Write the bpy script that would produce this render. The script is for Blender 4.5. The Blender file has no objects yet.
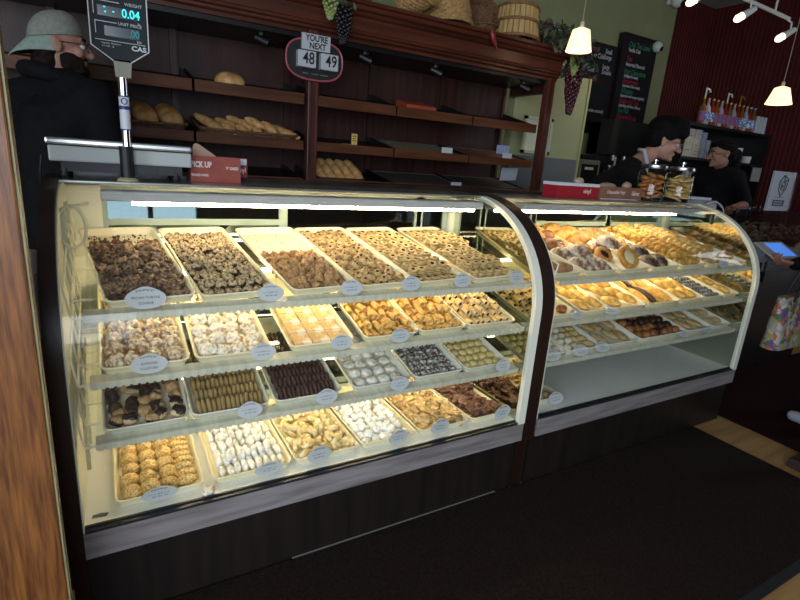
import bpy, bmesh, math, random
from mathutils import Vector, Matrix, Euler, noise
random.seed(7)
PI = math.pi
R = math.radians
SC = bpy.context.scene
COL = SC.collection

# ------------------------------------------------------------------ camera, world, large lights, exposure
cam_data = bpy.data.cameras.new('camera')
cam_data.sensor_fit = 'HORIZONTAL'
cam_data.sensor_width = 36.0
cam_data.lens = 505.05 / 800 * 36
cam_data.clip_start = 0.02
cam = bpy.data.objects.new('camera', cam_data)
cam.location = (0, 0, 1.45)
cam.rotation_euler = (R(74.42156925), R(-4.16859074), R(-29.42324412))
COL.objects.link(cam)
SC.camera = cam

world = bpy.data.worlds.new('world')
SC.world = world
world.use_nodes = True
bg = world.node_tree.nodes['Background']
bg.inputs[0].default_value = (0.62, 0.78, 1.0, 1)
bg.inputs[1].default_value = 1.6


def area(name, loc, target, sx, sy, power, color):
    l = bpy.data.lights.new(name, 'AREA')
    l.shape = 'RECTANGLE'
    l.size, l.size_y, l.energy, l.color = sx, sy, power, color
    o = bpy.data.objects.new(name, l)
    o.location = loc
    o.rotation_euler = (Vector(target) - Vector(loc)).to_track_quat('-Z', 'Y').to_euler()
    COL.objects.link(o)
    return o


# daylight through the shop front behind the camera; left and right lights are added fill
area('shopfront_daylight', (-0.8, -2.95, 1.85), (0.6, 2.4, 0.9), 2.0, 1.9, 80, (0.80, 0.89, 1.0))
area('added_left_daylight', (-1.95, -1.15, 1.85), (1.6, 2.6, 1.0), 3.0, 1.9, 120, (0.82, 0.90, 1.0))  # added main fill; unseen left window, set clear of glass reflections
area('added_right_daylight', (7.15, 0.10, 1.85), (4.6, 3.6, 1.8), 0.9, 2.1, 24, (0.86, 0.92, 1.0))  # added fill for the right side; unseen window placed by its glass sheen

SC.view_settings.view_transform = 'Standard'
SC.view_settings.look = 'None'
SC.view_settings.gamma = 1.0
SC.view_settings.use_curve_mapping = False
SC.view_settings.exposure = 0.0
SC.cycles.transparent_max_bounces = 24
SC.cycles.max_bounces = 8
TUBE = 52.0        # strength of the case light tubes


# ------------------------------------------------------------------ materials
def lin(c):
    if isinstance(c, str):
        c = tuple(int(c[i:i + 2], 16) / 255 for i in (0, 2, 4))
    return tuple((x / 12.92 if x <= 0.04045 else ((x + 0.055) / 1.055) ** 2.4) for x in c[:3]) + (1,)


MATS = {}


def mat(name, c1, c2=None, scale=20, rough=0.6, metal=0.0, bump=0.0, bscale=None, stretch=(1, 1, 1), lo=0.35, hi=0.65,
        spec=0.5, rnd=0.0, detail=4, emit=0.0, alpha=None):
    """a procedural surface: two colours mixed by noise in object space, with optional bump"""
    if name in MATS:
        return MATS[name]
    m = bpy.data.materials.new(name)
    m.use_nodes = True
    nt = m.node_tree
    p = nt.nodes['Principled BSDF']
    p.inputs['Roughness'].default_value = rough
    p.inputs['Metallic'].default_value = metal
    p.inputs['Specular IOR Level'].default_value = spec
    col = None
    if c2 is not None or bump:
        tc = nt.nodes.new('ShaderNodeTexCoord')
        mp = nt.nodes.new('ShaderNodeMapping')
        mp.inputs['Scale'].default_value = stretch
        nt.links.new(tc.outputs['Object'], mp.inputs['Vector'])
    if c2 is not None:
        n = nt.nodes.new('ShaderNodeTexNoise')
        n.inputs['Scale'].default_value = scale
        n.inputs['Detail'].default_value = detail
        nt.links.new(mp.outputs['Vector'], n.inputs['Vector'])
        cr = nt.nodes.new('ShaderNodeValToRGB')
        cr.color_ramp.elements[0].position = lo
        cr.color_ramp.elements[1].position = hi
        cr.color_ramp.elements[0].color = lin(c1)
        cr.color_ramp.elements[1].color = lin(c2)
        nt.links.new(n.outputs['Fac'], cr.inputs['Fac'])
        col = cr.outputs['Color']
    if rnd:
        oi = nt.nodes.new('ShaderNodeObjectInfo')
        hs = nt.nodes.new('ShaderNodeHueSaturation')
        mr = nt.nodes.new('ShaderNodeMapRange')
        mr.inputs['To Min'].default_value = 1 - rnd
        mr.inputs['To Max'].default_value = 1 + rnd
        nt.links.new(oi.outputs['Random'], mr.inputs['Value'])
        nt.links.new(mr.outputs['Result'], hs.inputs['Value'])
        if col is None:
            hs.inputs['Color'].default_value = lin(c1)
        else:
            nt.links.new(col, hs.inputs['Color'])
        col = hs.outputs['Color']
    if col is None:
        p.inputs['Base Color'].default_value = lin(c1)
    else:
        nt.links.new(col, p.inputs['Base Color'])
    if bump:
        n2 = nt.nodes.new('ShaderNodeTexNoise')
        n2.inputs['Scale'].default_value = bscale or scale * 2
        n2.inputs['Detail'].default_value = 3
        nt.links.new(mp.outputs['Vector'], n2.inputs['Vector'])
        b = nt.nodes.new('ShaderNodeBump')
        b.inputs['Strength'].default_value = bump
        b.inputs['Distance'].default_value = 0.004
        nt.links.new(n2.outputs['Fac'], b.inputs['Height'])
        nt.links.new(b.outputs['Normal'], p.inputs['Normal'])
    if emit:
        p.inputs['Emission Color'].default_value = lin(c1)
        p.inputs['Emission Strength'].default_value = emit
    MATS[name] = m
    return m


def glass(name, tint=(1, 1, 1), rough=0.0, ior=1.45, gain=1.0):
    """thin clear pane: lets light straight through and mirrors by Fresnel"""
    if name in MATS:
        return MATS[name]
    m = bpy.data.materials.new(name)
    m.use_nodes = True
    nt = m.node_tree
    nt.nodes.remove(nt.nodes['Principled BSDF'])
    out = nt.nodes['Material Output']
    tr = nt.nodes.new('ShaderNodeBsdfTransparent')
    tr.inputs[0].default_value = (*tint, 1)
    gl = nt.nodes.new('ShaderNodeBsdfGlossy')
    gl.inputs['Roughness'].default_value = rough
    fr = nt.nodes.new('ShaderNodeFresnel')
    fr.inputs['IOR'].default_value = ior
    mu = nt.nodes.new('ShaderNodeMath')
    mu.operation = 'MULTIPLY'
    mu.inputs[1].default_value = gain
    ge = nt.nodes.new('ShaderNodeNewGeometry')
    inv = nt.nodes.new('ShaderNodeMath')
    inv.operation = 'SUBTRACT'
    inv.inputs[0].default_value = 1.0
    m2 = nt.nodes.new('ShaderNodeMath')
    m2.operation = 'MULTIPLY'
    m2.use_clamp = True
    mx = nt.nodes.new('ShaderNodeMixShader')
    nt.links.new(fr.outputs[0], mu.inputs[0])
    nt.links.new(ge.outputs['Backfacing'], inv.inputs[1])      # a ray leaving the pane is not mirrored again
    nt.links.new(mu.outputs[0], m2.inputs[0])
    nt.links.new(inv.outputs[0], m2.inputs[1])
    nt.links.new(m2.outputs[0], mx.inputs[0])
    nt.links.new(tr.outputs[0], mx.inputs[1])
    nt.links.new(gl.outputs[0], mx.inputs[2])
    nt.links.new(mx.outputs[0], out.inputs[0])
    MATS[name] = m
    return m


def wood(name, c1, c2, axis='X', scale=6, rough=0.45, spec=0.4, bump=0.1):
    st = {'X': (0.12, 1.6, 1.6), 'Y': (1.6, 0.12, 1.6), 'Z': (1.6, 1.6, 0.12)}[axis]
    return mat(name, c1, c2, scale=scale * 3, rough=rough, stretch=st, lo=0.3, hi=0.7, spec=spec, bump=bump, bscale=scale * 8, detail=6)


# ------------------------------------------------------------------ mesh building
WB = {}


def new_bm():
    return bmesh.new()


def finish(bm, name, material, parent=None, smooth=False, loc=None, mats=None, doubles=False):
    me = bpy.data.meshes.new(name)
    if doubles:
        bmesh.ops.remove_doubles(bm, verts=bm.verts, dist=1e-5)
    bmesh.ops.recalc_face_normals(bm, faces=bm.faces)
    bm.to_mesh(me)
    bm.free()
    for mm in (mats or [material]):
        me.materials.append(mm)
    if smooth:
        for p in me.polygons:
            p.use_smooth = True
        if smooth != 'all':
            try:
                me.set_sharp_from_angle(angle=R(40))
            except Exception:
                pass
    return link(me, name, parent, loc)


def link(me, name, parent=None, loc=None):
    o = bpy.data.objects.new(name, me)
    COL.objects.link(o)
    if parent is not None:
        o.parent = parent
        if parent.name in WB:      # the thing's children are written in room coordinates
            o.matrix_parent_inverse = Matrix.Translation(-WB[parent.name])
    if loc is not None:
        o.location = loc
    return o


def box(bm, x0, x1, y0, y1, z0, z1, M=None, mi=0, bevel=0.0):
    vs = [Vector((x, y, z)) for x in (x0, x1) for y in (y0, y1) for z in (z0, z1)]
    if M is not None:
        vs = [M @ v for v in vs]
    b = [bm.verts.new(v) for v in vs]
    fs = []
    for f in ((0, 1, 3, 2), (4, 6, 7, 5), (0, 4, 5, 1), (2, 3, 7, 6), (0, 2, 6, 4), (1, 5, 7, 3)):
        fc = bm.faces.new([b[i] for i in f])
        fc.material_index = mi
        fs.append(fc)
    if bevel:
        es = list({e for f in fs for e in f.edges})
        bmesh.ops.bevel(bm, geom=es, offset=bevel, segments=2, affect='EDGES', profile=0.6)
    return b


def ring(bm, c, ax, r, seg, up=None):
    ax = ax.normalized()
    u = ax.orthogonal().normalized() if up is None else (up - ax * up.dot(ax)).normalized()
    w = ax.cross(u)
    return [bm.verts.new(c + u * (math.cos(2 * PI * i / seg) * r) + w * (math.sin(2 * PI * i / seg) * r)) for i in range(seg)]


def bridge(bm, a, b, mi=0):
    n = len(a)
    for i in range(n):
        f = bm.faces.new((a[i], a[(i + 1) % n], b[(i + 1) % n], b[i]))
        f.material_index = mi


def tube(bm, pts, r, seg=8, closed=False, mi=0):
    pts = [Vector(p) for p in pts]
    n = len(pts)
    rs = r if isinstance(r, (list, tuple)) else [r] * n
    rings = []
    prev = None
    for i, p in enumerate(pts):
        if closed:
            d = pts[(i + 1) % n] - pts[i - 1]
        else:
            d = pts[min(i + 1, n - 1)] - pts[max(i - 1, 0)]
        d.normalize()
        if prev is None:
            prev = d.orthogonal().normalized()
        u = prev - d * prev.dot(d)
        if u.length < 1e-5:
            u = d.orthogonal()
        u.normalize()
        prev = u
        rings.append(ring(bm, p, d, max(rs[i], 1e-5), seg, u))
    for i in range(n - 1):
        bridge(bm, rings[i], rings[i + 1], mi)
    if closed:
        bridge(bm, rings[-1], rings[0], mi)
    else:
        for rg in (rings[0][::-1], rings[-1]):
            f = bm.faces.new(rg)
            f.material_index = mi
    return rings


def lathe(bm, prof, seg=24, M=None, mi=0, cap=True, wob=None):
    """prof: [(r, z)] bottom to top about local z"""
    rings = []
    for k, (r, z) in enumerate(prof):
        vs = []
        for i in range(seg):
            a = 2 * PI * i / seg
            rr = r if wob is None else r * wob(k, i, a)
            v = Vector((math.cos(a) * rr, math.sin(a) * rr, z))
            vs.append(bm.verts.new(M @ v if M is not None else v))
        rings.append(vs)
    for k in range(len(rings) - 1):
        bridge(bm, rings[k], rings[k + 1], mi)
    if cap:
        for rg in (rings[0][::-1], rings[-1]):
            f = bm.faces.new(rg)
            f.material_index = mi
    return rings


def prism(bm, pts, d, M=None, mi=0):
    """polygon pts (3-D) extruded by vector d"""
    d = Vector(d)
    a = [Vector(p) for p in pts]
    b = [p + d for p in a]
    if M is not None:
        a = [M @ p for p in a]
        b = [M @ p for p in b]
    va = [bm.verts.new(p) for p in a]
    vb = [bm.verts.new(p) for p in b]
    for f in (va[::-1], vb):
        bm.faces.new(f).material_index = mi
    bridge(bm, va, vb, mi)


def ball(bm, c, r, sub=2, M=None, mi=0):
    r = r if isinstance(r, (tuple, list)) else (r, r, r)
    got = bmesh.ops.create_icosphere(bm, subdivisions=sub, radius=1.0)
    c = Vector(c)
    for v in got['verts']:
        q = Vector((v.co.x * r[0], v.co.y * r[1], v.co.z * r[2]))
        v.co = (M @ q if M is not None else q) + c
        for f in v.link_faces:
            f.material_index = mi
    return got['verts']


def rrect(w, h, r, seg=5, cx=0.0, cy=0.0):
    pts = []
    for (sx, sy, a0) in ((1, 1, 0), (-1, 1, 90), (-1, -1, 180), (1, -1, 270)):
        for k in range(seg + 1):
            a = R(a0 + 90 * k / seg)
            pts.append((cx + sx * (w / 2 - r) + math.cos(a) * r, cy + sy * (h / 2 - r) + math.sin(a) * r))
    return pts


def capsule(bm, p0, p1, r0, r1, seg=14):
    p0, p1 = Vector(p0), Vector(p1)
    d = p1 - p0
    L = d.length
    if L < 1e-6:
        ball(bm, p0, r0)
        return
    d.normalize()
    pts, rs = [], []
    for k in range(4):
        a = PI / 2 * (k + 0.35) / 4
        pts.append(p0 - d * (r0 * math.cos(a)))
        rs.append(r0 * math.sin(a))
    for k in range(5):
        t = k / 4
        pts.append(p0 + d * (L * t))
        rs.append(r0 + (r1 - r0) * t)
    for k in range(3, -1, -1):
        a = PI / 2 * (k + 0.35) / 4
        pts.append(p1 + d * (r1 * math.cos(a)))
        rs.append(r1 * math.sin(a))
    tube(bm, pts, rs, seg)


def voxel(bm, name, material, parent=None, size=0.008, smooth=3):
    """melts overlapping shapes into one continuous surface"""
    me = bpy.data.meshes.new(name)
    bmesh.ops.recalc_face_normals(bm, faces=bm.faces)
    bm.to_mesh(me)
    bm.free()
    t = bpy.data.objects.new(name + '_work', me)
    COL.objects.link(t)
    md = t.modifiers.new('r', 'REMESH')
    md.mode = 'VOXEL'
    md.voxel_size = size
    if smooth:
        s = t.modifiers.new('s', 'SMOOTH')
        s.factor = 0.5
        s.iterations = smooth
    dg = bpy.context.evaluated_depsgraph_get()
    out = bpy.data.meshes.new_from_object(t.evaluated_get(dg))
    bpy.data.objects.remove(t)
    bpy.data.meshes.remove(me)
    out.name = name
    out.materials.clear()
    out.materials.append(material)
    for p in out.polygons:
        p.use_smooth = True
    return link(out, name, parent)


def letters(name, s, size, material, parent, M, align='CENTER', depth=0.0004, sx=1.0, bold=0.0):
    cu = bpy.data.curves.new(name, 'FONT')
    cu.body = s
    cu.size = size
    cu.align_x = align
    cu.align_y = 'CENTER'
    cu.extrude = depth
    cu.offset = bold
    cu.resolution_u = 3
    t = bpy.data.objects.new(name + '_work', cu)
    COL.objects.link(t)
    dg = bpy.context.evaluated_depsgraph_get()
    me = bpy.data.meshes.new_from_object(t.evaluated_get(dg))
    bpy.data.objects.remove(t)
    bpy.data.curves.remove(cu)
    me.transform(M @ Matrix.Diagonal((sx, 1, 1, 1)))
    me.materials.clear()
    me.materials.append(material)
    return link(me, name, parent)


def front_M(x, y, z, tilt=0.0, yaw=0.0):
    """text plane standing up, reading along +x, facing -y"""
    return Matrix.Translation((x, y, z)) @ Euler((R(90 + tilt), 0, R(yaw))).to_matrix().to_4x4()


# ------------------------------------------------------------------ tagging
def tag(o, label, cat, group=None):
    o['label'] = label
    o['category'] = cat
    if group:
        o['group'] = group
    return o


def thing(name, label, cat, loc=(0, 0, 0), rotz=0.0, group=None):
    o = bpy.data.objects.new(name, None)
    o.empty_display_size = 0.05
    COL.objects.link(o)
    o.location = loc
    o.rotation_euler = (0, 0, rotz)
    return tag(o, label, cat, group)


def world_thing(name, label, cat, loc, group=None):
    """an Empty at loc whose children are built in room coordinates"""
    o = thing(name, label, cat, loc, 0.0, group)
    WB[o.name] = Vector(loc)
    return o


def dup(root, loc, rotz=0.0, label=None, group=None):
    r = root.copy()
    COL.objects.link(r)
    r.location = loc
    r.rotation_euler = (0, 0, rotz)
    if label:
        r['label'] = label
    if group:
        r['group'] = group
    for ch in list(root.children):
        c = ch.copy()
        COL.objects.link(c)
        c.parent = r
        for g in list(ch.children):
            d = g.copy()
            COL.objects.link(d)
            d.parent = c
    return r


def struct(o):
    o['kind'] = 'structure'
    return o


ORD = ['first', 'second', 'third', 'fourth', 'fifth', 'sixth', 'seventh', 'eighth', 'ninth', 'tenth', 'eleventh', 'twelfth',
       'thirteenth', 'fourteenth', 'fifteenth', 'sixteenth', 'seventeenth', 'eighteenth', 'nineteenth', 'twentieth']
# ------------------------------------------------------------------ palette
WHITE = mat('white_paint', 'd8d8d2', rough=0.5)
GREEN = mat('green_wall_paint', '8d9068', '94976e', scale=3, rough=0.75)
RED = mat('red_beadboard', '4a1412', '561a16', scale=4, rough=0.5, spec=0.3)
CEIL = mat('ceiling_paint', '8f8d88', '9a9893', scale=2, rough=0.9)
OAK = wood('oak_boards', '86653a', 'a8844f', 'X', 5, 0.45)
POSTW = wood('varnished_post_wood', '4a2710', '7d4d22', 'Z', 26, 0.42)
POSTS = mat('pale_post_side', '8d7f58', 'a39a72', scale=12, rough=0.6)  # paler strip down the post's right side
WALNUT = wood('dark_cabinet_wood', '3a1a12', '54281b', 'X', 6, 0.36, 0.4)
WALNUTZ = wood('dark_cabinet_wood_upright', '2b1612', '43241b', 'Z', 6, 0.4, 0.4)
BACKW = wood('cabinet_back_board', '291815', '422722', 'Z', 5, 0.45, 0.3)
BLACK = mat('black_plastic', '111113', rough=0.45)
SOFTBLACK = mat('black_enamel', '0b0b0c', '121213', scale=8, rough=0.35)
LAM = wood('kick_panel_laminate', '16110f', '221a17', 'Z', 5, 0.42, 0.35)
ENDLAM = wood('end_panel_laminate', '1c100c', '2c1a14', 'Z', 6, 0.35, 0.4)
TRIM = wood('grey_grained_trim', '665f5d', '8c8585', 'X', 9, 0.38, 0.4)
STEEL = mat('brushed_steel', 'b9babb', 'c8c9ca', scale=30, rough=0.28, metal=1.0, stretch=(0.1, 1, 1))
CHROME = mat('chrome', 'dcdcde', rough=0.08, metal=1.0)
TOPM = mat('case_top_metal', '8d9088', '9a9d94', scale=4, rough=0.2, metal=0.6)
DECK = mat('white_enamel_deck', 'e2e2de', 'e9e9e6', scale=3, rough=0.32)
CREAM = mat('cream_end_lining', 'd6d6c0', 'dedec9', scale=3, rough=0.4)
CREAMTRIM = mat('cream_arch_trim', 'dcdbcb', rough=0.35)
WIRE = mat('white_coated_wire', 'e6e4d2', rough=0.35)
TRAYM = mat('cream_plastic_tray', 'e6dab6', 'ece2c4', scale=8, rough=0.38)
TRAYG = mat('pale_plastic_tray', 'dcd8c8', 'e4e0d2', scale=8, rough=0.38)
MIRR = mat('tinted_mirror', 'c9ccbd', rough=0.02, metal=1.0)
DOORMIRR = mat('rear_door_mirror', 'a9b8b4', rough=0.02, metal=1.0)
DARKGLASS = glass('smoked_door_glass', (0.5, 0.52, 0.52), 0.0, 1.5, 1.6)
PANE = glass('curved_front_pane', (0.975, 0.985, 0.97), 0.0, 1.42)
SHELFG = glass('shelf_pane', (0.93, 0.95, 0.92), 0.05, 1.45)
CLEAR = glass('clear_jar_glass', (0.95, 0.97, 0.96), 0.0, 1.45, 1.3)
ACRYL = glass('clear_acrylic', (0.88, 0.9, 0.9), 0.03, 1.45, 1.4)
EDGEG = mat('shelf_edge_strip', 'bdbba8', 'cfcdba', scale=60, rough=0.25, stretch=(1, 0.1, 0.1))
GASKET = mat('dark_gasket', '1d1f22', rough=0.4)
TUBEM = mat('lit_tube', 'ffebc6', emit=TUBE)
INK = mat('dark_ink', '26262c', rough=0.7)
CARDW = mat('white_card', 'b6b9bd', rough=0.6)

# ------------------------------------------------------------------ the room
FW = 7.3      # right wall
BW = 4.6      # back wall
CZ = 3.70
bm = new_bm()
box(bm, -2.2, 8.0, -3.2, 4.8, -0.1, 0.0)
# plank joints are part of the boards' material
struct(finish(bm, 'floor', OAK))
bm = new_bm()
box(bm, -2.2, 8.0, -3.2, 4.8, CZ, CZ + 0.1)
struct(finish(bm, 'ceiling', CEIL))
bm = new_bm()
box(bm, -2.2, 6.49, BW, BW + 0.12, 0, CZ)
struct(finish(bm, 'wall_back', GREEN))


def beadboard(name, a, b, nrm):
    """upright boards with a round-nosed groove between them, from a to b, facing nrm"""
    bm = new_bm()
    a, b, nrm = Vector(a), Vector(b), Vector(nrm)
    L = (b - a).length
    d = (b - a).normalized()
    n = int(L / 0.055)
    w = L / n
    prof = []
    for i in range(n):
        for t, h in ((0.0, 0.0), (0.06, -0.006), (0.12, 0.0), (0.2, -0.003), (0.28, 0.0)):
            prof.append((i * w + t * w, h))
    prof.append((L, 0.0))
    lo = [bm.verts.new(a + d * s + nrm * h) for s, h in prof]
    hi = [bm.verts.new(a + d * s + nrm * h + Vector((0, 0, CZ))) for s, h in prof]
    for i in range(len(prof) - 1):
        bm.faces.new((lo[i], lo[i + 1], hi[i + 1], hi[i]))
    bk = [bm.verts.new(p) for p in (a - nrm * 0.1, b - nrm * 0.1, b - nrm * 0.1 + Vector((0, 0, CZ)), a - nrm * 0.1 + Vector((0, 0, CZ)))]
    bm.faces.new(bk)
    o = finish(bm, name, RED)
    return struct(o)


beadboard('wall_back_red', (6.49, BW, 0), (FW, BW, 0), (0, -1, 0))
beadboard('wall_right', (FW, BW, 0), (FW, 0.58, 0), (-1, 0, 0))
bm = new_bm()
for a, b, c, d in ((-3.2, -0.34, 0, CZ), (-0.34, 0.58, 0, 0.75), (-0.34, 0.58, 2.95, CZ)):
    box(bm, FW, FW + 0.1, a, b, c, d)
struct(finish(bm, 'wall_right_front', RED))
# left wall and shop front, with window openings; the left opening is added for daylight
bm = new_bm()
for a, b, c, d in ((-3.2, 4.6, 0, 0.75), (-3.2, 4.6, 2.95, CZ), (-3.2, -2.75, 0.75, 2.95), (0.45, 4.6, 0.75, 2.95)):
    box(bm, -2.2, -2.1, a, b, c, d)
struct(finish(bm, 'wall_left', GREEN))
bm = new_bm()
for a, b, c, d in ((-2.1, 7.3, 0, 0.25), (-2.1, 7.3, 2.95, CZ), (-2.1, -1.9, 0.25, 2.95), (1.1, 7.3, 0.25, 2.95)):
    box(bm, a, b, -3.2, -3.1, c, d)
struct(finish(bm, 'wall_front', mat('shop_front_wood', '33211a', '40291f', scale=4, rough=0.6)))
for k, (a, b, side) in enumerate(((-1.9, 1.1, 0), (-0.34, 0.58, 2), (-2.75, 0.45, 1))):  # right and left wall windows are added, unseen openings for the fill lights
    bm = new_bm()
    n = 5 if k == 0 else 3
    z0 = 0.75 if side else 0.25
    for i in range(n + 1):
        x = a + (b - a - 0.06) * i / n
        box(bm, x, x + 0.06, -3.19, -3.11, z0, 2.95)
    for z in (z0, 0.82, 1.5, 2.25, 2.89)[1 if side else 0:]:
        box(bm, a + 0.06, b - 0.06, -3.18, -3.12, z, z + 0.06)
    if side:
        for v in bm.verts:
            v.co.x, v.co.y = (v.co.y + 1.0 if side == 1 else v.co.y + 10.5), v.co.x
    struct(finish(bm, f'window_{k + 1}', SOFTBLACK))

# half-height green partition beside the bread cabinet, dark wainscot below
bm = new_bm()
box(bm, 2.99, 3.845, 3.44, 3.52, 0.0, 2.26)
struct(finish(bm, 'wall_partition', GREEN))
bm = new_bm()
box(bm, 2.99, 3.80, 3.425, 3.44, 0.0, 1.56)
struct(finish(bm, 'trim_1', mat('charcoal_wainscot', '26282a', '303234', scale=5, rough=0.4)))
bm = new_bm()
box(bm, 3.825, 3.85, 3.434, 3.53, 0.0, 2.262)
struct(finish(bm, 'trim_2', mat('partition_edge_paint', '9a9a62', rough=0.6)))

# framed mirror on the partition; window reflection painted into its pale colour
t = world_thing('framed_mirror', 'small framed mirror with painted pale reflection on the green partition behind the bread cabinet post', 'mirror', (3.22, 3.43, 1.72))
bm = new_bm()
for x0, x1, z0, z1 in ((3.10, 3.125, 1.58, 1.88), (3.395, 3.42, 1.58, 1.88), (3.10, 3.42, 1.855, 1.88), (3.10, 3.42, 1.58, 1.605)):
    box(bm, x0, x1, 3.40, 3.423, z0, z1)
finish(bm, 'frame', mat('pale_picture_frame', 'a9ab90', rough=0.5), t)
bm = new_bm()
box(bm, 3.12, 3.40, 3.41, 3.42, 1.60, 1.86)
finish(bm, 'painted_reflection', mat('painted_window_reflection', 'c9cfb4', rough=0.4), t)  # pale colour stands in for the mirrored window

# wooden post in front of the left end of the case
t = world_thing('wooden_post', 'varnished orange-brown wooden post standing in front of the display case end', 'post', (-0.33, 1.27, 0))
bm = new_bm()
box(bm, -0.50, -0.150, 1.215, 1.262, 0.0, 2.6, bevel=0.004)
finish(bm, 'post_shaft', POSTW, t)
bm = new_bm()
box(bm, -0.150, -0.146, 1.222, 1.262, 0.0, 2.6)
finish(bm, 'side_strip', POSTS, t)

# mats on the floor
CARPET = mat('brown_mat_pile', '17100e', '2a1f1a', scale=160, rough=0.95, bump=0.8, bscale=320, spec=0.1)
t = world_thing('floor_mat', 'long dark brown entrance mat along the front of the cases', 'mat', (1.0, 1.04, 0))
bm = new_bm()
box(bm, -1.2, 3.02, 0.625, 1.478, 0.001, 0.010)
finish(bm, 'mat_pile', CARPET, t)
bm = new_bm()
box(bm, -1.2, 3.03, 0.59, 0.625, 0.001, 0.007)
finish(bm, 'rubber_edge', mat('black_rubber', '0a0a0a', rough=0.7), t)
t = world_thing('floor_mat', 'dark red mat on the floor beyond the bare wood strip', 'mat', (4.2, 0.9, 0))
bm = new_bm()
box(bm, 3.35, 5.6, -0.6, 1.53, 0.001, 0.010)
box(bm, 3.31, 5.6, 1.53, 1.92, 0.001, 0.010)
finish(bm, 'mat_pile', mat('dark_red_mat_pile', '1c0808', '2a0d0c', scale=140, rough=0.95, bump=0.7, bscale=300, spec=0.1), t)
bm = new_bm()
box(bm, 0.50, 1.46, 1.480, 1.486, 0.0, 0.010)
struct(finish(bm, 'trim_3', mat('pale_floor_strip', '77736c', rough=0.5)))

# ------------------------------------------------------------------ display cases
FY, BY, TOPZ = 1.46, 2.135, 1.31
SHELVES = ((1.502, 0.987, 0.62), (1.502, 0.793, 0.60), (1.502, 0.602, 0.58))
TILTS = (R(12.2), R(13.4), R(13.4))
DECKZ = 0.363


def profile(inset=0.0, n=18):
    """front outline of the curved glass, bottom to the rear top: [(y, z)]"""
    pts = [(FY + inset, 0.353), (FY + inset, 0.60)]
    for k in range(n + 1):
        a = PI / 2 * k / n
        pts.append((1.952 - (1.952 - FY - inset) * math.cos(a), 0.862 + (TOPZ - 0.862 - inset) * math.sin(a)))
    return pts


def ribbon(bm, x0, x1, outer, inner):
    """solid band between two outlines, from x0 to x1"""
    o0 = [bm.verts.new((x0, y, z)) for y, z in outer]
    o1 = [bm.verts.new((x1, y, z)) for y, z in outer]
    i0 = [bm.verts.new((x0, y, z)) for y, z in inner]
    i1 = [bm.verts.new((x1, y, z)) for y, z in inner]
    for k in range(len(outer) - 1):
        bm.faces.new((o0[k], o0[k + 1], o1[k + 1], o1[k]))
        bm.faces.new((i0[k], i1[k], i1[k + 1], i0[k + 1]))
        bm.faces.new((o0[k], i0[k], i0[k + 1], o0[k + 1]))
        bm.faces.new((o1[k], o1[k + 1], i1[k + 1], i1[k]))
    bm.faces.new((o0[0], o1[0], i1[0], i0[0]))
    bm.faces.new((o0[-1], i0[-1], i1[-1], o1[-1]))


def shelf_M(k):
    y, z, d = SHELVES[k]
    return Matrix.Translation((0, y, z)) @ Euler((TILTS[k], 0, 0)).to_matrix().to_4x4()


DECK_M = Matrix.Translation((0, 1.502, DECKZ + 0.001))


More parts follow.
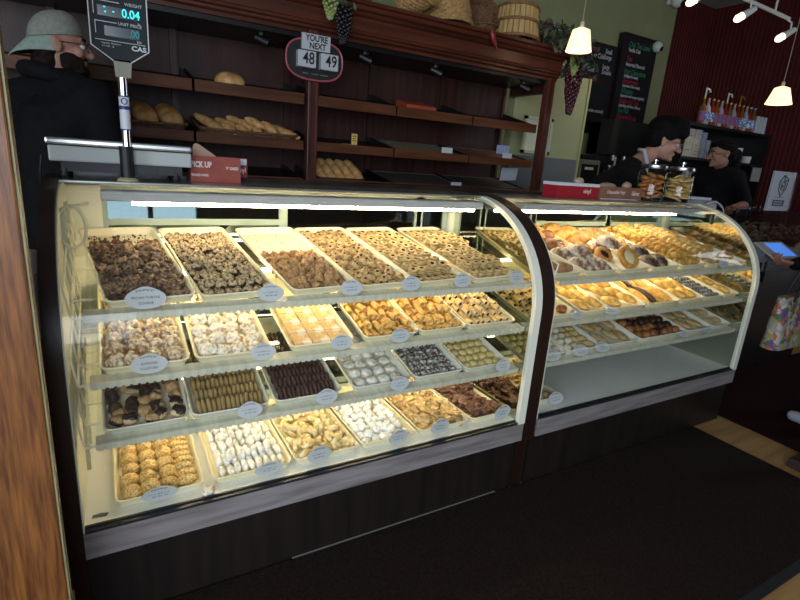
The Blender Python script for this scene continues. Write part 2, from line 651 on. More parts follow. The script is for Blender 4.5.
def display_case(label, x0, x1, lights, doors):
    """x0, x1: inner faces of the two ends"""
    t = world_thing('display_case', label, 'display case', ((x0 + x1) / 2, 1.8, 0))
    # base
    bm = new_bm()
    box(bm, x0 - 0.004, x1 + 0.03, 1.488, 2.10, 0.0, 0.268)
    finish(bm, 'kick_panel', LAM, t)
    bm = new_bm()
    box(bm, x0 - 0.004, x1 + 0.030, FY - 0.004, 2.10, 0.268, 0.353)
    finish(bm, 'front_trim', TRIM, t)
    bm = new_bm()
    box(bm, x0, x1, FY - 0.002, FY + 0.012, 0.3535, 0.361)
    box(bm, x0, x1, FY + 0.014, FY + 0.022, 0.3535, 0.366)
    finish(bm, 'glass_channel', GASKET, t)
    bm = new_bm()
    box(bm, x0, x1, FY + 0.022, 2.10, 0.3535, DECKZ)
    finish(bm, 'deck', DECK, t)
    # ends: cream arch trim outside the lining panel
    for s, xa, xb in ((-1, x0 - 0.004, x0), (1, x1, x1 + 0.012)):
        bm = new_bm()
        out = profile(0.004) + [(BY, TOPZ - 0.004), (BY, 0.353)]
        a = [bm.verts.new((xa, y, z)) for y, z in out]
        b = [bm.verts.new((xb, y, z)) for y, z in out]
        bm.faces.new(a[::-1])
        bm.faces.new(b)
        bridge(bm, a, b)
        finish(bm, 'end_panel', CREAM if s < 0 else MIRR, t)
    bm = new_bm()
    ribbon(bm, x1 - 0.004, x1 + 0.034, profile(-0.004), profile(0.018))
    finish(bm, 'arch_trim', CREAMTRIM, t, smooth=True)
    # curved front
    bm = new_bm()
    ribbon(bm, x0 + 0.001, x1 - 0.003, profile(0.0), profile(0.006))
    finish(bm, 'curved_glass', PANE, t, smooth=True)
    # top
    bm = new_bm()
    box(bm, x0 - 0.004, x1 + 0.03, 1.90, BY + 0.02, TOPZ - 0.004, TOPZ + 0.004, bevel=0.002)
    finish(bm, 'top_panel', TOPM, t)
    bm = new_bm()
    box(bm, x0 + 0.105, x1 - 0.03, 1.84, 1.92, 1.257, 1.289, bevel=0.006)
    h = finish(bm, 'light_housing', mat('grey_white_housing', 'b6b9bb', rough=0.4), t)
    for y, z, xa, xb in lights:
        bm = new_bm()
        tube(bm, [(xa, y, z), (xb, y, z)], 0.0065, 10)
        finish(bm, 'light_tube', TUBEM, t, smooth=True)
    # rear: sliding doors in grey frames
    bm = new_bm()
    box(bm, x0, x0 + 0.105, 2.095, 2.11, DECKZ, 1.30)
    box(bm, x1 - 0.03, x1, 2.095, 2.11, DECKZ, 1.30)
    box(bm, x0, x1, 2.095, 2.125, 1.285, 1.303)
    finish(bm, 'rear_frame', CREAM, t)
    for xa, xb, mirrored in doors:
        bm = new_bm()
        yy = 2.112 if mirrored else 2.126
        fw = 0.035
        box(bm, xa, xa + fw, yy - 0.01, yy + 0.01, DECKZ, 1.284)
        box(bm, xb - fw, xb, yy - 0.01, yy + 0.01, DECKZ, 1.284)
        box(bm, xa + fw, xb - fw, yy - 0.01, yy + 0.01, 1.262, 1.284)
        box(bm, xa + fw, xb - fw, yy - 0.01, yy + 0.01, 1.145, 1.168) if mirrored else None
        box(bm, xa + fw, xb - fw, yy - 0.01, yy + 0.01, DECKZ, DECKZ + 0.03)
        d = finish(bm, 'rear_door', mat('grey_green_door_frame', '9fab9b', rough=0.35), t)
        bm = new_bm()
        box(bm, xa + fw, xb - fw, yy - 0.003, yy + 0.003, DECKZ + 0.03, 1.262)
        finish(bm, 'door_pane', DOORMIRR if mirrored else DARKGLASS, d)
    # slotted shelf standards at the ends
    for x, y in ((x0 + 0.006, 1.78), (x0 + 0.006, 1.95)):
        bm = new_bm()
        box(bm, x - 0.006, x + 0.006, y, y + 0.022, DECKZ, 1.24)
        st = finish(bm, 'shelf_standard', mat('standard_metal', 'b8bdb0', rough=0.4), t)
        bm = new_bm()
        for k in range(26):
            z = 0.40 + k * 0.032
            box(bm, x + 0.006, x + 0.0066, y + 0.008, y + 0.014, z, z + 0.014)
        finish(bm, 'slot', GASKET, st)
    # tilted shelves
    for k in range(3):
        M = shelf_M(k)
        dp = SHELVES[k][2]
        bm = new_bm()
        box(bm, x0 + 0.05, x1 - 0.004, 0.046, dp, -0.007, -0.001, M)
        sh = finish(bm, 'shelf', SHELFG, t)
        bm = new_bm()
        box(bm, x0 + 0.045, x1 - 0.004, 0.0, 0.010, -0.016, 0.004, M)
        box(bm, x0 + 0.045, x1 - 0.004, 0.010, 0.045, -0.006, -0.0008, M)
        # scalloped lower lip
        n = int((x1 - x0) / 0.02)
        for i in range(n):
            xx = x0 + 0.05 + i * 0.02
            if xx + 0.015 < x1 - 0.004:
                box(bm, xx, xx + 0.012, 0.001, 0.011, -0.021, -0.016, M)
        finish(bm, 'front_lip', EDGEG, sh)
        bm = new_bm()
        xa = x0 + (0.018 if x0 < 1 else 0.005)
        r = 0.0032
        for h in (0.0, 0.085):
            tube(bm, [M @ Vector((xa + (0.0 if h == 0 or x0 > 1 else -0.010), v, h)) for v in (0.005, dp)], r, 6)
        for i in range(7):
            v = 0.005 + (dp - 0.01) * i / 6
            tube(bm, [M @ Vector((xa, v, 0)), M @ Vector((xa - (0.010 if x0 < 1 else 0.0), v, 0.085))], r, 6)
            tube(bm, [M @ Vector((xa, v, -0.0045)), M @ Vector((xa + (0.05 if x0 < 1 else 0.008), v, -0.0045))], r, 6)
        finish(bm, 'wire_guard', WIRE, sh, smooth=True)
    return t


XL0, XL1 = -0.122, 1.522
XR0, XR1 = 1.642, 3.270
case_left = display_case('long curved-glass bakery case with cookie trays on every level, beside the wooden post', XL0, XL1,
                         ((1.868, 1.2495, 0.07, 1.46), (1.79, 1.028, 0.02, 1.47), (1.79, 0.650, 0.02, 1.47)),
                         ((-0.035, 0.66, True), (0.60, 1.345, False), (1.30, 1.50, False)))
case_right = display_case('curved-glass bakery case with an empty lowest deck, beyond the dark divider', XR0, XR1,
                          ((1.868, 1.2495, 1.76, 3.0), (1.79, 1.028, 1.70, 3.0)),
                          ((1.75, 2.09, True), (2.05, 2.72, True), (2.68, 3.24, True)))

# dark laminate divider between the two cases and at the outer end
for nm, lab, xa, xb in (('divider_panel', 'thick dark wood divider arching between the two curved cases', 1.5605, 1.622),
                        ('divider_panel', 'dark wood end board standing between the post and the case', -0.166, -0.1268)):
    bm = new_bm()
    out = profile(-0.008) + [(BY + 0.02, TOPZ + 0.008), (BY + 0.02, 0.0), (1.486, 0.0), (1.486, 0.262), (FY - 0.008, 0.262)]
    a = [bm.verts.new((xa, y, z)) for y, z in out]
    b = [bm.verts.new((xb, y, z)) for y, z in out]
    bm.faces.new(a[::-1])
    bm.faces.new(b)
    bridge(bm, a, b)
    tag(finish(bm, nm, ENDLAM, smooth=True), lab, 'divider')
# ------------------------------------------------------------------ trays
S = [shelf_M(k) for k in range(3)]
TRAY_MESH = {}


def tray_mesh(w, L, m, sh=0.0):
    key = (round(w, 4), round(L, 4), m.name, sh)
    if key in TRAY_MESH:
        return TRAY_MESH[key]
    bm = new_bm()
    rings = []
    for ins, z in ((0.012, 0.0), (0.004, 0.021), (0.0005, 0.0235), (0.0, 0.026), (0.003, 0.0285), (0.007, 0.0265), (0.0095, 0.022), (0.016, 0.004)):
        pts = rrect(w - 2 * ins, L - 2 * ins, max(0.024 - ins * 0.6, 0.008), 4, w / 2, L / 2)
        rings.append([bm.verts.new((x - sh * y, y, z)) for x, y in pts])
    for a, b in zip(rings, rings[1:]):
        bridge(bm, a, b)
    bm.faces.new(rings[0][::-1])
    bm.faces.new(rings[-1])
    me = bpy.data.meshes.new('serving_tray')
    bmesh.ops.recalc_face_normals(bm, faces=bm.faces)
    bm.to_mesh(me)
    bm.free()
    me.materials.append(m)
    for p in me.polygons:
        p.use_smooth = True
    try:
        me.set_sharp_from_angle(angle=R(50))
    except Exception:
        pass
    TRAY_MESH[key] = me
    return me


def tray(base, u0, u1, L, label, m=None, v0=0.026, group=None, skew=None):
    """returns the tray floor's matrix: x across, y to the back, z up from the floor"""
    if skew is None:
        skew = (3.6 if u0 < 1.6 else 1.2) if base is S[0] else 0.0      # the top trays sit slightly askew
    sh = (0.062 if u0 < 1.6 else 0.015) if base is S[0] else 0.0
    M = base @ Matrix.Translation((u0, v0, 0.0005)) @ Matrix.Rotation(R(skew), 4, 'Z')
    o = link(tray_mesh(u1 - u0, L, m or TRAYM, sh), 'serving_tray')
    o.matrix_world = M
    tag(o, label, 'tray', group)
    H = Matrix.Identity(4)
    H[0][1] = -sh
    return M @ H @ Matrix.Translation((0, 0, 0.004))


# ------------------------------------------------------------------ cookie shapes
def to_mesh(bm, name, mats, smooth=True):
    me = bpy.data.meshes.new(name)
    bmesh.ops.recalc_face_normals(bm, faces=bm.faces)
    bm.to_mesh(me)
    bm.free()
    for m in mats:
        me.materials.append(m)
    if smooth:
        for p in me.polygons:
            p.use_smooth = True
    return me


def rough_up(vs, amp, freq, seed):
    off = Vector((seed * 3.1, seed * 1.7, seed * 5.3))
    for v in vs:
        n = v.co.normalized() if v.co.length > 1e-6 else Vector((0, 0, 1))
        v.co += n * (noise.noise(v.co * freq + off) * amp)


def lump(rx, ry, rz, amp, freq, seed, mats, name, sub=3, flat=0.55, split=None):
    """knobbly mound sitting on z=0; split: height share below which the second material shows"""
    bm = new_bm()
    vs = ball(bm, (0, 0, 0), (rx, ry, rz), sub)
    rough_up(vs, amp, freq, seed)
    for v in vs:
        if v.co.z < -flat * rz:
            v.co.z = -flat * rz
        v.co.z += flat * rz
    if split is not None and len(mats) > 1:
        top = max(v.co.z for v in vs)
        for f in bm.faces:
            c = f.calc_center_median()
            k = c.z / top + 0.25 * noise.noise(c * freq * 0.6 + Vector((seed, 0, 0)))
            if k < split:
                f.material_index = 1
    return to_mesh(bm, name, mats)


def ring_mesh(R0, h, hole, mats, name):
    bm = new_bm()
    k = h / 2
    half = [(hole, 0.0), (R0 * 0.90, 0.0), (R0, k * 0.22), (R0, k * 0.72), (R0 * 0.93, k * 0.90)]
    lathe(bm, half, 18, cap=False)
    lathe(bm, [(R0 * 0.93, k * 0.90), (R0 * 0.93, k * 1.10)], 18, mi=1, cap=False)
    lathe(bm, [(R0 * 0.93, k * 1.10), (R0, k * 1.28), (R0, k * 1.75), (R0 * 0.90, h), (hole * 1.1, h)], 18, cap=False)
    lathe(bm, [(hole * 1.1, h), (hole, h * 0.8), (hole, 0.0)], 18, mi=1, cap=False)  # hole wall dark as well, its shade put into the colour
    lathe(bm, [(hole, h * 0.15), (0.0004, h * 0.25)], 12, mi=1, cap=False)
    bmesh.ops.remove_doubles(bm, verts=bm.verts, dist=1e-5)
    me = to_mesh(bm, name, mats)
    try:
        me.set_sharp_from_angle(angle=R(35))
    except Exception:
        pass
    return me


def log_mesh(L, rx, rz, mats, name, ridges=0, amp=0.0, seed=0, bend=0.0, taper=0.8, seg=14, nr=16):
    """loaf or finger lying along local y, resting on z=0"""
    bm = new_bm()
    rings = []
    for i in range(nr + 1):
        t = i / nr
        y = (t - 0.5) * L
        e = math.sin(PI * min(max(t, 0.02), 0.98)) ** (1 - taper)
        g = 1.0 + (0.10 * math.cos(2 * PI * ridges * t) if ridges else 0)
        vs = []
        for k in range(seg):
            a = 2 * PI * k / seg
            p = Vector((math.cos(a) * rx * e * g + bend * math.sin(PI * t), y, math.sin(a) * rz * e * g))
            p += p.normalized() * (noise.noise(p * 90 + Vector((seed, 0, 0))) * amp)
            p.z = max(p.z, -0.7 * rz) + 0.7 * rz
            vs.append(bm.verts.new(p))
        rings.append(vs)
    for a, b in zip(rings, rings[1:]):
        bridge(bm, a, b)
    bm.faces.new(rings[0][::-1])
    bm.faces.new(rings[-1])
    return to_mesh(bm, name, mats)


def horn_mesh(L, r, mats, name, seed=0):
    """rolled pastry tube along y, filled end towards -y"""
    bm = new_bm()
    rings = []
    for y, rr in ((-L / 2 + 0.006, r * 0.66), (-L / 2, r * 0.78), (-L / 2 + 0.001, r), (-L / 2 + 0.006, r * 1.04), (0.0, r * 0.95), (L / 2 - 0.004, r * 0.8), (L / 2, r * 0.55)):
        vs = []
        for k in range(12):
            a = 2 * PI * k / 12
            q = 1 + 0.12 * noise.noise(Vector((math.cos(a) * 2 + seed, math.sin(a) * 2, y * 60)))
            vs.append(bm.verts.new((math.cos(a) * rr * q, y, math.sin(a) * rr * q * 0.95 + r * 0.95)))
        rings.append(vs)
    for a, b in zip(rings, rings[1:]):
        bridge(bm, a, b)
    bm.faces.new(rings[0][::-1]).material_index = 1
    bm.faces.new(rings[-1])
    return to_mesh(bm, name, mats)


def slab_mesh(w, L, h, mats, name, bev=0.004, amp=0.0, seed=0):
    bm = new_bm()
    box(bm, -w / 2, w / 2, -L / 2, L / 2, 0, h, bevel=bev)
    if amp:
        bmesh.ops.subdivide_edges(bm, edges=bm.edges[:], cuts=1, use_grid_fill=True)
        rough_up(bm.verts, amp, 60, seed)
    return to_mesh(bm, name, mats, smooth=False)


def shard_mesh(w, L, h, mats, name, seed):
    """leaf-shaped cookie, a little curled"""
    bm = new_bm()
    n = 10
    top, bot = [], []
    for k in range(n):
        a = 2 * PI * k / n
        rr = 1 + 0.22 * noise.noise(Vector((math.cos(a) * 1.7 + seed, math.sin(a) * 1.7, seed)))
        x = math.cos(a) * w / 2 * rr * (1 - 0.35 * math.sin(a))
        y = math.sin(a) * L / 2 * rr
        z = 0.25 * h * math.sin(3 * a + seed) + 8 * x * x + 3 * y * y
        top.append(bm.verts.new((x, y, z + h)))
        bot.append(bm.verts.new((x * 0.96, y * 0.96, z)))
    c = bm.verts.new((0, 0, h * 1.25))
    for k in range(n):
        bm.faces.new((top[k], top[(k + 1) % n], c))
    bm.faces.new(bot[::-1])
    bridge(bm, bot, top)
    return to_mesh(bm, name, mats, smooth=False)


# ------------------------------------------------------------------ laying cookies out
def put(me, name, T, label, cat, group, u, v, h, rz=0.0, rx=0.0, ry=0.0, s=1.0):
    o = link(me, name)
    o.matrix_world = T @ Matrix.Translation((u, v, h)) @ Euler((rx, ry, rz)).to_matrix().to_4x4() @ Matrix.Scale(s, 4)
    tag(o, label, cat, group)
    return o


def grid(meshes, name, T, desc, cat, group, cols, rows, u0, u1, v0, v1, h=0.0, jit=0.1, rot=PI, sj=0.06, tilt=0.0, mode='all',
         layers=1, lh=0.014, stagger=0.0, rz0=0.0, rx0=0.0, hfun=None, skip=0.0, keep=None):
    """rows from the tray's front to its back. mode: all share one label, row: one label per row, cell: one per cookie"""
    du = (u1 - u0) / max(cols - 1, 1)
    dv = (v1 - v0) / max(rows - 1, 1)
    for ly in range(layers):
        nr, nc = (rows, cols) if ly == 0 else (rows - 1, cols - 1)
        for r in range(nr):
            for c in range(nc):
                if skip and random.random() < skip * (1 + ly):
                    continue
                if keep is not None and not keep(c, r, ly):
                    continue
                u = u0 + du * (c + 0.5 * ly) + (stagger * du if r % 2 else 0) + random.uniform(-jit, jit) * du
                v = v0 + dv * (r + 0.5 * ly) + random.uniform(-jit, jit) * dv
                u = min(max(u, u0 - 0.004), u1 + 0.004)
                z = h + ly * lh + (hfun(u, v) if hfun else 0)
                lab, g = desc, group
                if mode == 'row':
                    lab = f'{desc}, {ORD[r]} row from the front'
                    g = f'{group}, {ORD[r]} row'
                elif mode == 'cell':
                    lab = f'{desc}, {ORD[c]} from the left in the {ORD[r]} row'
                put(random.choice(meshes), name, T, lab, cat, g, u, v, z, rz0 + random.uniform(-rot, rot),
                    rx0 + random.uniform(-tilt, tilt), random.uniform(-tilt, tilt), random.uniform(1 - sj, 1 + sj))


CARD = None


def card(base, u, v, label, text=None, lean=12, yaw=0.0, w=0.082, h=0.050):
    """oval price card with a scrolled top, standing at the tray's front"""
    global CARD
    if CARD is None:
        bm = new_bm()
        pts = []
        for k in range(40):
            a = 2 * PI * k / 40
            y = math.sin(a) * 0.5
            x = math.cos(a) * 0.5
            bump = 0.10 * math.exp(-(x / 0.22) ** 2) if y > 0 else 0.0
            pts.append((x, -0.012, y + 0.5 + bump))
        prism(bm, pts, (0, 0.024, 0))
        CARD = to_mesh(bm, 'price_card', [CARDW], smooth=False)
        bm = new_bm()
        for q in range(5):
            cx = (q - 2) * 0.09
            tube(bm, [(cx + math.cos(a) * 0.045, -0.02, 0.93 - abs(q - 2) * 0.025 + math.sin(a) * 0.035) for a in [k * PI / 4 for k in range(7)]], 0.010, 5)
        card.scroll = to_mesh(bm, 'scroll_ornament', [INK], smooth=False)
        bm = new_bm()
        random.seed(3)
        for row, (z, x0, x1) in enumerate(((0.56, -0.3, 0.3), (0.36, -0.2, 0.2))):
            x = x0
            while x < x1:
                ww = random.uniform(0.02, 0.045)
                box(bm, x, x + ww, -0.016, -0.012, z - 0.04, z + 0.04)
                x += ww + random.choice((0.014, 0.014, 0.05))
        card.lines = to_mesh(bm, 'printed_name', [mat('faded_print', '7b7b84', rough=0.8)], smooth=False)
    p = base @ Vector((u, v, 0.006))
    o = link(CARD, 'price_card')
    o.matrix_world = Matrix.Translation(p) @ Euler((R(-lean), 0, R(yaw))).to_matrix().to_4x4() @ Matrix.Diagonal((w, 0.06, h, 1))
    tag(o, label, 'price card')
    link(card.scroll, 'scroll_ornament', o)
    if text:
        Mi = Matrix.Diagonal((1 / w, 1 / 0.06, 1 / h, 1))
        n = len(text)
        for k, s in enumerate(text):
            letters('printed_name', s, 0.0095, INK, o, Mi @ front_M(0, -0.0012, h * (0.56 - 0.27 * k)), sx=1.1)
    else:
        link(card.lines, 'printed_name', o)
    return o


# ------------------------------------------------------------------ cookie materials
CHOC = mat('dark_chocolate', '1f1310', '35211a', scale=60, rough=0.45, bump=0.3, bscale=150)
TURTLE = mat('pecan_and_chocolate', '2c1b14', '8d6a4a', scale=95, rough=0.6, bump=0.6, bscale=220, lo=0.42, hi=0.66, rnd=0.2)
TURTLE2 = mat('toasted_pecan_mix', '3a241a', 'a07c58', scale=95, rough=0.65, bump=0.6, bscale=220, lo=0.4, hi=0.62, rnd=0.2)
TURTLE3 = mat('pale_pecan_piece', '4a3020', 'b59470', scale=80, rough=0.65, bump=0.6, bscale=220, lo=0.4, hi=0.6, rnd=0.2)
STREAK = mat('chocolate_streaked_dough', '4a3626', 'c6ab80', scale=110, rough=0.65, bump=0.7, bscale=220, lo=0.36, hi=0.56, rnd=0.15)
PALEDOUGH = mat('pale_cookie_dough', 'b3966a', 'd8c096', scale=55, rough=0.7, bump=0.4, bscale=160, rnd=0.1)
ALMOND = mat('almond_crumb', '8a5f37', 'c29a67', scale=110, rough=0.7, bump=0.8, bscale=240, rnd=0.15)
CHIPDOUGH = mat('thumbprint_dough', 'a8814c', 'd2b47e', scale=70, rough=0.7, bump=0.5, bscale=180, rnd=0.14)
CHIP = mat('chocolate_chip', '1c110d', rough=0.4)
RINGD = mat('ring_shortbread', 'ae8d57', 'cdb27c', scale=50, rough=0.7, bump=0.2, bscale=160, rnd=0.08)
JAM_SHADE = mat('jam_and_hole_shade', '2c180b', '402612', scale=80, rough=0.35)  # jam, darkened to paint the shade inside the ring holes
FLAKE = mat('almond_flake_coating', '94693a', 'e6d9c0', scale=85, rough=0.75, bump=0.9, bscale=200, lo=0.38, hi=0.60, rnd=0.08)
FLAKEW = mat('sugared_flake_coating', 'b58a4c', 'f0e9dc', scale=80, rough=0.8, bump=0.8, bscale=200, lo=0.34, hi=0.52, rnd=0.05)
BARM = mat('sugared_bar', 'cba566', 'efe8dc', scale=22, rough=0.8, bump=0.3, bscale=120, lo=0.46, hi=0.62)
ROLLD = mat('golden_rolled_dough', 'c9953f', 'e6c07a', scale=60, rough=0.55, bump=0.3, bscale=150, rnd=0.12)
APRIC = mat('apricot_filling', 'b8751c', 'd79a35', scale=60, rough=0.3)
DARKJ = mat('dark_berry_filling', '2a1210', '45201a', scale=60, rough=0.3)
ROLLP = mat('pale_rolled_dough', 'cda86c', 'e5cb99', scale=60, rough=0.6, bump=0.3, bscale=150, rnd=0.1)
TANF = mat('tan_finger_dough', '8f7446', 'a98d5c', scale=50, rough=0.75, bump=0.3, bscale=160, rnd=0.1)
CHOCF = mat('cocoa_finger_dough', '3a2420', '4e332c', scale=50, rough=0.65, bump=0.3, bscale=160, rnd=0.12)
PUFFW = mat('powdered_disc', '9c8c74', 'e3dfd6', scale=40, rough=0.85, bump=0.2, bscale=120, lo=0.3, hi=0.5, rnd=0.06)
CRINK = mat('sugared_crinkle', '4d4038', 'c4c0ba', scale=90, rough=0.8, bump=0.5, bscale=180, lo=0.42, hi=0.58, rnd=0.1)
YELD = mat('yellow_domed_cookie', 'c0a765', 'd8c589', scale=30, rough=0.6, bump=0.1, bscale=120, rnd=0.06)
SESAME = mat('sesame_crust', 'bd8f45', 'ead092', scale=150, rough=0.65, bump=0.9, bscale=260, lo=0.4, hi=0.58, rnd=0.06)
SUGAR = mat('powdered_sugar', 'd6cdb9', 'f3f1ec', scale=45, rough=0.9, bump=0.4, bscale=150, lo=0.3, hi=0.45, rnd=0.03)
SUGARB = mat('sugared_snowball', 'dcd9d2', 'f4f3f1', scale=60, rough=0.9, bump=0.7, bscale=180, lo=0.3, hi=0.45, rnd=0.03)
KNOTD = mat('pale_knot_dough', 'd2b477', 'efe0b6', scale=35, rough=0.65, bump=0.25, bscale=120, rnd=0.1)
LEAFT = mat('tan_leaf_cookie', 'ab8049', 'e2c78f', scale=60, rough=0.65, bump=0.4, bscale=150, rnd=0.2)
LEAFC = mat('chocolate_leaf_cookie', '4c2f23', '8d624a', scale=60, rough=0.55, bump=0.4, bscale=150, rnd=0.25)

# ------------------------------------------------------------------ left case, top shelf
LT = 0.566

T = tray(S[0], -0.025, 0.215, LT, 'cream tray of dark pecan turtle cookies on the top shelf, beside the post')
ms = [lump(0.0205, 0.0195, 0.017, 0.013, 62, k, [(TURTLE, TURTLE2, TURTLE3)[k % 3]], 'pecan_turtle_cookie', 3) for k in range(5)]
mound = lambda u, v: 0.012 * max(0, 1 - abs(u - 0.12) / 0.11) * max(0, 1 - max(0, v - 0.25) / 0.15)
grid(ms, 'pecan_turtle_cookie', T, 'dark knobbly pecan turtle cookie heaped in the first top tray', 'cookie', 'pecan turtle cookies', 6, 11, 0.032, 0.208, 0.04, 0.43,
     jit=0.3, tilt=0.4, hfun=mound)
grid(ms, 'pecan_turtle_cookie', T, 'dark knobbly pecan turtle cookie heaped in the first top tray', 'cookie', 'pecan turtle cookies', 5, 8, 0.05, 0.19, 0.065, 0.36,
     h=0.016, jit=0.35, tilt=0.5, hfun=mound, skip=0.12)
bm = new_bm()
for k in range(150):
    u, v = random.uniform(0.025, 0.215), random.uniform(0.42, 0.53) if k % 5 else random.uniform(0.1, 0.5)
    rr = random.uniform(0.0015, 0.005)
    ball(bm, T @ Vector((u, v, rr + 0.0003)), rr, 1)
o = finish(bm, 'cookie_crumbs', TURTLE2)
o['kind'] = 'stuff'
tag(o, 'scattered chocolate crumbs at the back of the pecan turtle tray', 'crumbs')
card(S[0], 0.075, 0.012, 'oval card reading pecan turtle cookie at the first top tray', ('PECAN TURTLE', 'COOKIE'), w=0.105, h=0.058)

T = tray(S[0], 0.222, 0.462, LT, 'cream tray of two-tone chocolate-bottomed domes on the top shelf')
ms = [lump(0.0155, 0.0155, 0.017, 0.007, 110, k, [STREAK, CHOC], 'chocolate_bottomed_cookie', 3, split=0.42) for k in range(4)]
grid(ms, 'chocolate_bottomed_cookie', T, 'small tan dome with a dark chocolate bottom', 'cookie', 'chocolate-bottomed domes', 7, 14, 0.03, 0.21, 0.035, 0.50, jit=0.12, tilt=0.15,
     hfun=lambda u, v: 0.0, mode='row')
grid(ms, 'chocolate_bottomed_cookie', T, 'small tan dome with a dark chocolate bottom stacked on the others', 'cookie', 'stacked chocolate-bottomed domes', 6, 10, 0.045, 0.195, 0.06, 0.36, h=0.018, jit=0.15,
     tilt=0.2, skip=0.1)
card(S[0], 0.425, 0.006, 'oval card in front of the chocolate-bottomed domes')

T = tray(S[0], 0.500, 0.740, LT, 'half-empty cream tray of brown almond clusters on the top shelf')
ms = [lump(0.019, 0.018, 0.017, 0.010, 80, k + 20, [ALMOND], 'almond_cluster', 3) for k in range(5)]
grid(ms, 'almond_cluster', T, 'crumbly brown almond cluster in the half-empty top tray', 'cookie', 'almond clusters', 6, 8, 0.03, 0.21, 0.04, 0.31, jit=0.25, tilt=0.4)
grid(ms, 'almond_cluster', T, 'crumbly brown almond cluster in the half-empty top tray', 'cookie', 'almond clusters', 5, 4, 0.05, 0.19, 0.06, 0.19, h=0.018, jit=0.3, tilt=0.4)
bm = new_bm()
for k in range(130):
    q = T @ Vector((random.uniform(0.025, 0.215), random.uniform(0.30, 0.53), 0.0025))
    ball(bm, q, random.uniform(0.0008, 0.0022), 1)
o = finish(bm, 'cookie_crumbs', ALMOND)
o['kind'] = 'stuff'
tag(o, 'fine almond crumbs on the bare half of the tray', 'crumbs')
card(S[0], 0.70, 0.006, 'oval card in front of the almond clusters')

T = tray(S[0], 0.742, 0.973, LT, 'cream tray of chocolate-dotted thumbprint cookies on the top shelf')


def thumb(k):
    bm = new_bm()
    vs = ball(bm, (0, 0, 0), (0.0165, 0.016, 0.012), 3)
    rough_up(vs, 0.004, 80, k)
    for v in vs:
        d = math.hypot(v.co.x, v.co.y)
        if v.co.z > 0 and d < 0.008:
            v.co.z -= 0.006 * (1 - d / 0.008)
        v.co.z = max(v.co.z, -0.007) + 0.007
    ball(bm, (0, 0, 0.0145), (0.0062, 0.0058, 0.005), 2, mi=1)
    return to_mesh(bm, 'thumbprint_cookie', [CHIPDOUGH, CHIP])


ms = [thumb(k) for k in range(4)]
grid(ms, 'thumbprint_cookie', T, 'golden thumbprint cookie with a chocolate drop', 'cookie', 'thumbprint cookies', 6, 15, 0.03, 0.20, 0.035, 0.535, jit=0.22, tilt=0.3, mode='row')
grid(ms, 'thumbprint_cookie', T, 'golden thumbprint cookie with a chocolate drop lying on the others', 'cookie', 'upper thumbprint cookies', 5, 11, 0.045, 0.185, 0.06, 0.42, h=0.015, jit=0.3, tilt=0.5, skip=0.2)
card(S[0], 0.935, 0.006, 'oval card in front of the thumbprint cookies')

rm = ring_mesh(0.0198, 0.0165, 0.0072, [RINGD, JAM_SHADE], 'ring_sandwich_cookie')
T = tray(S[0], 0.976, 1.212, LT, 'cream tray of ring sandwich cookies beside the thumbprint tray')
D5 = 'pale ring sandwich cookie beside the thumbprint tray'
grid([rm], 'ring_sandwich_cookie', T, D5, 'cookie', 'ring cookies beside the thumbprints', 5, 12, 0.036, 0.202, 0.055, 0.53, jit=0.07, tilt=0.08, mode='row')
grid([rm], 'ring_sandwich_cookie', T, 'pale ring cookie stacked on the ones beside the thumbprint tray', 'cookie', 'stacked ring cookies beside the thumbprints', 5, 9, 0.038, 0.200, 0.10, 0.45, h=0.0168, jit=0.12, tilt=0.16, skip=0.08)
grid([rm], 'ring_sandwich_cookie', T, 'pale ring cookie on the top layer beside the thumbprint tray', 'cookie', 'topmost ring cookies beside the thumbprints', 2, 3, 0.13, 0.18, 0.10, 0.19, h=0.0336, jit=0.12, tilt=0.3)
card(S[0], 1.165, 0.006, 'oval card in front of the first ring cookie tray')

T = tray(S[0], 1.238, 1.476, LT, 'cream tray of ring sandwich cookies beside the mirrored end of the case')
D6 = 'pale ring sandwich cookie beside the mirrored end'
grid([rm], 'ring_sandwich_cookie', T, D6, 'cookie', 'ring cookies at the mirrored end', 5, 12, 0.036, 0.202, 0.055, 0.53, jit=0.05, tilt=0.06, mode='row')
grid([rm], 'ring_sandwich_cookie', T, 'pale ring cookie stacked on the ones beside the mirrored end', 'cookie', 'stacked ring cookies at the mirrored end', 5, 11, 0.036, 0.202, 0.055, 0.487, h=0.0168, jit=0.08, tilt=0.08)
grid([rm], 'ring_sandwich_cookie', T, 'pale ring cookie on the top layer beside the mirrored end', 'cookie', 'topmost ring cookies at the mirrored end', 5, 8, 0.036, 0.202, 0.10, 0.40, h=0.0336, jit=0.10, tilt=0.12, skip=0.12)
card(S[0], 1.44, 0.006, 'oval card in front of the ring cookies beside the mirrored end')

# ------------------------------------------------------------------ left case, second shelf
T = tray(S[1], -0.052, 0.186, 0.56, 'cream tray of almond-flaked snowball clusters on the second shelf')
ms = [lump(0.0285, 0.028, 0.026, 0.010, 60, k + 40, [FLAKE], 'almond_snowball', 4) for k in range(4)]
grid(ms, 'almond_snowball', T, 'flaky almond snowball', 'cookie', 'almond snowballs', 4, 7, 0.042, 0.198, 0.045, 0.40, jit=0.14, tilt=0.3, mode='cell')
card(S[1], 0.073, 0.010, 'grey oval card in front of the almond snowballs', ('ALMOND', 'CLUSTERS'), w=0.098, h=0.054)

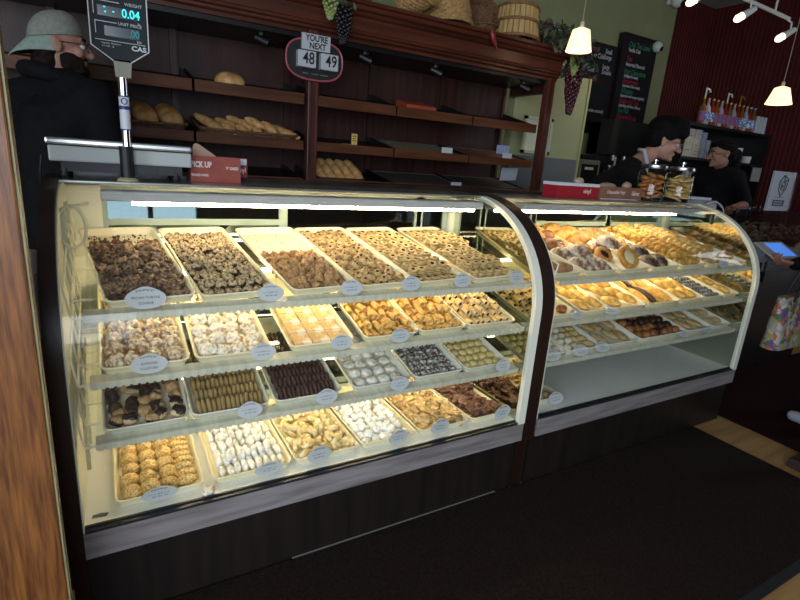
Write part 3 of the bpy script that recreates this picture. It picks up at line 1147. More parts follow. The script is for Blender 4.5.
T = tray(S[1], 0.198, 0.436, 0.56, 'cream tray of sugar-white almond clusters on the second shelf')
ms = [lump(0.0275, 0.027, 0.021, 0.009, 65, k + 60, [FLAKEW], 'sugared_almond_cluster', 4) for k in range(4)]
grid(ms, 'sugared_almond_cluster', T, 'sugar-white almond cluster', 'cookie', 'sugared almond clusters', 4, 7, 0.042, 0.196, 0.045, 0.40, jit=0.16, tilt=0.3, mode='cell')
card(S[1], 0.40, 0.004, 'oval card in front of the sugar-white almond clusters')

T = tray(S[1], 0.492, 0.732, 0.56, 'cream tray of sugar-dusted square bars on the second shelf')
bars = [slab_mesh(0.063, 0.060, 0.019, [BARM], 'sugared_bar', 0.003, 0.0012, k) for k in range(3)]
grid(bars, 'sugared_bar', T, 'sugar-dusted square bar', 'bar', 'sugared bars', 3, 4, 0.055, 0.186, 0.055, 0.255, jit=0.015, rot=0.03, mode='cell')
card(S[1], 0.672, 0.006, 'grey oval card in front of the sugar-dusted bars')

hm = [horn_mesh(0.046, 0.0135, [ROLLD, APRIC], 'apricot_roll', k) for k in range(3)]
for u0, u1, side, c0 in ((0.768, 1.0, 'first', 0.85), (1.003, 1.226, 'second', None)):
    T = tray(S[1], u0, u1, 0.56, f'cream tray of golden apricot rolls, {side} of the two on the second shelf')
    grid(hm, 'apricot_roll', T, f'golden apricot roll in the {side} apricot tray', 'pastry', f'apricot rolls of the {side} tray', 7, 7, 0.028, u1 - u0 - 0.026, 0.045, 0.37, jit=0.16, rot=0.22, tilt=0.12, mode='row')
    grid(hm, 'apricot_roll', T, f'golden apricot roll on the upper layer of the {side} apricot tray', 'pastry', f'upper apricot rolls of the {side} tray', 6, 5, 0.04, u1 - u0 - 0.04, 0.07, 0.30, h=0.024, jit=0.25, rot=0.4, tilt=0.2, skip=0.25)
card(S[1], 0.905, 0.004, 'grey oval card in front of the first apricot roll tray')

hm2 = [horn_mesh(0.044, 0.0135, [ROLLP, DARKJ], 'berry_roll', k + 5) for k in range(3)]
T = tray(S[1], 1.232, 1.488, 0.56, 'cream tray of pale rolls with dark berry ends beside the mirrored end')
grid(hm2, 'berry_roll', T, 'pale roll with a dark berry end', 'pastry', 'berry rolls', 7, 7, 0.032, 0.224, 0.045, 0.37, jit=0.12, rot=0.16, tilt=0.1, mode='cell')
grid(hm2, 'berry_roll', T, 'pale berry roll lying on the upper layer', 'pastry', 'upper berry rolls', 6, 4, 0.045, 0.21, 0.09, 0.27, h=0.024, jit=0.2, rot=0.3, tilt=0.15, skip=0.3)

# ------------------------------------------------------------------ left case, third shelf
T = tray(S[2], -0.058, 0.178, 0.54, 'pale tray of chocolate-dipped macaroons on the third shelf', TRAYG)
dip = [lump(0.0235, 0.021, 0.021, 0.007, 70, k + 80, [CHOC, PALEDOUGH], 'dipped_macaroon', 3, split=0.42) for k in range(4)]
bare = [lump(0.022, 0.021, 0.021, 0.007, 70, k + 90, [mat('toasted_macaroon', '9a7446', 'caa678', scale=80, rough=0.7, bump=0.6, bscale=200), CHOC], 'dipped_macaroon', 3, split=0.35) for k in range(2)]
grid(dip + dip[:2] + bare, 'dipped_macaroon', T, 'chocolate-dipped macaroon', 'cookie', 'dipped macaroons', 5, 9, 0.036, 0.2, 0.04, 0.40, jit=0.18, tilt=0.8, mode='cell')

T = tray(S[2], 0.182, 0.430, 0.54, 'pale tray of tan finger cookies standing in rows on the third shelf', TRAYG)
fm = [log_mesh(0.050, 0.0078, 0.0125, [TANF], 'tan_finger_cookie', 0, 0.002, k, 0, 0.9, 10, 8) for k in range(3)]
grid(fm, 'tan_finger_cookie', T, 'tan finger cookie', 'cookie', 'tan finger cookies', 14, 8, 0.028, 0.222, 0.046, 0.41, jit=0.06, rot=0.05, tilt=0.06, rx0=0.55, h=0.008, mode='row')
card(S[2], 0.355, -0.004, 'cream oval card in front of the tan finger cookies')

T = tray(S[2], 0.444, 0.690, 0.54, 'pale tray of dark cocoa finger cookies on the third shelf', TRAYG)
fm = [log_mesh(0.046, 0.0086, 0.0135, [CHOCF], 'cocoa_finger_cookie', 4, 0.0015, k, 0, 0.88, 10, 14) for k in range(3)]
grid(fm, 'cocoa_finger_cookie', T, 'dark ribbed cocoa finger cookie', 'cookie', 'cocoa finger cookies', 13, 8, 0.03, 0.218, 0.046, 0.39, jit=0.06, rot=0.06, tilt=0.06, rx0=0.45, h=0.008, mode='row')
card(S[2], 0.62, -0.004, 'cream oval card in front of the cocoa finger cookies')

T = tray(S[2], 0.734, 0.985, 0.54, 'pale tray of powdered round cookies on the third shelf', TRAYG)
dm = [lump(0.0255, 0.0255, 0.012, 0.002, 40, k, [PUFFW], 'powdered_round_cookie', 3) for k in range(3)]
grid(dm, 'powdered_round_cookie', T, 'powdered round cookie', 'cookie', 'powdered round cookies', 4, 7, 0.048, 0.205, 0.05, 0.38, jit=0.07, tilt=0.12, mode='cell')
card(S[2], 0.915, -0.002, 'white card in front of the powdered round cookies')

T = tray(S[2], 0.995, 1.236, 0.54, 'pale tray of dark sugared crinkle cookies on the third shelf', TRAYG)
cm = [lump(0.0175, 0.0175, 0.010, 0.003, 60, k + 5, [CRINK], 'crinkle_cookie', 3) for k in range(4)]
grid(cm, 'crinkle_cookie', T, 'dark crinkle cookie frosted with sugar', 'cookie', 'crinkle cookies', 6, 11, 0.034, 0.207, 0.045, 0.39, jit=0.2, tilt=0.4, h=0.003, mode='row')

T = tray(S[2], 1.242, 1.478, 0.54, 'pale tray of smooth yellow domed cookies on the third shelf', TRAYG)
ym = [lump(0.0225, 0.0225, 0.014, 0.001, 40, k + 5, [YELD], 'yellow_domed_cookie', 3, flat=0.3) for k in range(2)]
grid(ym, 'yellow_domed_cookie', T, 'yellow domed cookie', 'cookie', 'yellow domed cookies', 5, 8, 0.04, 0.196, 0.045, 0.37, jit=0.1, tilt=0.15, mode='cell')
card(S[2], 1.425, -0.002, 'pale card in front of the yellow domed cookies')

# ------------------------------------------------------------------ left case, lowest deck
D = DECK_M
T = tray(D, -0.045, 0.216, 0.50, 'cream tray of sesame cookies on the deck, beside the post', v0=0.016)
sm = [lump(0.0288, 0.0288, 0.0262, 0.002, 60, k, [SESAME], 'sesame_cookie', 3, flat=0.6) for k in range(3)]
grid(sm, 'sesame_cookie', T, 'round sesame cookie', 'cookie', 'round sesame cookies', 3, 7, 0.046, 0.156, 0.048, 0.42, jit=0.07, mode='cell', tilt=0.1)
so = [log_mesh(0.066, 0.0165, 0.0175, [SESAME], 'sesame_oval_cookie', 0, 0.002, k, 0, 0.55, 14, 14) for k in range(2)]
for k in range(9):
    put(so[k % 2], 'sesame_oval_cookie', T, f'oval sesame cookie, {ORD[k]} in the column from the tray front', 'cookie', 'oval sesame cookies', 0.208 + random.uniform(-.003, .003),
        0.048 + k * 0.036, 0.004 + 0.006 * (k > 1), PI / 2 + random.uniform(-0.12, 0.12), 0, 0.1)
card(D, 0.078, 0.010, 'dark grey oval card in front of the sesame cookies', w=0.105, h=0.05, lean=-8)
put(lump(0.021, 0.019, 0.016, 0.006, 70, 33, [FLAKEW], 'fallen_cookie', 3), 'fallen_cookie', D, 'single flaky cookie fallen on the deck beside the sesame tray', 'cookie', None, 0.218, -0.008, 0.001)
# a torn scrap lying in the deck's corner
bm = new_bm()
prism(bm, [(-0.02, -0.006, 0), (0.018, -0.009, 0), (0.024, 0.004, 0), (0.004, 0.010, 0), (-0.018, 0.007, 0)], (0, 0, 0.0015))
o = finish(bm, 'paper_scrap', mat('printed_scrap', '6e7880', '3a302a', scale=90, rough=0.5))
o.location = (-0.085, 1.515, DECKZ + 0.001)
tag(o, 'small torn paper scrap lying in the front corner of the deck', 'scrap')

T = tray(D, 0.240, 0.512, 0.50, 'cream tray of sugar-white finger cookies on the deck', v0=0.018)
wm = [log_mesh(0.046, 0.0115, 0.016, [SUGAR], 'sugared_finger_cookie', 0, 0.003, k, 0, 0.8, 12, 10) for k in range(3)]
grid(wm, 'sugared_finger_cookie', T, 'powdered white finger cookie', 'cookie', 'powdered finger cookies', 9, 8, 0.036, 0.238, 0.05, 0.42, jit=0.12, rot=0.12, tilt=0.12, mode='row', h=0.002)
grid(wm, 'sugared_finger_cookie', T, 'powdered white finger cookie on the upper layer', 'cookie', 'upper powdered finger cookies', 7, 5, 0.06, 0.21, 0.11, 0.36, h=0.024, jit=0.2, rot=0.3, tilt=0.2, skip=0.15)
card(D, 0.420, 0.008, 'dark blue-grey oval card in front of the powdered finger cookies', w=0.10, h=0.048, lean=-8)

T = tray(D, 0.518, 0.772, 0.50, 'cream tray of pale knotted cookies on the deck', v0=0.018)


def knot(k):
    bm = new_bm()
    pts = []
    for i in range(16):
        a = i / 15
        th = a * 1.5 * PI + k
        pts.append(Vector((math.cos(th) * 0.017 * (1 - 0.3 * a) + 0.018 * (a - 0.5), math.sin(th) * 0.013, 0.012 + 0.010 * math.sin(a * PI * 1.5))))
    tube(bm, pts, [0.0105 * (0.75 + 0.35 * math.sin(PI * min(max(i / 15, 0.03), 0.97))) for i in range(16)], 10)
    lo = min(v.co.z for v in bm.verts)
    for v in bm.verts:
        v.co.z -= lo
    return to_mesh(bm, 'knotted_cookie', [KNOTD])


km = [knot(k * 1.3) for k in range(5)]
grid(km, 'knotted_cookie', T, 'pale knotted dough cookie in the deck tray', 'cookie', 'knotted cookies', 5, 9, 0.042, 0.212, 0.045, 0.41, jit=0.22, tilt=0.3)
grid(km, 'knotted_cookie', T, 'pale knotted dough cookie in the deck tray', 'cookie', 'knotted cookies', 4, 7, 0.06, 0.19, 0.075, 0.36, h=0.022, jit=0.3, tilt=0.5, skip=0.1)
card(D, 0.600, 0.006, 'pale blue oval card in front of the knotted cookies', w=0.088, h=0.070, lean=-8)

T = tray(D, 0.782, 1.032, 0.50, 'cream tray of powdered snowball cookies on the deck', v0=0.018)
bmz = [lump(0.0175, 0.0175, 0.0165, 0.003, 60, k + 11, [SUGARB], 'snowball_cookie', 3, flat=0.6) for k in range(4)]
grid(bmz, 'snowball_cookie', T, 'white powdered snowball cookie heaped in the deck tray', 'cookie', 'snowball cookies', 6, 10, 0.036, 0.214, 0.042, 0.41, jit=0.2, tilt=0.3)
grid(bmz, 'snowball_cookie', T, 'white powdered snowball cookie heaped in the deck tray', 'cookie', 'snowball cookies', 5, 8, 0.052, 0.198, 0.062, 0.36, h=0.022, jit=0.25, tilt=0.3, skip=0.1)
card(D, 0.930, 0.006, 'blue-grey oval card in front of the snowball cookies', w=0.088, h=0.062, lean=-8)

T = tray(D, 1.042, 1.298, 0.50, 'cream tray of tan leaf-shaped cookies on the deck', v0=0.018)
lm = [shard_mesh(0.040, 0.054, 0.008, [LEAFT], 'tan_leaf_cookie', k * 1.7) for k in range(5)]
for hh, sk in ((0.002, 0), (0.014, 0.05), (0.026, 0.2), (0.036, 0.5)):
    grid(lm, 'tan_leaf_cookie', T, 'tan leaf-shaped cookie heaped in the deck tray', 'cookie', 'tan leaf cookies', 5, 10, 0.045, 0.21, 0.045, 0.41, h=hh, jit=0.35, tilt=0.55, skip=sk)
card(D, 1.125, 0.006, 'blue oval card in front of the tan leaf cookies', w=0.090, h=0.070, lean=-8)

T = tray(D, 1.304, 1.512, 0.50, 'cream tray of chocolate leaf cookies on the deck beside the mirrored end', v0=0.018)
lm = [shard_mesh(0.038, 0.052, 0.008, [LEAFC], 'chocolate_leaf_cookie', k * 1.9 + 4) for k in range(5)]
for hh, sk in ((0.002, 0), (0.014, 0.05), (0.026, 0.2), (0.036, 0.5)):
    grid(lm, 'chocolate_leaf_cookie', T, 'dark chocolate leaf cookie heaped in the deck tray', 'cookie', 'chocolate leaf cookies', 4, 10, 0.045, 0.165, 0.045, 0.41, h=hh, jit=0.35, tilt=0.6, skip=sk)
card(D, 1.460, 0.006, 'blue oval card in front of the chocolate leaf cookies', w=0.090, h=0.068, lean=-8)
# ------------------------------------------------------------------ right case: pastry shapes
CRUST = mat('baked_crust', 'a86a26', 'dba653', scale=28, rough=0.45, bump=0.3, bscale=120, rnd=0.08)
CRUSTD = mat('deep_baked_crust', '6e3f1c', 'a56a34', scale=30, rough=0.5, bump=0.4, bscale=120, rnd=0.1)
TURNM = mat('sugared_turnover_crust', '9a6c46', 'bf946b', scale=45, rough=0.7, bump=0.4, bscale=160, rnd=0.06)
DUST = mat('dusted_shell_pastry', '7a4f2e', 'd9cdbd', scale=26, rough=0.75, bump=0.4, bscale=120, lo=0.38, hi=0.56)
DUSTC = mat('dusted_chocolate_shell', '43261a', 'b79e8a', scale=26, rough=0.7, bump=0.4, bscale=120, lo=0.42, hi=0.68)
CUSTARD = mat('pale_custard', 'e6d8a6', rough=0.3)
BERRY = mat('dark_berry_jam', '2b0f14', '48161c', scale=60, rough=0.2)
BISC = mat('golden_biscotti', 'b98332', 'e3bd69', scale=45, rough=0.65, bump=0.5, bscale=140, rnd=0.1)
BISCP = mat('pale_biscotti', 'b8924e', 'dcc084', scale=45, rough=0.7, bump=0.5, bscale=140, rnd=0.1)
OVALM = mat('crackled_oval_biscuit', 'c08c36', 'ecca78', scale=40, rough=0.6, bump=0.5, bscale=110, rnd=0.06)
BEIGE = mat('beige_oval_biscuit', 'a08658', 'c6ac7b', scale=40, rough=0.7, bump=0.3, bscale=120, rnd=0.08)
GREYB = mat('greyish_white_biscuit', 'b3aa92', 'd4ccb6', scale=40, rough=0.7, bump=0.3, bscale=120, rnd=0.06)
STRIPE = mat('blue_grey_striped_cookie', '3e4048', 'a3a4a8', scale=60, rough=0.5, stretch=(1, 5, 1), lo=0.44, hi=0.54, rnd=0.15)
CHOCB = mat('chocolate_biscuit', '2c1a14', '46291d', scale=40, rough=0.5, bump=0.3, bscale=120, rnd=0.15)


def turnover(k):
    bm = new_bm()
    vs = []
    n = 9
    base = []
    for i in range(n + 1):
        for j in range(n + 1 - i):
            a, b = i / n, j / n
            c = 1 - a - b
            x = -0.06 * a + 0.06 * b
            y = -0.035 * (a + b) + 0.055 * c
            e = min(a, b, c) * 3
            z = 0.003 + 0.028 * (e ** 0.55) if e > 0 else 0.003
            base.append((i, j, bm.verts.new((x, y, z + 0.002 * noise.noise(Vector((x * 70, y * 70, k)))))))
    g = {(i, j): v for i, j, v in base}
    for i in range(n):
        for j in range(n - i):
            bm.faces.new((g[i, j], g[i + 1, j], g[i, j + 1]))
            if (i + 1, j + 1) in g:
                bm.faces.new((g[i + 1, j], g[i + 1, j + 1], g[i, j + 1]))
    edge = [g[i, 0] for i in range(n)] + [g[n - j, j] for j in range(n)] + [g[0, j] for j in range(n, 0, -1)]
    lowv = [bm.verts.new((v.co.x, v.co.y, 0)) for v in edge]
    bridge(bm, lowv, edge)
    bm.faces.new(lowv)
    return to_mesh(bm, 'turnover', [TURNM])


def shell(k, m):
    """ridged shell pastry, pointed towards -y"""
    bm = new_bm()
    rings = []
    nr, seg = 22, 18
    for i in range(nr + 1):
        t = i / nr
        w = 0.043 * math.sin(PI * min(0.04 + t * 0.94, 1)) ** 0.7 * (0.55 + 0.6 * t)
        zz = 0.030 * math.sin(PI * min(0.03 + t * 0.94, 1)) ** 0.6 * (0.6 + 0.5 * t)
        rid = 1 + 0.10 * (1 if i % 3 == 0 else -0.4)
        vs = []
        for s in range(seg):
            a = 2 * PI * s / seg
            p = Vector((math.cos(a) * w * rid, (t - 0.5) * 0.105, max(math.sin(a) * zz * rid, -0.3 * zz) + 0.3 * zz))
            p += Vector((0, 0, 0.002 * noise.noise(p * 60 + Vector((k, 0, 0)))))
            vs.append(bm.verts.new(p))
        rings.append(vs)
    for a, b in zip(rings, rings[1:]):
        bridge(bm, a, b)
    bm.faces.new(rings[0][::-1])
    bm.faces.new(rings[-1])
    return to_mesh(bm, 'shell_pastry', [m])


def danish_meshes(fill, rx=0.043, ry=0.036):
    bm = new_bm()
    wob = lambda k, i, a: 1 + 0.05 * math.sin(3 * a + k)
    lathe(bm, [(0.030, 0.0), (0.041, 0.006), (0.043, 0.015), (0.038, 0.024), (0.030, 0.025), (0.024, 0.018), (0.0005, 0.015)], 28,
          Matrix.Diagonal((rx / 0.043, ry / 0.043, 1, 1)), cap=False, wob=wob)
    c = to_mesh(bm, 'danish', [CRUST])
    bm = new_bm()
    lathe(bm, [(0.025, 0.017), (0.021, 0.0215), (0.012, 0.024), (0.0005, 0.0245)], 20, Matrix.Diagonal((rx / 0.043, ry / 0.043, 1, 1)), cap=False,
          wob=lambda k, i, a: 1 + 0.07 * math.sin(4 * a + 1))
    f = to_mesh(bm, 'filling', [fill])
    return c, f


def danish(T, meshes, label, u, v, h, rz=0.0, rx=0.0, s=1.0):
    o = put(meshes[0], 'danish', T, label, 'pastry', None, u, v, h, rz, rx, 0, s)
    link(meshes[1], 'filling', o)
    return o


def crown_bun(k):
    bm = new_bm()
    vs = ball(bm, (0, 0, 0), (0.046, 0.042, 0.034), 4)
    for v in vs:
        a = math.atan2(v.co.y, v.co.x)
        v.co += Vector((v.co.x, v.co.y, 0)).normalized() * 0.004 * math.cos(6 * a + k) if (v.co.x or v.co.y) else Vector()
        v.co.z = max(v.co.z, -0.014) + 0.014
    rough_up(vs, 0.003, 40, k)
    return to_mesh(bm, 'crown_bun', [CRUST])


shells = [shell(k, DUST) for k in range(2)]
shellc = [shell(k + 3, DUSTC) for k in range(2)]
turn = [turnover(k) for k in range(2)]
buns = [crown_bun(k) for k in range(3)]
dark_bun = lump(0.038, 0.034, 0.030, 0.004, 40, 5, [CRUSTD], 'brown_bun', 3, flat=0.5)
berry_d = danish_meshes(BERRY)
cream_d = danish_meshes(CUSTARD, 0.056, 0.048)

# ------------------------------------------------------------------ right case, top shelf
T = tray(S[0], 1.672, 1.868, LT, 'cream tray of turnovers and golden buns beside the dark divider')
put(turn[0], 'turnover', T, 'sugared triangular turnover at the front corner by the divider', 'pastry', None, 0.125, 0.085, 0.004, 0.25, 0, 0, 1.2)
put(turn[1], 'turnover', T, 'triangular turnover lying behind the front one by the divider', 'pastry', None, 0.085, 0.17, 0.012, -0.5, 0.12, 0, 1.2)
put(turn[0], 'turnover', T, 'third triangular turnover from the tray front by the divider', 'pastry', None, 0.12, 0.26, 0.006, 0.2, 0.1, 0, 1.2)
for k, (u, v, h) in enumerate(((0.06, 0.50, 0.002), (0.15, 0.51, 0.002), (0.10, 0.43, 0.004), (0.105, 0.475, 0.036), (0.055, 0.40, 0.003), (0.155, 0.395, 0.003))):
    lab = 'golden bun on top of the heap behind the turnovers' if k == 3 else f'golden bun behind the turnovers, {ORD[k if k < 3 else k - 1]} of its heap'
    put(buns[k % 3], 'golden_bun', T, lab, 'bun', 'golden buns by the divider', u, v, h, k * 0.7, 0, 0, 1.2)

T = tray(S[0], 1.875, 2.112, LT, 'cream tray of sugar-dusted shell pastries on the top shelf')
for k, (u, v, h, rz, rx) in enumerate(((0.065, 0.085, 0.003, 0.6, 0.0), (0.165, 0.075, 0.003, 0.9, 0.0), (0.06, 0.20, 0.003, 0.4, 0.0), (0.135, 0.16, 0.03, 0.5, 0.15), (0.17, 0.22, 0.003, 0.8, 0))):
    put(shells[k % 2], 'shell_pastry', T, ('sugar-dusted shell pastry on top of the others' if k == 3 else f'sugar-dusted ridged shell pastry, {ORD[k if k < 3 else k - 1]} in its tray from the front'), 'pastry', 'dusted shell pastries', u, v, h, rz, rx, 0, 1.35)
put(dark_bun, 'brown_bun', T, 'brown glossy bun behind the dusted shell pastries', 'bun', None, 0.08, 0.32, 0.004, 0.3, 0, 0, 1.25)
danish(T, berry_d, 'small berry danish behind the dusted shell pastries', 0.165, 0.335, 0.004, 0.3, 0.25, 1.25)
put(dark_bun, 'brown_bun', T, 'brown bun standing near the middle of the shell pastry tray', 'bun', None, 0.17, 0.43, 0.004, 1.3, 0, 0, 1.2)
for k, (u, v) in enumerate(((0.06, 0.40), (0.06, 0.50), (0.14, 0.51))):
    put(buns[k % 3], 'golden_bun', T, f'golden bun at the back of the shell pastry tray, {ORD[k]} of three', 'bun', 'golden buns behind the shells', u, v, 0.003, k, 0, 0, 1.2)

T = tray(S[0], 2.118, 2.356, LT, 'cream tray of cream and berry danishes on the top shelf')
danish(T, berry_d, 'danish with dark berry jam beside the cream danish', 0.055, 0.17, 0.012, 0.2, 0.5, 1.35)
danish(T, cream_d, 'large golden danish with a pale cream centre at the tray front', 0.125, 0.085, 0.035, 0.1, 0.75, 1.3)
danish(T, berry_d, 'berry danish behind the cream danish', 0.06, 0.28, 0.004, 1.0, 0.2, 1.25)
put(shells[0], 'shell_pastry', T, 'sugar-dusted shell pastry resting behind the cream danish', 'pastry', None, 0.160, 0.225, 0.05, 1.2, 0.1, 0, 1.4)
put(shells[1], 'shell_pastry', T, 'sugar-dusted shell pastry under the one behind the cream danish', 'pastry', None, 0.16, 0.28, 0.004, 1.0, 0, 0, 1.35)
for k, (u, v) in enumerate(((0.06, 0.35), (0.15, 0.39), (0.06, 0.44), (0.15, 0.49), (0.06, 0.53))):
    put(buns[k % 3], 'golden_bun', T, f'golden bun behind the danishes, {ORD[k]} from the front', 'bun', 'golden buns behind the danishes', u, v, 0.003, k * 1.1, 0, 0, 1.2)

T = tray(S[0], 2.362, 2.600, LT, 'cream tray of chocolate shells and round biscuits on the top shelf')
for k, (u, v, h, rz) in enumerate(((0.07, 0.075, 0.003, 1.2), (0.165, 0.085, 0.003, 1.4), (0.11, 0.17, 0.02, 1.1))):
    put(shellc[k % 2], 'chocolate_shell', T, f'dusted chocolate shell pastry, {ORD[k]} from the tray front', 'pastry', None, u, v, h, rz, 0.1, 0, 1.3)
kn = [lump(0.030, 0.028, 0.022, 0.006, 45, k + 9, [BEIGE if k else CRUST], 'round_biscuit', 3) for k in range(3)]
grid(kn, 'round_biscuit', T, 'lumpy round golden biscuit behind the chocolate shells', 'biscuit', 'round golden biscuits', 4, 6, 0.045, 0.195, 0.23, 0.53, jit=0.15, tilt=0.2)

bis = [log_mesh(0.105, 0.013, 0.022, [BISC], 'biscotti', 0, 0.004, k, 0.004, 0.75, 12, 14) for k in range(3)]
bip = [log_mesh(0.105, 0.013, 0.022, [BISCP], 'biscotti', 0, 0.004, k + 7, 0.004, 0.75, 12, 14) for k in range(3)]
for (u0, u1, m, lab) in ((2.606, 2.845, bis, 'golden'), (2.851, 3.09, bip, 'pale')):
    T = tray(S[0], u0, u1, LT, f'cream tray of {lab} biscotti on the top shelf of the far case')
    grid(m, 'biscotti', T, f'{lab} biscotti slice in the biscotti tray', 'biscotti', f'{lab} biscotti, lower layer', 2, 17, 0.066, 0.172, 0.045, 0.54, jit=0.05, rot=0.06, rz0=PI / 2, rx0=0, tilt=0.05, mode='row')
    grid(m, 'biscotti', T, f'{lab} biscotti slice lying on the others', 'biscotti', f'{lab} biscotti, upper layer', 2, 14, 0.072, 0.165, 0.09, 0.52, h=0.026, jit=0.08, rot=0.1, rz0=PI / 2, tilt=0.06, skip=0.08)
card(S[0], 2.985, 0.012, 'blue-grey card in front of the pale biscotti in the far case', w=0.095)
T = tray(S[0], 3.096, 3.258, LT, 'narrow cream tray of golden loaves beside the far mirrored end')
lf = log_mesh(0.13, 0.030, 0.026, [CRUST], 'golden_loaf', 0, 0.004, 3, 0, 0.6, 14, 14)
for k in range(4):
    put(lf, 'golden_loaf', T, f'small golden loaf beside the far mirrored end, {ORD[k]} from the front', 'loaf', 'loaves at the far mirrored end', 0.08, 0.09 + 0.12 * k, 0.003, PI / 2 + 0.1 * (k % 2))

# ------------------------------------------------------------------ right case, second shelf
ov = [log_mesh(0.105, 0.028, 0.020, [OVALM], 'oval_biscuit', 0, 0.003, k, 0, 0.55, 16, 16) for k in range(3)]
T = tray(S[1], 1.660, 1.866, 0.56, 'cream tray of jam-dotted biscuits beside the divider')
put(dark_bun, 'brown_bun', T, 'dark brown bun at the front of the tray beside the divider', 'bun', None, 0.155, 0.06, 0.003, 0.4, 0, 0, 0.75)
for k, (u, v) in enumerate(((0.06, 0.10), (0.06, 0.22), (0.14, 0.20), (0.06, 0.34), (0.14, 0.32), (0.10, 0.43))):
    put(ov[k % 3], 'oval_biscuit', T, f'golden oval biscuit beside the divider, {ORD[k]} from the front', 'biscuit', 'oval biscuits by the divider', u, v, 0.003, 0.2 * (k % 2))
for (u0, u1, lab, nm, n) in ((1.895, 2.086, 'first', 2, 5), (2.094, 2.376, 'second', 3, 5)):
    T = tray(S[1], u0, u1, 0.56, f'cream tray of crackled golden oval biscuits, {lab} on the second shelf')
    w = u1 - u0
    for r in range(n):
        for c in range(nm - 1 if nm == 3 else 2):
            uu = w * (c + 0.7) / (2.4)
            put(ov[(r + c) % 3], 'oval_biscuit', T, f'crackled golden oval biscuit, {ORD[c]} column, {ORD[r]} row of the {lab} oval tray', 'biscuit', f'oval biscuits of the {lab} tray',
                uu + random.uniform(-0.005, 0.005), 0.075 + r * 0.085, 0.003 + 0.010 * ((r + c) % 2), PI / 2 * (0.25 if nm == 2 else 0.5) + random.uniform(-0.2, 0.2), 0.05, 0)
card(S[1], 1.86, 0.006, 'folded grey card leaning in front of the tray beside the divider', lean=50, w=0.09)
card(S[1], 2.09, 0.006, 'folded grey card leaning in front of the oval biscuits', lean=50, yaw=-20, w=0.09)
lb = [log_mesh(0.16, 0.019, 0.019, [BISC], 'long_biscotti', 0, 0.004, k, 0.004, 0.6, 14, 18) for k in range(2)]
lc = log_mesh(0.16, 0.018, 0.019, [CHOCB], 'long_biscotti', 0, 0.004, 6, 0.004, 0.6, 14, 18)
T = tray(S[1], 2.386, 2.664, 0.56, 'cream tray of long golden biscotti with one chocolate stick')
for r in range(3):
    for c in range(5):
        choc = c == 1
        put(lc if choc else lb[c % 2], 'long_biscotti', T, f'long {"chocolate" if choc else "golden"} biscotti, {ORD[c]} from the left in the {ORD[r]} row', 'biscotti', 'long biscotti', 0.042 + c * 0.046, 0.10 + r * 0.15, 0.003 + 0.006 * (c % 2), random.uniform(-0.1, 0.1) - 0.12)
T = tray(S[1], 2.670, 2.892, 0.56, 'cream tray of large golden ovals beside the striped cookies')
for r in range(5):
    for c in range(2):
        put(ov[(r * 2 + c) % 3], 'oval_biscuit', T, f'large golden oval biscuit beside the striped cookies, {ORD[c]} column, {ORD[r]} row', 'biscuit', 'large golden ovals', 0.065 + c * 0.09, 0.08 + r * 0.085, 0.003 + 0.008 * (r % 2), 0.5 + random.uniform(-0.15, 0.15), 0, 0, 1.08)
stp = [log_mesh(0.042, 0.012, 0.012, [STRIPE], 'striped_cookie', 0, 0.001, k, 0, 0.7, 12, 10) for k in range(2)]
T = tray(S[1], 2.897, 3.104, 0.56, 'cream tray of small blue-grey striped cookies in the far case')
grid(stp, 'striped_cookie', T, 'small blue-grey striped cookie in the far case', 'cookie', 'striped cookies', 6, 11, 0.03, 0.178, 0.045, 0.44, jit=0.12, rot=0.3, rz0=0.9, tilt=0.15, mode='row')
T = tray(S[1], 3.110, 3.258, 0.56, 'narrow cream tray of golden ovals beside the far mirrored end')
for r in range(4):
    put(ov[r % 3], 'oval_biscuit', T, f'golden oval beside the far mirrored end on the second shelf, {ORD[r]} from front', 'biscuit', 'golden ovals at the far end', 0.075, 0.08 + r * 0.10, 0.003, 0.5)

# ------------------------------------------------------------------ right case, third shelf
gb = [lump(0.022, 0.021, 0.019, 0.003, 50, k, [GREYB], 'pale_ball_cookie', 3, flat=0.6) for k in range(3)]
bb = [log_mesh(0.062, 0.019, 0.016, [BEIGE], 'beige_oval_cookie', 0, 0.002, k, 0, 0.5, 14, 12) for k in range(3)]
T = tray(S[2], 1.652, 1.836, 0.54, 'pale tray of greyish ball cookies on the third shelf beside the divider', TRAYG)
grid(gb, 'pale_ball_cookie', T, 'greyish ball cookie beside the divider', 'cookie', 'ball cookies beside the divider', 4, 8, 0.034, 0.15, 0.045, 0.38, jit=0.1, tilt=0.2, mode='cell')
T = tray(S[2], 1.842, 2.076, 0.54, 'pale tray of ball and oval cookies on the third shelf', TRAYG)
grid(gb, 'pale_ball_cookie', T, 'greyish ball cookie beside the beige ovals', 'cookie', 'ball cookies beside the ovals', 2, 8, 0.04, 0.088, 0.045, 0.38, jit=0.1, tilt=0.2, mode='cell')
grid(bb, 'beige_oval_cookie', T, 'beige oval cookie beside the balls', 'cookie', 'beige ovals beside the balls', 2, 8, 0.135, 0.195, 0.045, 0.38, jit=0.1, rot=0.2, rz0=0.9, tilt=0.1, mode='cell')
card(S[2], 1.735, 0.004, 'white card in front of the greyish ball cookies beside the divider', lean=38, w=0.11)
card(S[2], 1.925, 0.004, 'white card between the ball and oval cookies', lean=38, w=0.11)
card(S[2], 2.080, 0.004, 'white card at the edge of the beige oval cookies', lean=38, w=0.11)
T = tray(S[2], 2.084, 2.372, 0.54, 'pale tray of large flat beige biscuits on the third shelf', TRAYG)
fb = [log_mesh(0.10, 0.030, 0.013, [BEIGE], 'flat_oval_biscuit', 0, 0.003, k + 3, 0, 0.5, 16, 14) for k in range(2)]
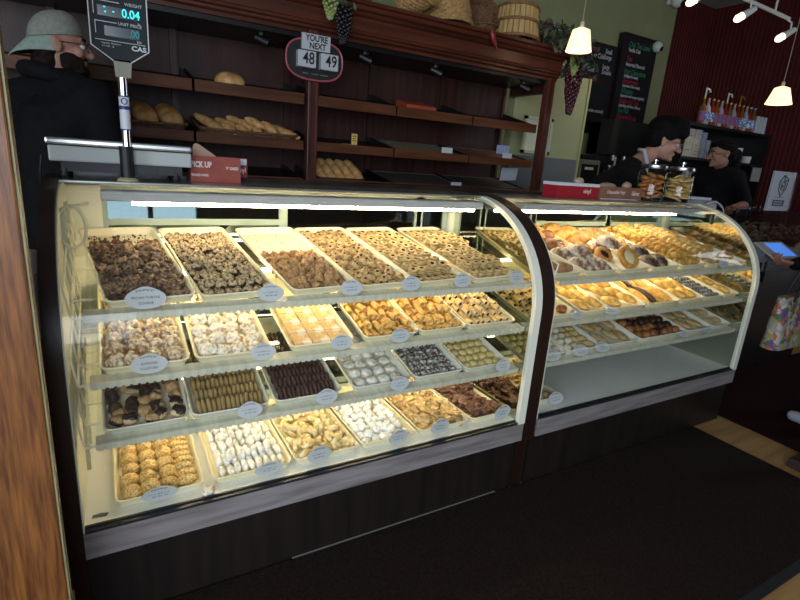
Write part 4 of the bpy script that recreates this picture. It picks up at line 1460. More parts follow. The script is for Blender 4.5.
for r in range(4):
    for c in range(3):
        put(fb[(r + c) % 2], 'flat_oval_biscuit', T, f'flat beige oval biscuit, {ORD[c]} from the left in the {ORD[r]} row', 'biscuit', 'flat beige biscuits', 0.06 + c * 0.082, 0.075 + r * 0.098, 0.003 + 0.012 * ((r + c) % 2), 0.4 + random.uniform(-0.2, 0.2), 0.06)
T = tray(S[2], 2.378, 2.790, 0.54, 'wide pale tray of brown and chocolate biscuits on the third shelf', TRAYG)
br = [lump(0.027, 0.025, 0.024, 0.004, 45, k + 3, [CRUSTD if k else CHOCB], 'brown_ball_biscuit', 3) for k in range(3)]
grid(br, 'brown_ball_biscuit', T, 'brown ball biscuit', 'biscuit', 'brown ball biscuits', 7, 7, 0.045, 0.365, 0.045, 0.38, jit=0.12, tilt=0.3, mode='cell')
T = tray(S[2], 2.798, 3.056, 0.54, 'pale tray of beige biscuits on the third shelf in the far case', TRAYG)
for r in range(4):
    for c in range(2):
        put(fb[(r + c) % 2], 'flat_oval_biscuit', T, f'flat beige biscuit in the far tray, {ORD[c]} column, {ORD[r]} row', 'biscuit', 'flat biscuits in the far tray', 0.075 + c * 0.105, 0.08 + r * 0.098, 0.003, 0.5 + random.uniform(-0.2, 0.2), 0.0, 0, 1.1)
T = tray(S[2], 3.062, 3.256, 0.54, 'pale tray of tan biscuits beside the far mirrored end', TRAYG)
for r in range(4):
    for c in range(2):
        put(bb[(r + c) % 3], 'beige_oval_cookie', T, f'tan oval biscuit beside the far end, {ORD[c]} column, {ORD[r]} row', 'biscuit', 'tan ovals at the far end', 0.06 + c * 0.075, 0.07 + r * 0.09, 0.003, 0.6)
card(S[2], 2.76, 0.004, 'white card lying by the brown ball biscuits', lean=55, w=0.09)
card(S[2], 3.00, 0.004, 'white card lying by the flat biscuits in the far case', lean=60, w=0.10)

# ------------------------------------------------------------------ right case, lowest deck
T = tray(D, 1.660, 1.890, 0.42, 'small cream tray on the empty deck beside the divider', v0=0.04)
be = [lump(0.026, 0.024, 0.020, 0.002, 40, k, [BEIGE], 'beige_bun', 3, flat=0.5) for k in range(2)]
grid(be, 'beige_bun', T, 'smooth beige bun on the deck', 'bun', 'beige buns on the deck', 3, 5, 0.06, 0.165, 0.05, 0.30, jit=0.08, mode='cell')
card(D, 1.815, 0.012, 'white oval card leaning in front of the beige buns on the deck', w=0.10, h=0.055, lean=25)
# ------------------------------------------------------------------ things on top of the cases
t = world_thing('shop_scale', 'white and steel shop scale with a display on a chrome pole', 'scale', (0.06, 2.02, TOPZ))
bm = new_bm()
box(bm, -0.150, 0.270, 1.975, 2.13, 1.366, 1.415, bevel=0.006)
finish(bm, 'scale_body', mat('pale_scale_housing', 'a9afab', rough=0.4), t)
bm = new_bm()
box(bm, -0.155, 0.272, 1.965, 2.14, 1.418, 1.438, bevel=0.006)
finish(bm, 'weighing_plate', STEEL, t)
bm = new_bm()
box(bm, -0.12, 0.24, 1.99, 2.11, 1.335, 1.366)
box(bm, 0.10, 0.16, 1.985, 1.99, 1.338, 1.362)
box(bm, 0.165, 0.215, 1.985, 1.99, 1.338, 1.362)
finish(bm, 'underside', BLACK, t)
for x in (-0.11, 0.22):
    for y in (2.0, 2.11):
        bm = new_bm()
        lathe(bm, [(0.014, TOPZ + 0.0045), (0.016, TOPZ + 0.012), (0.012, 1.335), (0.012, 1.345)], 14, Matrix.Translation((x, y, 0)))
        finish(bm, 'foot', BLACK, t)
bm = new_bm()
lathe(bm, [(0.032, TOPZ + 0.0045), (0.032, TOPZ + 0.010), (0.022, TOPZ + 0.016)], 20, Matrix.Translation((0.066, 1.94, 0)))
finish(bm, 'pole_base', mat('cream_plastic', 'b5ab84', rough=0.5), t)
bm = new_bm()
lathe(bm, [(0.0205, TOPZ + 0.016), (0.0205, 1.425)], 20, Matrix.Translation((0.066, 1.94, 0)))
finish(bm, 'pole_sleeve', BLACK, t)
bm = new_bm()
lathe(bm, [(0.0145, 1.42), (0.0145, 1.64)], 20, Matrix.Translation((0.070, 1.94, 0)))
pole = finish(bm, 'pole', CHROME, t, smooth=True)
bm = new_bm()
lathe(bm, [(0.0151, 1.475), (0.0151, 1.58)], 20, Matrix.Translation((0.070, 1.94, 0)), cap=False)
stk = finish(bm, 'sticker', mat('white_sticker', 'd6dae2', rough=0.4), pole)
bm = new_bm()
BLUE = mat('sticker_blue', '22307c', rough=0.4)
for z0, z1 in ((1.475, 1.479), (1.576, 1.58), (1.538, 1.549)):
    lathe(bm, [(0.01535, z0), (0.01535, z1)], 20, Matrix.Translation((0.070, 1.94, 0)), cap=False)
tube(bm, [Vector((0.070 + math.cos(a) * 0.008, 1.94 - 0.0155, 1.563 + math.sin(a) * 0.009)) for a in [k * PI / 6 for k in range(12)]], 0.0016, 5, closed=True)
finish(bm, 'sticker_print', BLUE, pole)
bm = new_bm()
prism(bm, [(0.052, 0, 1.633), (0.094, 0, 1.633), (0.099, 0, 1.683), (0.048, 0, 1.683)], (0, 0.035, 0), Matrix.Translation((0, 1.925, 0)))
for k in range(4):
    box(bm, 0.054 + k * 0.0105, 0.060 + k * 0.0105, 1.922, 1.926, 1.638, 1.678)
finish(bm, 'collar', mat('grey_beige_plastic', '8f8d7e', rough=0.5), t)
HEADM = Matrix.Translation((0, 1.925, 0))
HDZ = -0.022
hp = [(x, z + HDZ) for x, z in ((0.049, 1.700), (0.097, 1.700), (0.149, 1.738), (0.149, 1.985), (-0.008, 1.985), (-0.008, 1.738))]
bm = new_bm()
prism(bm, [(x, 0, z) for x, z in hp], (0, 0.04, 0), HEADM)
hd = finish(bm, 'display_head', mat('dark_slate_plastic', '141a1f', rough=0.5, spec=0.25), t)
bm = new_bm()
for a, b in ((0, 5), (5, 4), (1, 2), (2, 3)):
    p, q = hp[a], hp[b]
    tube(bm, [(p[0], 1.9245, p[1]), (q[0], 1.9245, q[1])], 0.0017, 6)
finish(bm, 'white_outline', mat('white_outline_paint', 'd5d8da', rough=0.4), hd)
LCD = mat('display_window', '14282a', rough=0.15)
bm = new_bm()
box(bm, 0.015, 0.125, 1.9235, 1.926, 1.8000, 1.8280)
box(bm, 0.030, 0.125, 1.9235, 1.926, 1.7460, 1.7740)
finish(bm, 'display_window', LCD, hd)
CYAN = mat('lit_cyan_digit', '35e6e6', emit=0.9)
CYAND = mat('dim_cyan_digit', '1d7f84', emit=0.25)
LAB = mat('pale_panel_print', 'c4cace', rough=0.5)
FYT = 1.9228
letters('lit_digits', '0.04', 0.034, CYAN, hd, front_M(0.104, FYT, 1.8140), sx=0.85, bold=0.0004)
letters('lit_digits', '.00', 0.030, CYAND, hd, front_M(0.110, FYT, 1.7600), sx=0.8, bold=0.0004)
letters('panel_print', 'WEIGHT', 0.0125, LAB, hd, front_M(0.112, FYT, 1.8405))
letters('panel_print', 'UNIT PRICE', 0.0125, LAB, hd, front_M(0.100, FYT, 1.7840))
letters('panel_print', 'lb', 0.009, LAB, hd, front_M(0.125, FYT, 1.7910))
letters('panel_print', '$/lb', 0.009, LAB, hd, front_M(0.123, FYT, 1.7400))
letters('panel_print', 'CAS', 0.019, LAB, hd, front_M(0.121, FYT, 1.7200), bold=0.0006, sx=1.2)
letters('panel_print', 'Capacity  Maximum', 0.0065, LAB, hd, front_M(0.045, FYT, 1.7255))
letters('panel_print', 'd = 0.01   lb', 0.0065, LAB, hd, front_M(0.037, FYT, 1.7170))
bm = new_bm()
box(bm, 0.004, 0.140, FYT, FYT + 0.001, 1.7325, 1.7340)
box(bm, 0.006, 0.064, FYT, FYT + 0.001, 1.7835, 1.7855)
box(bm, 0.006, 0.0078, FYT, FYT + 0.001, 1.7500, 1.7835)
box(bm, 0.004, 0.074, FYT, FYT + 0.001, 1.8400, 1.8420)
box(bm, 0.004, 0.0058, FYT, FYT + 0.001, 1.8030, 1.8400)
finish(bm, 'panel_rules', LAB, hd)
bm = new_bm()
for x, z in ((0.032, 1.823), (0.033, 1.810), (0.055, 1.813)):
    box(bm, x, x + 0.005, FYT, FYT + 0.001, z, z + 0.0035)
finish(bm, 'lit_marks', CYAN, hd)
bm = new_bm()
tube(bm, [(-0.152, 2.03, 1.385), (-0.17, 2.0, 1.38), (-0.178, 1.99, 1.33), (-0.182, 2.02, 1.25), (-0.182, 2.06, 1.05)], 0.004, 6)
finish(bm, 'power_cord', BLACK, t, smooth=True)

# carton of papers and the red vinyl carton behind it
PINK = mat('faded_red_carton', '8c3f33', '98493c', scale=20, rough=0.65)
REDB = mat('red_carton', '9c1c26', rough=0.5)
PALE = mat('pale_carton_print', 'd9c6bb', rough=0.6)
t = world_thing('paper_carton', 'faded red carton of paper sheets printed pick up, beside the scale', 'carton', (0.365, 2.08, TOPZ))
bm = new_bm()
w = 0.004
z0, z1 = TOPZ + 0.0045, 1.408
box(bm, 0.276, 0.456, 2.050, 2.054, z0, z1)
box(bm, 0.276, 0.456, 2.136, 2.140, z0, z1)
box(bm, 0.276, 0.280, 2.054, 2.136, z0, z1)
box(bm, 0.452, 0.456, 2.054, 2.136, z0, z1)
box(bm, 0.280, 0.452, 2.054, 2.136, z0, z0 + 0.004)
c = finish(bm, 'carton_body', PINK, t)
letters('carton_print', 'PICK UP', 0.028, PALE, c, front_M(0.313, 2.0492, 1.377), sx=0.72, bold=0.0016)
letters('carton_print', 'WAXED PAPER', 0.012, PALE, c, front_M(0.308, 2.0492, 1.339), sx=0.75, bold=0.0004)
letters('carton_print', "V' GARD", 0.015, PALE, c, front_M(0.425, 2.0492, 1.368), sx=0.8, bold=0.0005)
bm = new_bm()
pts = [(0.290, 1.40), (0.291, 1.435), (0.296, 1.449), (0.306, 1.452), (0.318, 1.446), (0.372, 1.411), (0.372, 1.40)]
prism(bm, [(x, 0, z) for x, z in pts], (0, 0.003, 0), Matrix.Translation((0, 2.09, 0)))
finish(bm, 'pulled_sheet', mat('tan_paper_sheet', 'b08c7c', rough=0.8), t)
bm = new_bm()
box(bm, 0.286, 0.446, 2.06, 2.13, 1.32, 1.402)
finish(bm, 'paper_stack', mat('paper_block', '8b4a40', rough=0.8), t)
t = world_thing('glove_carton', 'small dark red vinyl glove carton behind the pick up carton', 'carton', (0.45, 2.2, 1.31))
# the rear ledge that carries it
bm = new_bm()
box(bm, 0.400, 0.503, 2.075 + 0.068, 2.20, TOPZ + 0.022, 1.407)
c = finish(bm, 'carton_body', mat('crimson_carton', '7e1a2c', rough=0.5), t)
bm = new_bm()
box(bm, 0.4605, 0.5005, 2.1415, 2.143, 1.381, 1.4045)
finish(bm, 'white_label', mat('white_label', 'c9cad2', rough=0.6), c)
letters('carton_print', 'vinyl', 0.027, PALE, c, front_M(0.4805, 2.1420, 1.361), sx=0.7, bold=0.0006)

bm = new_bm()
box(bm, XL0, XR1 + 0.03, BY + 0.0205, 2.24, TOPZ - 0.03, TOPZ + 0.0215, bevel=0.004)
tag(finish(bm, 'rear_ledge', mat('dark_ledge_laminate', '231a17', '2e2320', scale=8, rough=0.25)), 'dark narrow ledge running along behind the case tops', 'ledge')

t = world_thing('glove_carton', 'bright red vinyl glove carton with a white top edge on the far case', 'carton', (2.27, 2.03, TOPZ))
bm = new_bm()
box(bm, 2.105, 2.440, 2.000, 2.10, TOPZ + 0.0045, 1.378)
c = finish(bm, 'carton_body', REDB, t)
bm = new_bm()
box(bm, 2.103, 2.442, 1.998, 2.102, 1.378, 1.394)
finish(bm, 'carton_top', mat('carton_white', 'cfd0d4', rough=0.6), t)
letters('carton_print', 'vinyl', 0.034, PALE, c, front_M(2.345, 1.9993, 1.352), sx=1.0, bold=0.0006)
t = world_thing('glove_carton', 'brown cardboard carton of disposable gloves between red carton and jars', 'carton', (2.65, 2.03, TOPZ))
KRAFT = mat('kraft_cardboard', '7d5540', '8d634b', scale=12, rough=0.7)
bm = new_bm()
box(bm, 2.470, 2.835, 2.005, 2.11, TOPZ + 0.0045, 1.384)
c = finish(bm, 'carton_body', KRAFT, t)
bm = new_bm()
box(bm, 2.470, 2.800, 2.0035, 2.005, TOPZ + 0.0045, 1.318)
finish(bm, 'white_base_line', mat('carton_white', 'cfd0d4'), c)
letters('carton_print', 'Disposable Vinyl', 0.028, PALE, c, front_M(2.60, 2.0042, 1.355), sx=0.85, bold=0.0004)
letters('carton_print', 'Gloves', 0.034, PALE, c, front_M(2.775, 2.0042, 1.352, 0), sx=0.75, bold=0.0008)
bm = new_bm()
vs = ball(bm, (2.58, 2.06, 1.385), (0.075, 0.03, 0.022), 3)
rough_up(vs, 0.008, 20, 3)
vs = ball(bm, (2.755, 2.06, 1.392), (0.035, 0.025, 0.026), 3)
rough_up(vs, 0.01, 26, 9)
finish(bm, 'glove_tuft', mat('crumpled_glove', 'a58f78', '8f7a63', scale=30, rough=0.7), t, smooth=True)
bm = new_bm()
vs = ball(bm, (2.32, 2.05, 1.404), (0.035, 0.025, 0.022), 3)
rough_up(vs, 0.010, 30, 4)
o = finish(bm, 'crumpled_glove', mat('pale_glove', 'b09a80', rough=0.7), smooth=True)
tag(o, 'crumpled pale glove poking up on the red carton', 'glove')

# glass jars of biscuits
JARB = [lump(0.030, 0.026, 0.013, 0.005, 50, k + 3, [mat('jar_biscuit', '8a4d22', 'b9773c', scale=40, rough=0.6, bump=0.4, bscale=120, rnd=0.12)], 'jar_biscuit', 3) for k in range(3)]
JARC = [lump(0.034, 0.032, 0.010, 0.003, 50, k + 3, [mat('pale_jar_biscuit', 'b58a45', 'dcb978', scale=40, rough=0.6, bump=0.4, bscale=120, rnd=0.12)], 'jar_biscuit', 3) for k in range(3)]


def jar(x, y, label, biscuits, what, n):
    z = TOPZ + 0.0045
    t = world_thing('biscuit_jar', label, 'jar', (x, y, z))
    bm = new_bm()
    Mx = Matrix.Translation((x, y, z))
    lathe(bm, [(0.072, 0.0), (0.082, 0.006), (0.084, 0.02), (0.084, 0.165), (0.074, 0.180), (0.070, 0.186), (0.074, 0.192), (0.069, 0.192),
               (0.066, 0.184), (0.079, 0.162), (0.079, 0.02), (0.074, 0.010), (0.0005, 0.009)], 32, Mx, cap=False)
    finish(bm, 'jar_glass', CLEAR, t, smooth=True)
    bm = new_bm()
    lathe(bm, [(0.0005, 0.1935), (0.074, 0.1935), (0.076, 0.198), (0.075, 0.212), (0.062, 0.219), (0.0005, 0.221)], 32, Mx, cap=False)
    ld = finish(bm, 'lid', STEEL, t, smooth=True)
    bm = new_bm()
    lathe(bm, [(0.006, 0.220), (0.006, 0.232), (0.014, 0.238), (0.014, 0.246), (0.0005, 0.249)], 18, Mx, cap=False)
    finish(bm, 'knob', CHROME, ld, smooth=True)
    T = Matrix.Translation((x, y, z + 0.011))
    for k in range(n):
        a = k * 2.4
        r = 0.043 if k % 4 else 0.0
        put(biscuits[k % 3], 'jar_biscuit', T, f'{what} inside the jar', 'biscuit', what + ' in the jar', math.cos(a) * r, math.sin(a) * r, 0.004 + k * (0.138 / n), a, random.uniform(-0.5, 0.5), random.uniform(-0.4, 0.4))


jar(2.930, 2.02, 'glass jar of brown biscuits with a steel lid, beside the cardboard carton', JARB, 'brown lumpy biscuit', 26)
jar(3.215, 2.02, 'glass jar of pale biscuits with a steel lid, near the outer case end', JARC, 'pale round biscuit', 26)
bm = new_bm()
box(bm, 3.335, 3.62, 2.02, 2.22, 1.3335, 1.350, bevel=0.004)
o = finish(bm, 'folded_cloth', mat('pale_folded_cloth', 'b9bcc4', 'c6c9d0', scale=12, rough=0.9))
tag(o, 'flat pale folded cloth lying beyond the biscuit jars', 'cloth')
# support behind the outer case end for the cloth
bm = new_bm()
box(bm, 3.31, 3.66, 2.0, 2.24, 0.0, 1.3325)
tag(finish(bm, 'side_counter', SOFTBLACK), 'dark narrow counter standing past the outer end of the cases', 'counter')
bm = new_bm()
pts = [(3.60 + 0.16 * math.sin(a) , 1.99, 1.225 + 0.10 * math.cos(a)) for a in [-0.5 + 2.0 * k / 14 for k in range(15)]] + [(3.765, 1.99, 1.1), (3.76, 1.99, 0.95)]
tube(bm, pts, 0.0035, 8)
tag(finish(bm, 'white_cable', mat('white_cable_sheath', 'c8c9cc', rough=0.5), smooth=True), 'white cable looping down beside the outer case end', 'cable')
bm = new_bm()
lp = []
for k in range(26):
    a = 2 * PI * k / 20
    lp.append((-0.095 + 0.036 * math.sin(a), 1.74 + 0.012 * math.cos(a) + 0.0012 * k, 1.19 + 0.060 * math.cos(a)))
tube(bm, [(-0.05, 1.80, 1.255)] + lp, 0.0042, 8)
tag(finish(bm, 'coiled_cord', mat('cream_cord_sheath', 'd8d5c0', rough=0.5), smooth=True), 'cream cord looped in the upper corner inside the first case', 'cord')

# clear tumbler on a dark stand behind the post
bm = new_bm()
box(bm, -0.46, -0.185, 1.66, 1.95, 0.0, 0.845)
tag(finish(bm, 'side_stand', SOFTBLACK), 'dark stand behind the wooden post beside the first case', 'stand')
t = world_thing('clear_tumbler', 'tall clear plastic tumbler on the dark stand behind the post', 'tumbler', (-0.212, 1.80, 0.846))
bm = new_bm()
Mx = Matrix.Translation((-0.224, 1.80, 0.846))
lathe(bm, [(0.028, 0.0), (0.031, 0.004), (0.034, 0.20), (0.031, 0.20), (0.028, 0.01), (0.0005, 0.008)], 24, Mx, cap=False)
FROST = mat('frosted_plastic', 'a3928a', 'b0a098', scale=20, rough=0.3)
nt = FROST.node_tree
mxs = nt.nodes.new('ShaderNodeMixShader')
mxs.inputs[0].default_value = 0.62
nt.links.new(nt.nodes.new('ShaderNodeBsdfTransparent').outputs[0], mxs.inputs[1])
nt.links.new(nt.nodes['Principled BSDF'].outputs[0], mxs.inputs[2])
nt.links.new(mxs.outputs[0], nt.nodes['Material Output'].inputs[0])
finish(bm, 'cup_body', FROST, t, smooth=True)
bm = new_bm()
lathe(bm, [(0.0345, 0.2005), (0.037, 0.205), (0.034, 0.218), (0.037, 0.228), (0.034, 0.240), (0.037, 0.252), (0.034, 0.266), (0.0005, 0.268)], 24, Mx, cap=False)
finish(bm, 'ridged_lid', FROST, t, smooth=True)

# ------------------------------------------------------------------ bread cabinet
cab = world_thing('bread_cabinet', 'tall dark wood bread cabinet with tilted bins and a deep cornice', 'cabinet', (1.1, 3.2, 0))
CX0, CX1 = -1.40, 2.945
BAYS = [(-1.36, -0.79), (-0.775, -0.185), (-0.17, 0.425), (0.437, 1.028), (1.105, 1.632), (1.642, 2.236), (2.246, 2.838)]
for a, b in ((-1.40, -0.18), (-0.178, 0.388), (0.39, 1.07), (1.072, 1.645), (1.647, 2.243), (2.245, 2.83)):
    bm = new_bm()
    box(bm, a, b - 0.004, 3.415, 3.430, 0.9, 2.16)
    finish(bm, 'back_panel', BACKW, cab)
for x in (-0.18, 0.388, 1.05, 1.645, 2.243):
    bm = new_bm()
    box(bm, x - 0.018, x + 0.018, 3.385, 3.415, 0.95, 2.12)
    finish(bm, 'rear_stile', WALNUTZ, cab)
for x0, x1, in ((1.043, 1.103), (2.880, 2.945), (-0.80, -0.75)):
    bm = new_bm()
    box(bm, x0, x1, 2.965, 3.02, 0.90, 2.105, bevel=0.004)
    p = finish(bm, 'post', wood('post_wood', '3e1c15', '62352a', 'Z', 7, 0.35), cab)
    bm = new_bm()
    for k in range(2):
        xx = x0 + (x1 - x0) * (0.36 + 0.28 * k)
        box(bm, xx - 0.002, xx + 0.002, 2.9645, 2.966, 0.95, 2.08)
    finish(bm, 'groove', BLACK, p)
bm = new_bm()
box(bm, 2.90, 2.935, 3.02, 3.415, 2.0, 2.105)
box(bm, 2.83, 2.85, 3.39, 3.42, 0.95, 2.1)
finish(bm, 'end_rail', WALNUTZ, cab)
bm = new_bm()
box(bm, CX0, CX1, 2.97, 3.43, 0.0, 0.90)
finish(bm, 'base_cabinet', WALNUT, cab)
bm = new_bm()
box(bm, CX0, CX1 + 0.015, 2.95, 3.44, 0.90, 0.94, bevel=0.006)
finish(bm, 'base_top', WALNUT, cab)
# cornice: moulded profile swept along x
prof = [(3.06, 2.085), (2.975, 2.085), (2.975, 2.103), (2.955, 2.112), (2.955, 2.124), (2.94, 2.130), (2.935, 2.142), (2.945, 2.150), (2.945, 2.215), (2.925, 2.222),
        (2.915, 2.236), (2.895, 2.244), (2.885, 2.262), (2.865, 2.268), (2.865, 2.286), (3.44, 2.286), (3.44, 2.16), (3.06, 2.16)]
bm = new_bm()
a = [bm.verts.new((CX0, y, z)) for y, z in prof]
b = [bm.verts.new((CX1 + 0.02, y, z)) for y, z in prof]
bm.faces.new(a)
bm.faces.new(b[::-1])
bridge(bm, a, b)
finish(bm, 'cornice', wood('cornice_wood', '3f1e14', '5e3020', 'X', 5, 0.33, 0.45), cab)
bm = new_bm()
box(bm, CX0, CX1, 2.99, 3.40, 2.06, 2.084)
finish(bm, 'soffit_board', SOFTBLACK, cab)
BOARD = wood('bin_front_wood', '40210f', '653b22', 'X', 6, 0.5, 0.25)
for lev, (zf, hh, ang) in enumerate(((1.716, 0.056, 14), (1.464, 0.050, 11), (1.255, 0.045, 10))):
    for x0, x1 in BAYS:
        M = Matrix.Translation((0, 3.0, zf)) @ Euler((R(ang), 0, 0)).to_matrix().to_4x4()
        bm = new_bm()
        box(bm, x0, x1, 0.0, 0.40, 0.0, 0.012, M)
        box(bm, x0, x0 + 0.010, 0.0, 0.40, 0.012, hh * 0.9, M)
        box(bm, x1 - 0.010, x1, 0.0, 0.40, 0.012, hh * 0.9, M)
        s = finish(bm, 'bread_bin', SOFTBLACK, cab)
        bm = new_bm()
        box(bm, x0, x1, 2.985, 3.0, zf - 0.004, zf + hh, bevel=0.003)
        finish(bm, 'front_board', BOARD, s)


def bin_M(lev):
    zf, ang = ((1.716, 14), (1.464, 11), (1.255, 10))[lev]
    return Matrix.Translation((0, 3.002, zf)) @ Euler((R(ang), 0, 0)).to_matrix().to_4x4() @ Matrix.Translation((0, 0, 0.0125))


# clip lights under the cornice
for k, x in enumerate((0.80, 1.43, 1.945, 2.72)):
    t = world_thing('cabinet_spotlight', f'small black spotlight under the cornice, {ORD[k]} of the four along the cabinet', 'spotlight', (x, 3.05, 2.06))
    bm = new_bm()
    lathe(bm, [(0.022, 2.045), (0.022, 2.0595)], 16, Matrix.Translation((x, 3.06, 0)))
    tube(bm, [(x, 3.06, 2.046), (x, 3.05, 2.02)], 0.006, 8)
    finish(bm, 'mount', BLACK, t)
    bm = new_bm()
    tube(bm, [(x - 0.03, 3.065, 2.035), (x + 0.035, 3.035, 2.008)], [0.019, 0.025], 14)
    finish(bm, 'lamp_head', BLACK, t, smooth=True)

# bread and trays in the bins
LOAF = mat('loaf_crust', 'a9763c', 'd8b07a', scale=18, rough=0.55, bump=0.3, bscale=80, rnd=0.06)
WICK = mat('wicker', '4a3320', '6e4f33', scale=60, rough=0.7, bump=0.5, bscale=160)
WICKD = mat('dark_wicker', '2c2018', '45332a', scale=60, rough=0.7, bump=0.5, bscale=160)


def wicker_tray(name, label, M, x0, x1, y0, y1, h, m):
    M = M @ Matrix.Translation((0, 0, 0.0025))
    bm = new_bm()
    rings = []
    w, d = x1 - x0, y1 - y0
    nseg = 6
    for k in range(8):
        t = k / 7
        ins = 0.022 * (1 - t)
        pts = rrect(w - 2 * ins, d - 2 * ins, 0.05, nseg, (x0 + x1) / 2, (y0 + y1) / 2)
        rings.append([bm.verts.new(M @ Vector((x, y, h * t + (0.0015 if (i + k) % 2 else -0.0015)))) for i, (x, y) in enumerate(pts)])
    for k in range(7, -1, -1):
        t = k / 7
        ins = 0.022 * (1 - t) + 0.008
        pts = rrect(w - 2 * ins, d - 2 * ins, 0.045, nseg, (x0 + x1) / 2, (y0 + y1) / 2)
        rings.append([bm.verts.new(M @ Vector((x, y, h * t + 0.006))) for x, y in pts])
    for a, b in zip(rings, rings[1:]):
        bridge(bm, a, b)
    bm.faces.new(rings[0][::-1])
    bm.faces.new(rings[-1])
    o = finish(bm, name, m)
    tag(o, label, 'basket')
    pts = [M @ Vector((x, y, h + 0.003)) for x, y in rrect(w, d, 0.05, nseg, (x0 + x1) / 2, (y0 + y1) / 2)]
    bm = new_bm()
    tube(bm, pts, 0.007, 7, closed=True)
    finish(bm, 'plaited_rim', m, o, smooth=True)
    return M @ Matrix.Translation((0, 0, 0.008))


def loaf_mesh(L, rx, rz, k, cuts=3):
    bm = new_bm()
    nr, seg = 26, 16
    rings = []
    for i in range(nr + 1):
        t = i / nr
        e = max(math.sin(PI * t), 0.03) ** 0.45
        vs = []
        for s in range(seg):
            a = 2 * PI * s / seg
            cut = 1 - 0.10 * max(0, math.cos(2 * PI * (t * cuts) + math.cos(a) * 1.2)) ** 6 * max(0, math.sin(a))
            p = Vector((math.cos(a) * rx * e * cut, (t - 0.5) * L, math.sin(a) * rz * e * cut))
            p.z = max(p.z, -0.55 * rz) + 0.55 * rz
            p += Vector((0, 0, 1)) * 0.003 * noise.noise(p * 30 + Vector((k, 0, 0)))
            vs.append(bm.verts.new(p))
        rings.append(vs)
    for a, b in zip(rings, rings[1:]):
        bridge(bm, a, b)
    bm.faces.new(rings[0][::-1])
    bm.faces.new(rings[-1])
    return to_mesh(bm, 'bread_loaf', [LOAF])


big = [loaf_mesh(0.24, 0.058, 0.050, k) for k in range(2)]
roll = [loaf_mesh(0.13, 0.028, 0.026, k + 4, 2) for k in range(2)]
bag_ = [loaf_mesh(0.26, 0.030, 0.028, k + 8, 5) for k in range(2)]
B1 = bin_M(1)
T = wicker_tray('bread_basket', 'shallow wicker basket of three crusty loaves beside the scale pole', B1, -0.02, 0.403, 0.012, 0.36, 0.055, WICK)
for k, u in enumerate((0.07, 0.20, 0.325)):
    put(big[k % 2], 'crusty_loaf', T, f'crusty brown loaf in the wicker basket, {ORD[k]} from the scale', 'bread', 'crusty loaves', u, 0.18, 0.034, 0.30, 0.25, 0, 1.05)
T = wicker_tray('bread_basket', 'long wicker basket of pale bread rolls in the bin beside the middle post', B1, 0.458, 1.008, 0.012, 0.375, 0.050, WICK)
put(bag_[0], 'short_baguette', T, 'pale baguette at the near end of the long roll basket', 'bread', None, 0.53, 0.16, 0.035, 0.55, 0.2)
k = 0
for (u, v, h, rz) in ((0.62, 0.08, 0.003, 0.4), (0.66, 0.18, 0.003, 0.6), (0.70, 0.08, 0.003, 0.5), (0.63, 0.27, 0.003, 0.8), (0.73, 0.17, 0.02, 0.6), (0.78, 0.10, 0.003, 0.2), (0.80, 0.22, 0.02, 0.8),
                      (0.70, 0.28, 0.02, 1.0), (0.86, 0.12, 0.003, 0.5), (0.84, 0.08, 0.034, 0.5), (0.77, 0.12, 0.045, 0.9), (0.90, 0.20, 0.003, 0.7)):
    put(roll[k % 2], 'bread_roll', T, 'pale crusty bread roll piled in the long basket', 'bread', 'rolls in the long basket', u, v, h + 0.022, rz, 0.25)
    k += 1
put(bag_[1], 'short_baguette', T, 'pale baguette at the far end of the long roll basket', 'bread', None, 0.93, 0.13, 0.030, 0.75, 0.1)
B2 = bin_M(2)
T = wicker_tray('bread_basket', 'dark basket of sliced-end loaves on the lowest bin beside the middle post', B2, 1.127, 1.46, 0.012, 0.30, 0.030, WICKD)
lf2 = [loaf_mesh(0.16, 0.036, 0.038, k + 12, 3) for k in range(2)]
for k in range(10):
    c, r = k % 5, k // 5
    put(lf2[k % 2], 'small_loaf', T, f'small golden loaf, {ORD[c]} of the {"front" if r == 0 else "rear"} row beside the middle post', 'bread', 'small golden loaves', 1.165 + c * 0.064 + r * 0.012, 0.112 + r * 0.13, 0.016 + r * 0.012, 0.25, 0.5)
B0 = bin_M(0)
bm = new_bm()
box(bm, 0.54, 0.76, 0.02, 0.20, 0.0, 0.012, B0, bevel=0.003)
tag(finish(bm, 'bread_board', mat('white_bread_paper', 'b9b5ad', rough=0.7)), 'white board under the round loaf in the upper bin', 'board')
put(lump(0.085, 0.07, 0.050, 0.006, 14, 4, [LOAF], 'round_loaf', 4, flat=0.5), 'round_loaf', B0, 'round brown loaf on a white board in the upper bin', 'bread', None, 0.635, 0.11, 0.013, 0.4)
bm = new_bm()
prism(bm, [B0 @ Vector(p) for p in ((0.77, 0.03, 0.003), (0.86, 0.02, 0.001), (0.92, 0.12, 0.001), (0.80, 0.14, 0.003))], (0, 0, 0.001))
tag(finish(bm, 'loose_paper', mat('white_bread_paper', 'b9b5ad')), 'loose white paper beside the round loaf', 'paper')
bm = new_bm()
box(bm, 1.73, 1.96, 0.04, 0.20, 0.0, 0.062, B0, bevel=0.012)
tag(finish(bm, 'orange_tray', mat('orange_plastic', 'a8472a', '8e3b25', scale=20, rough=0.5)), 'low orange-red plastic tub in the upper bin', 'tub')
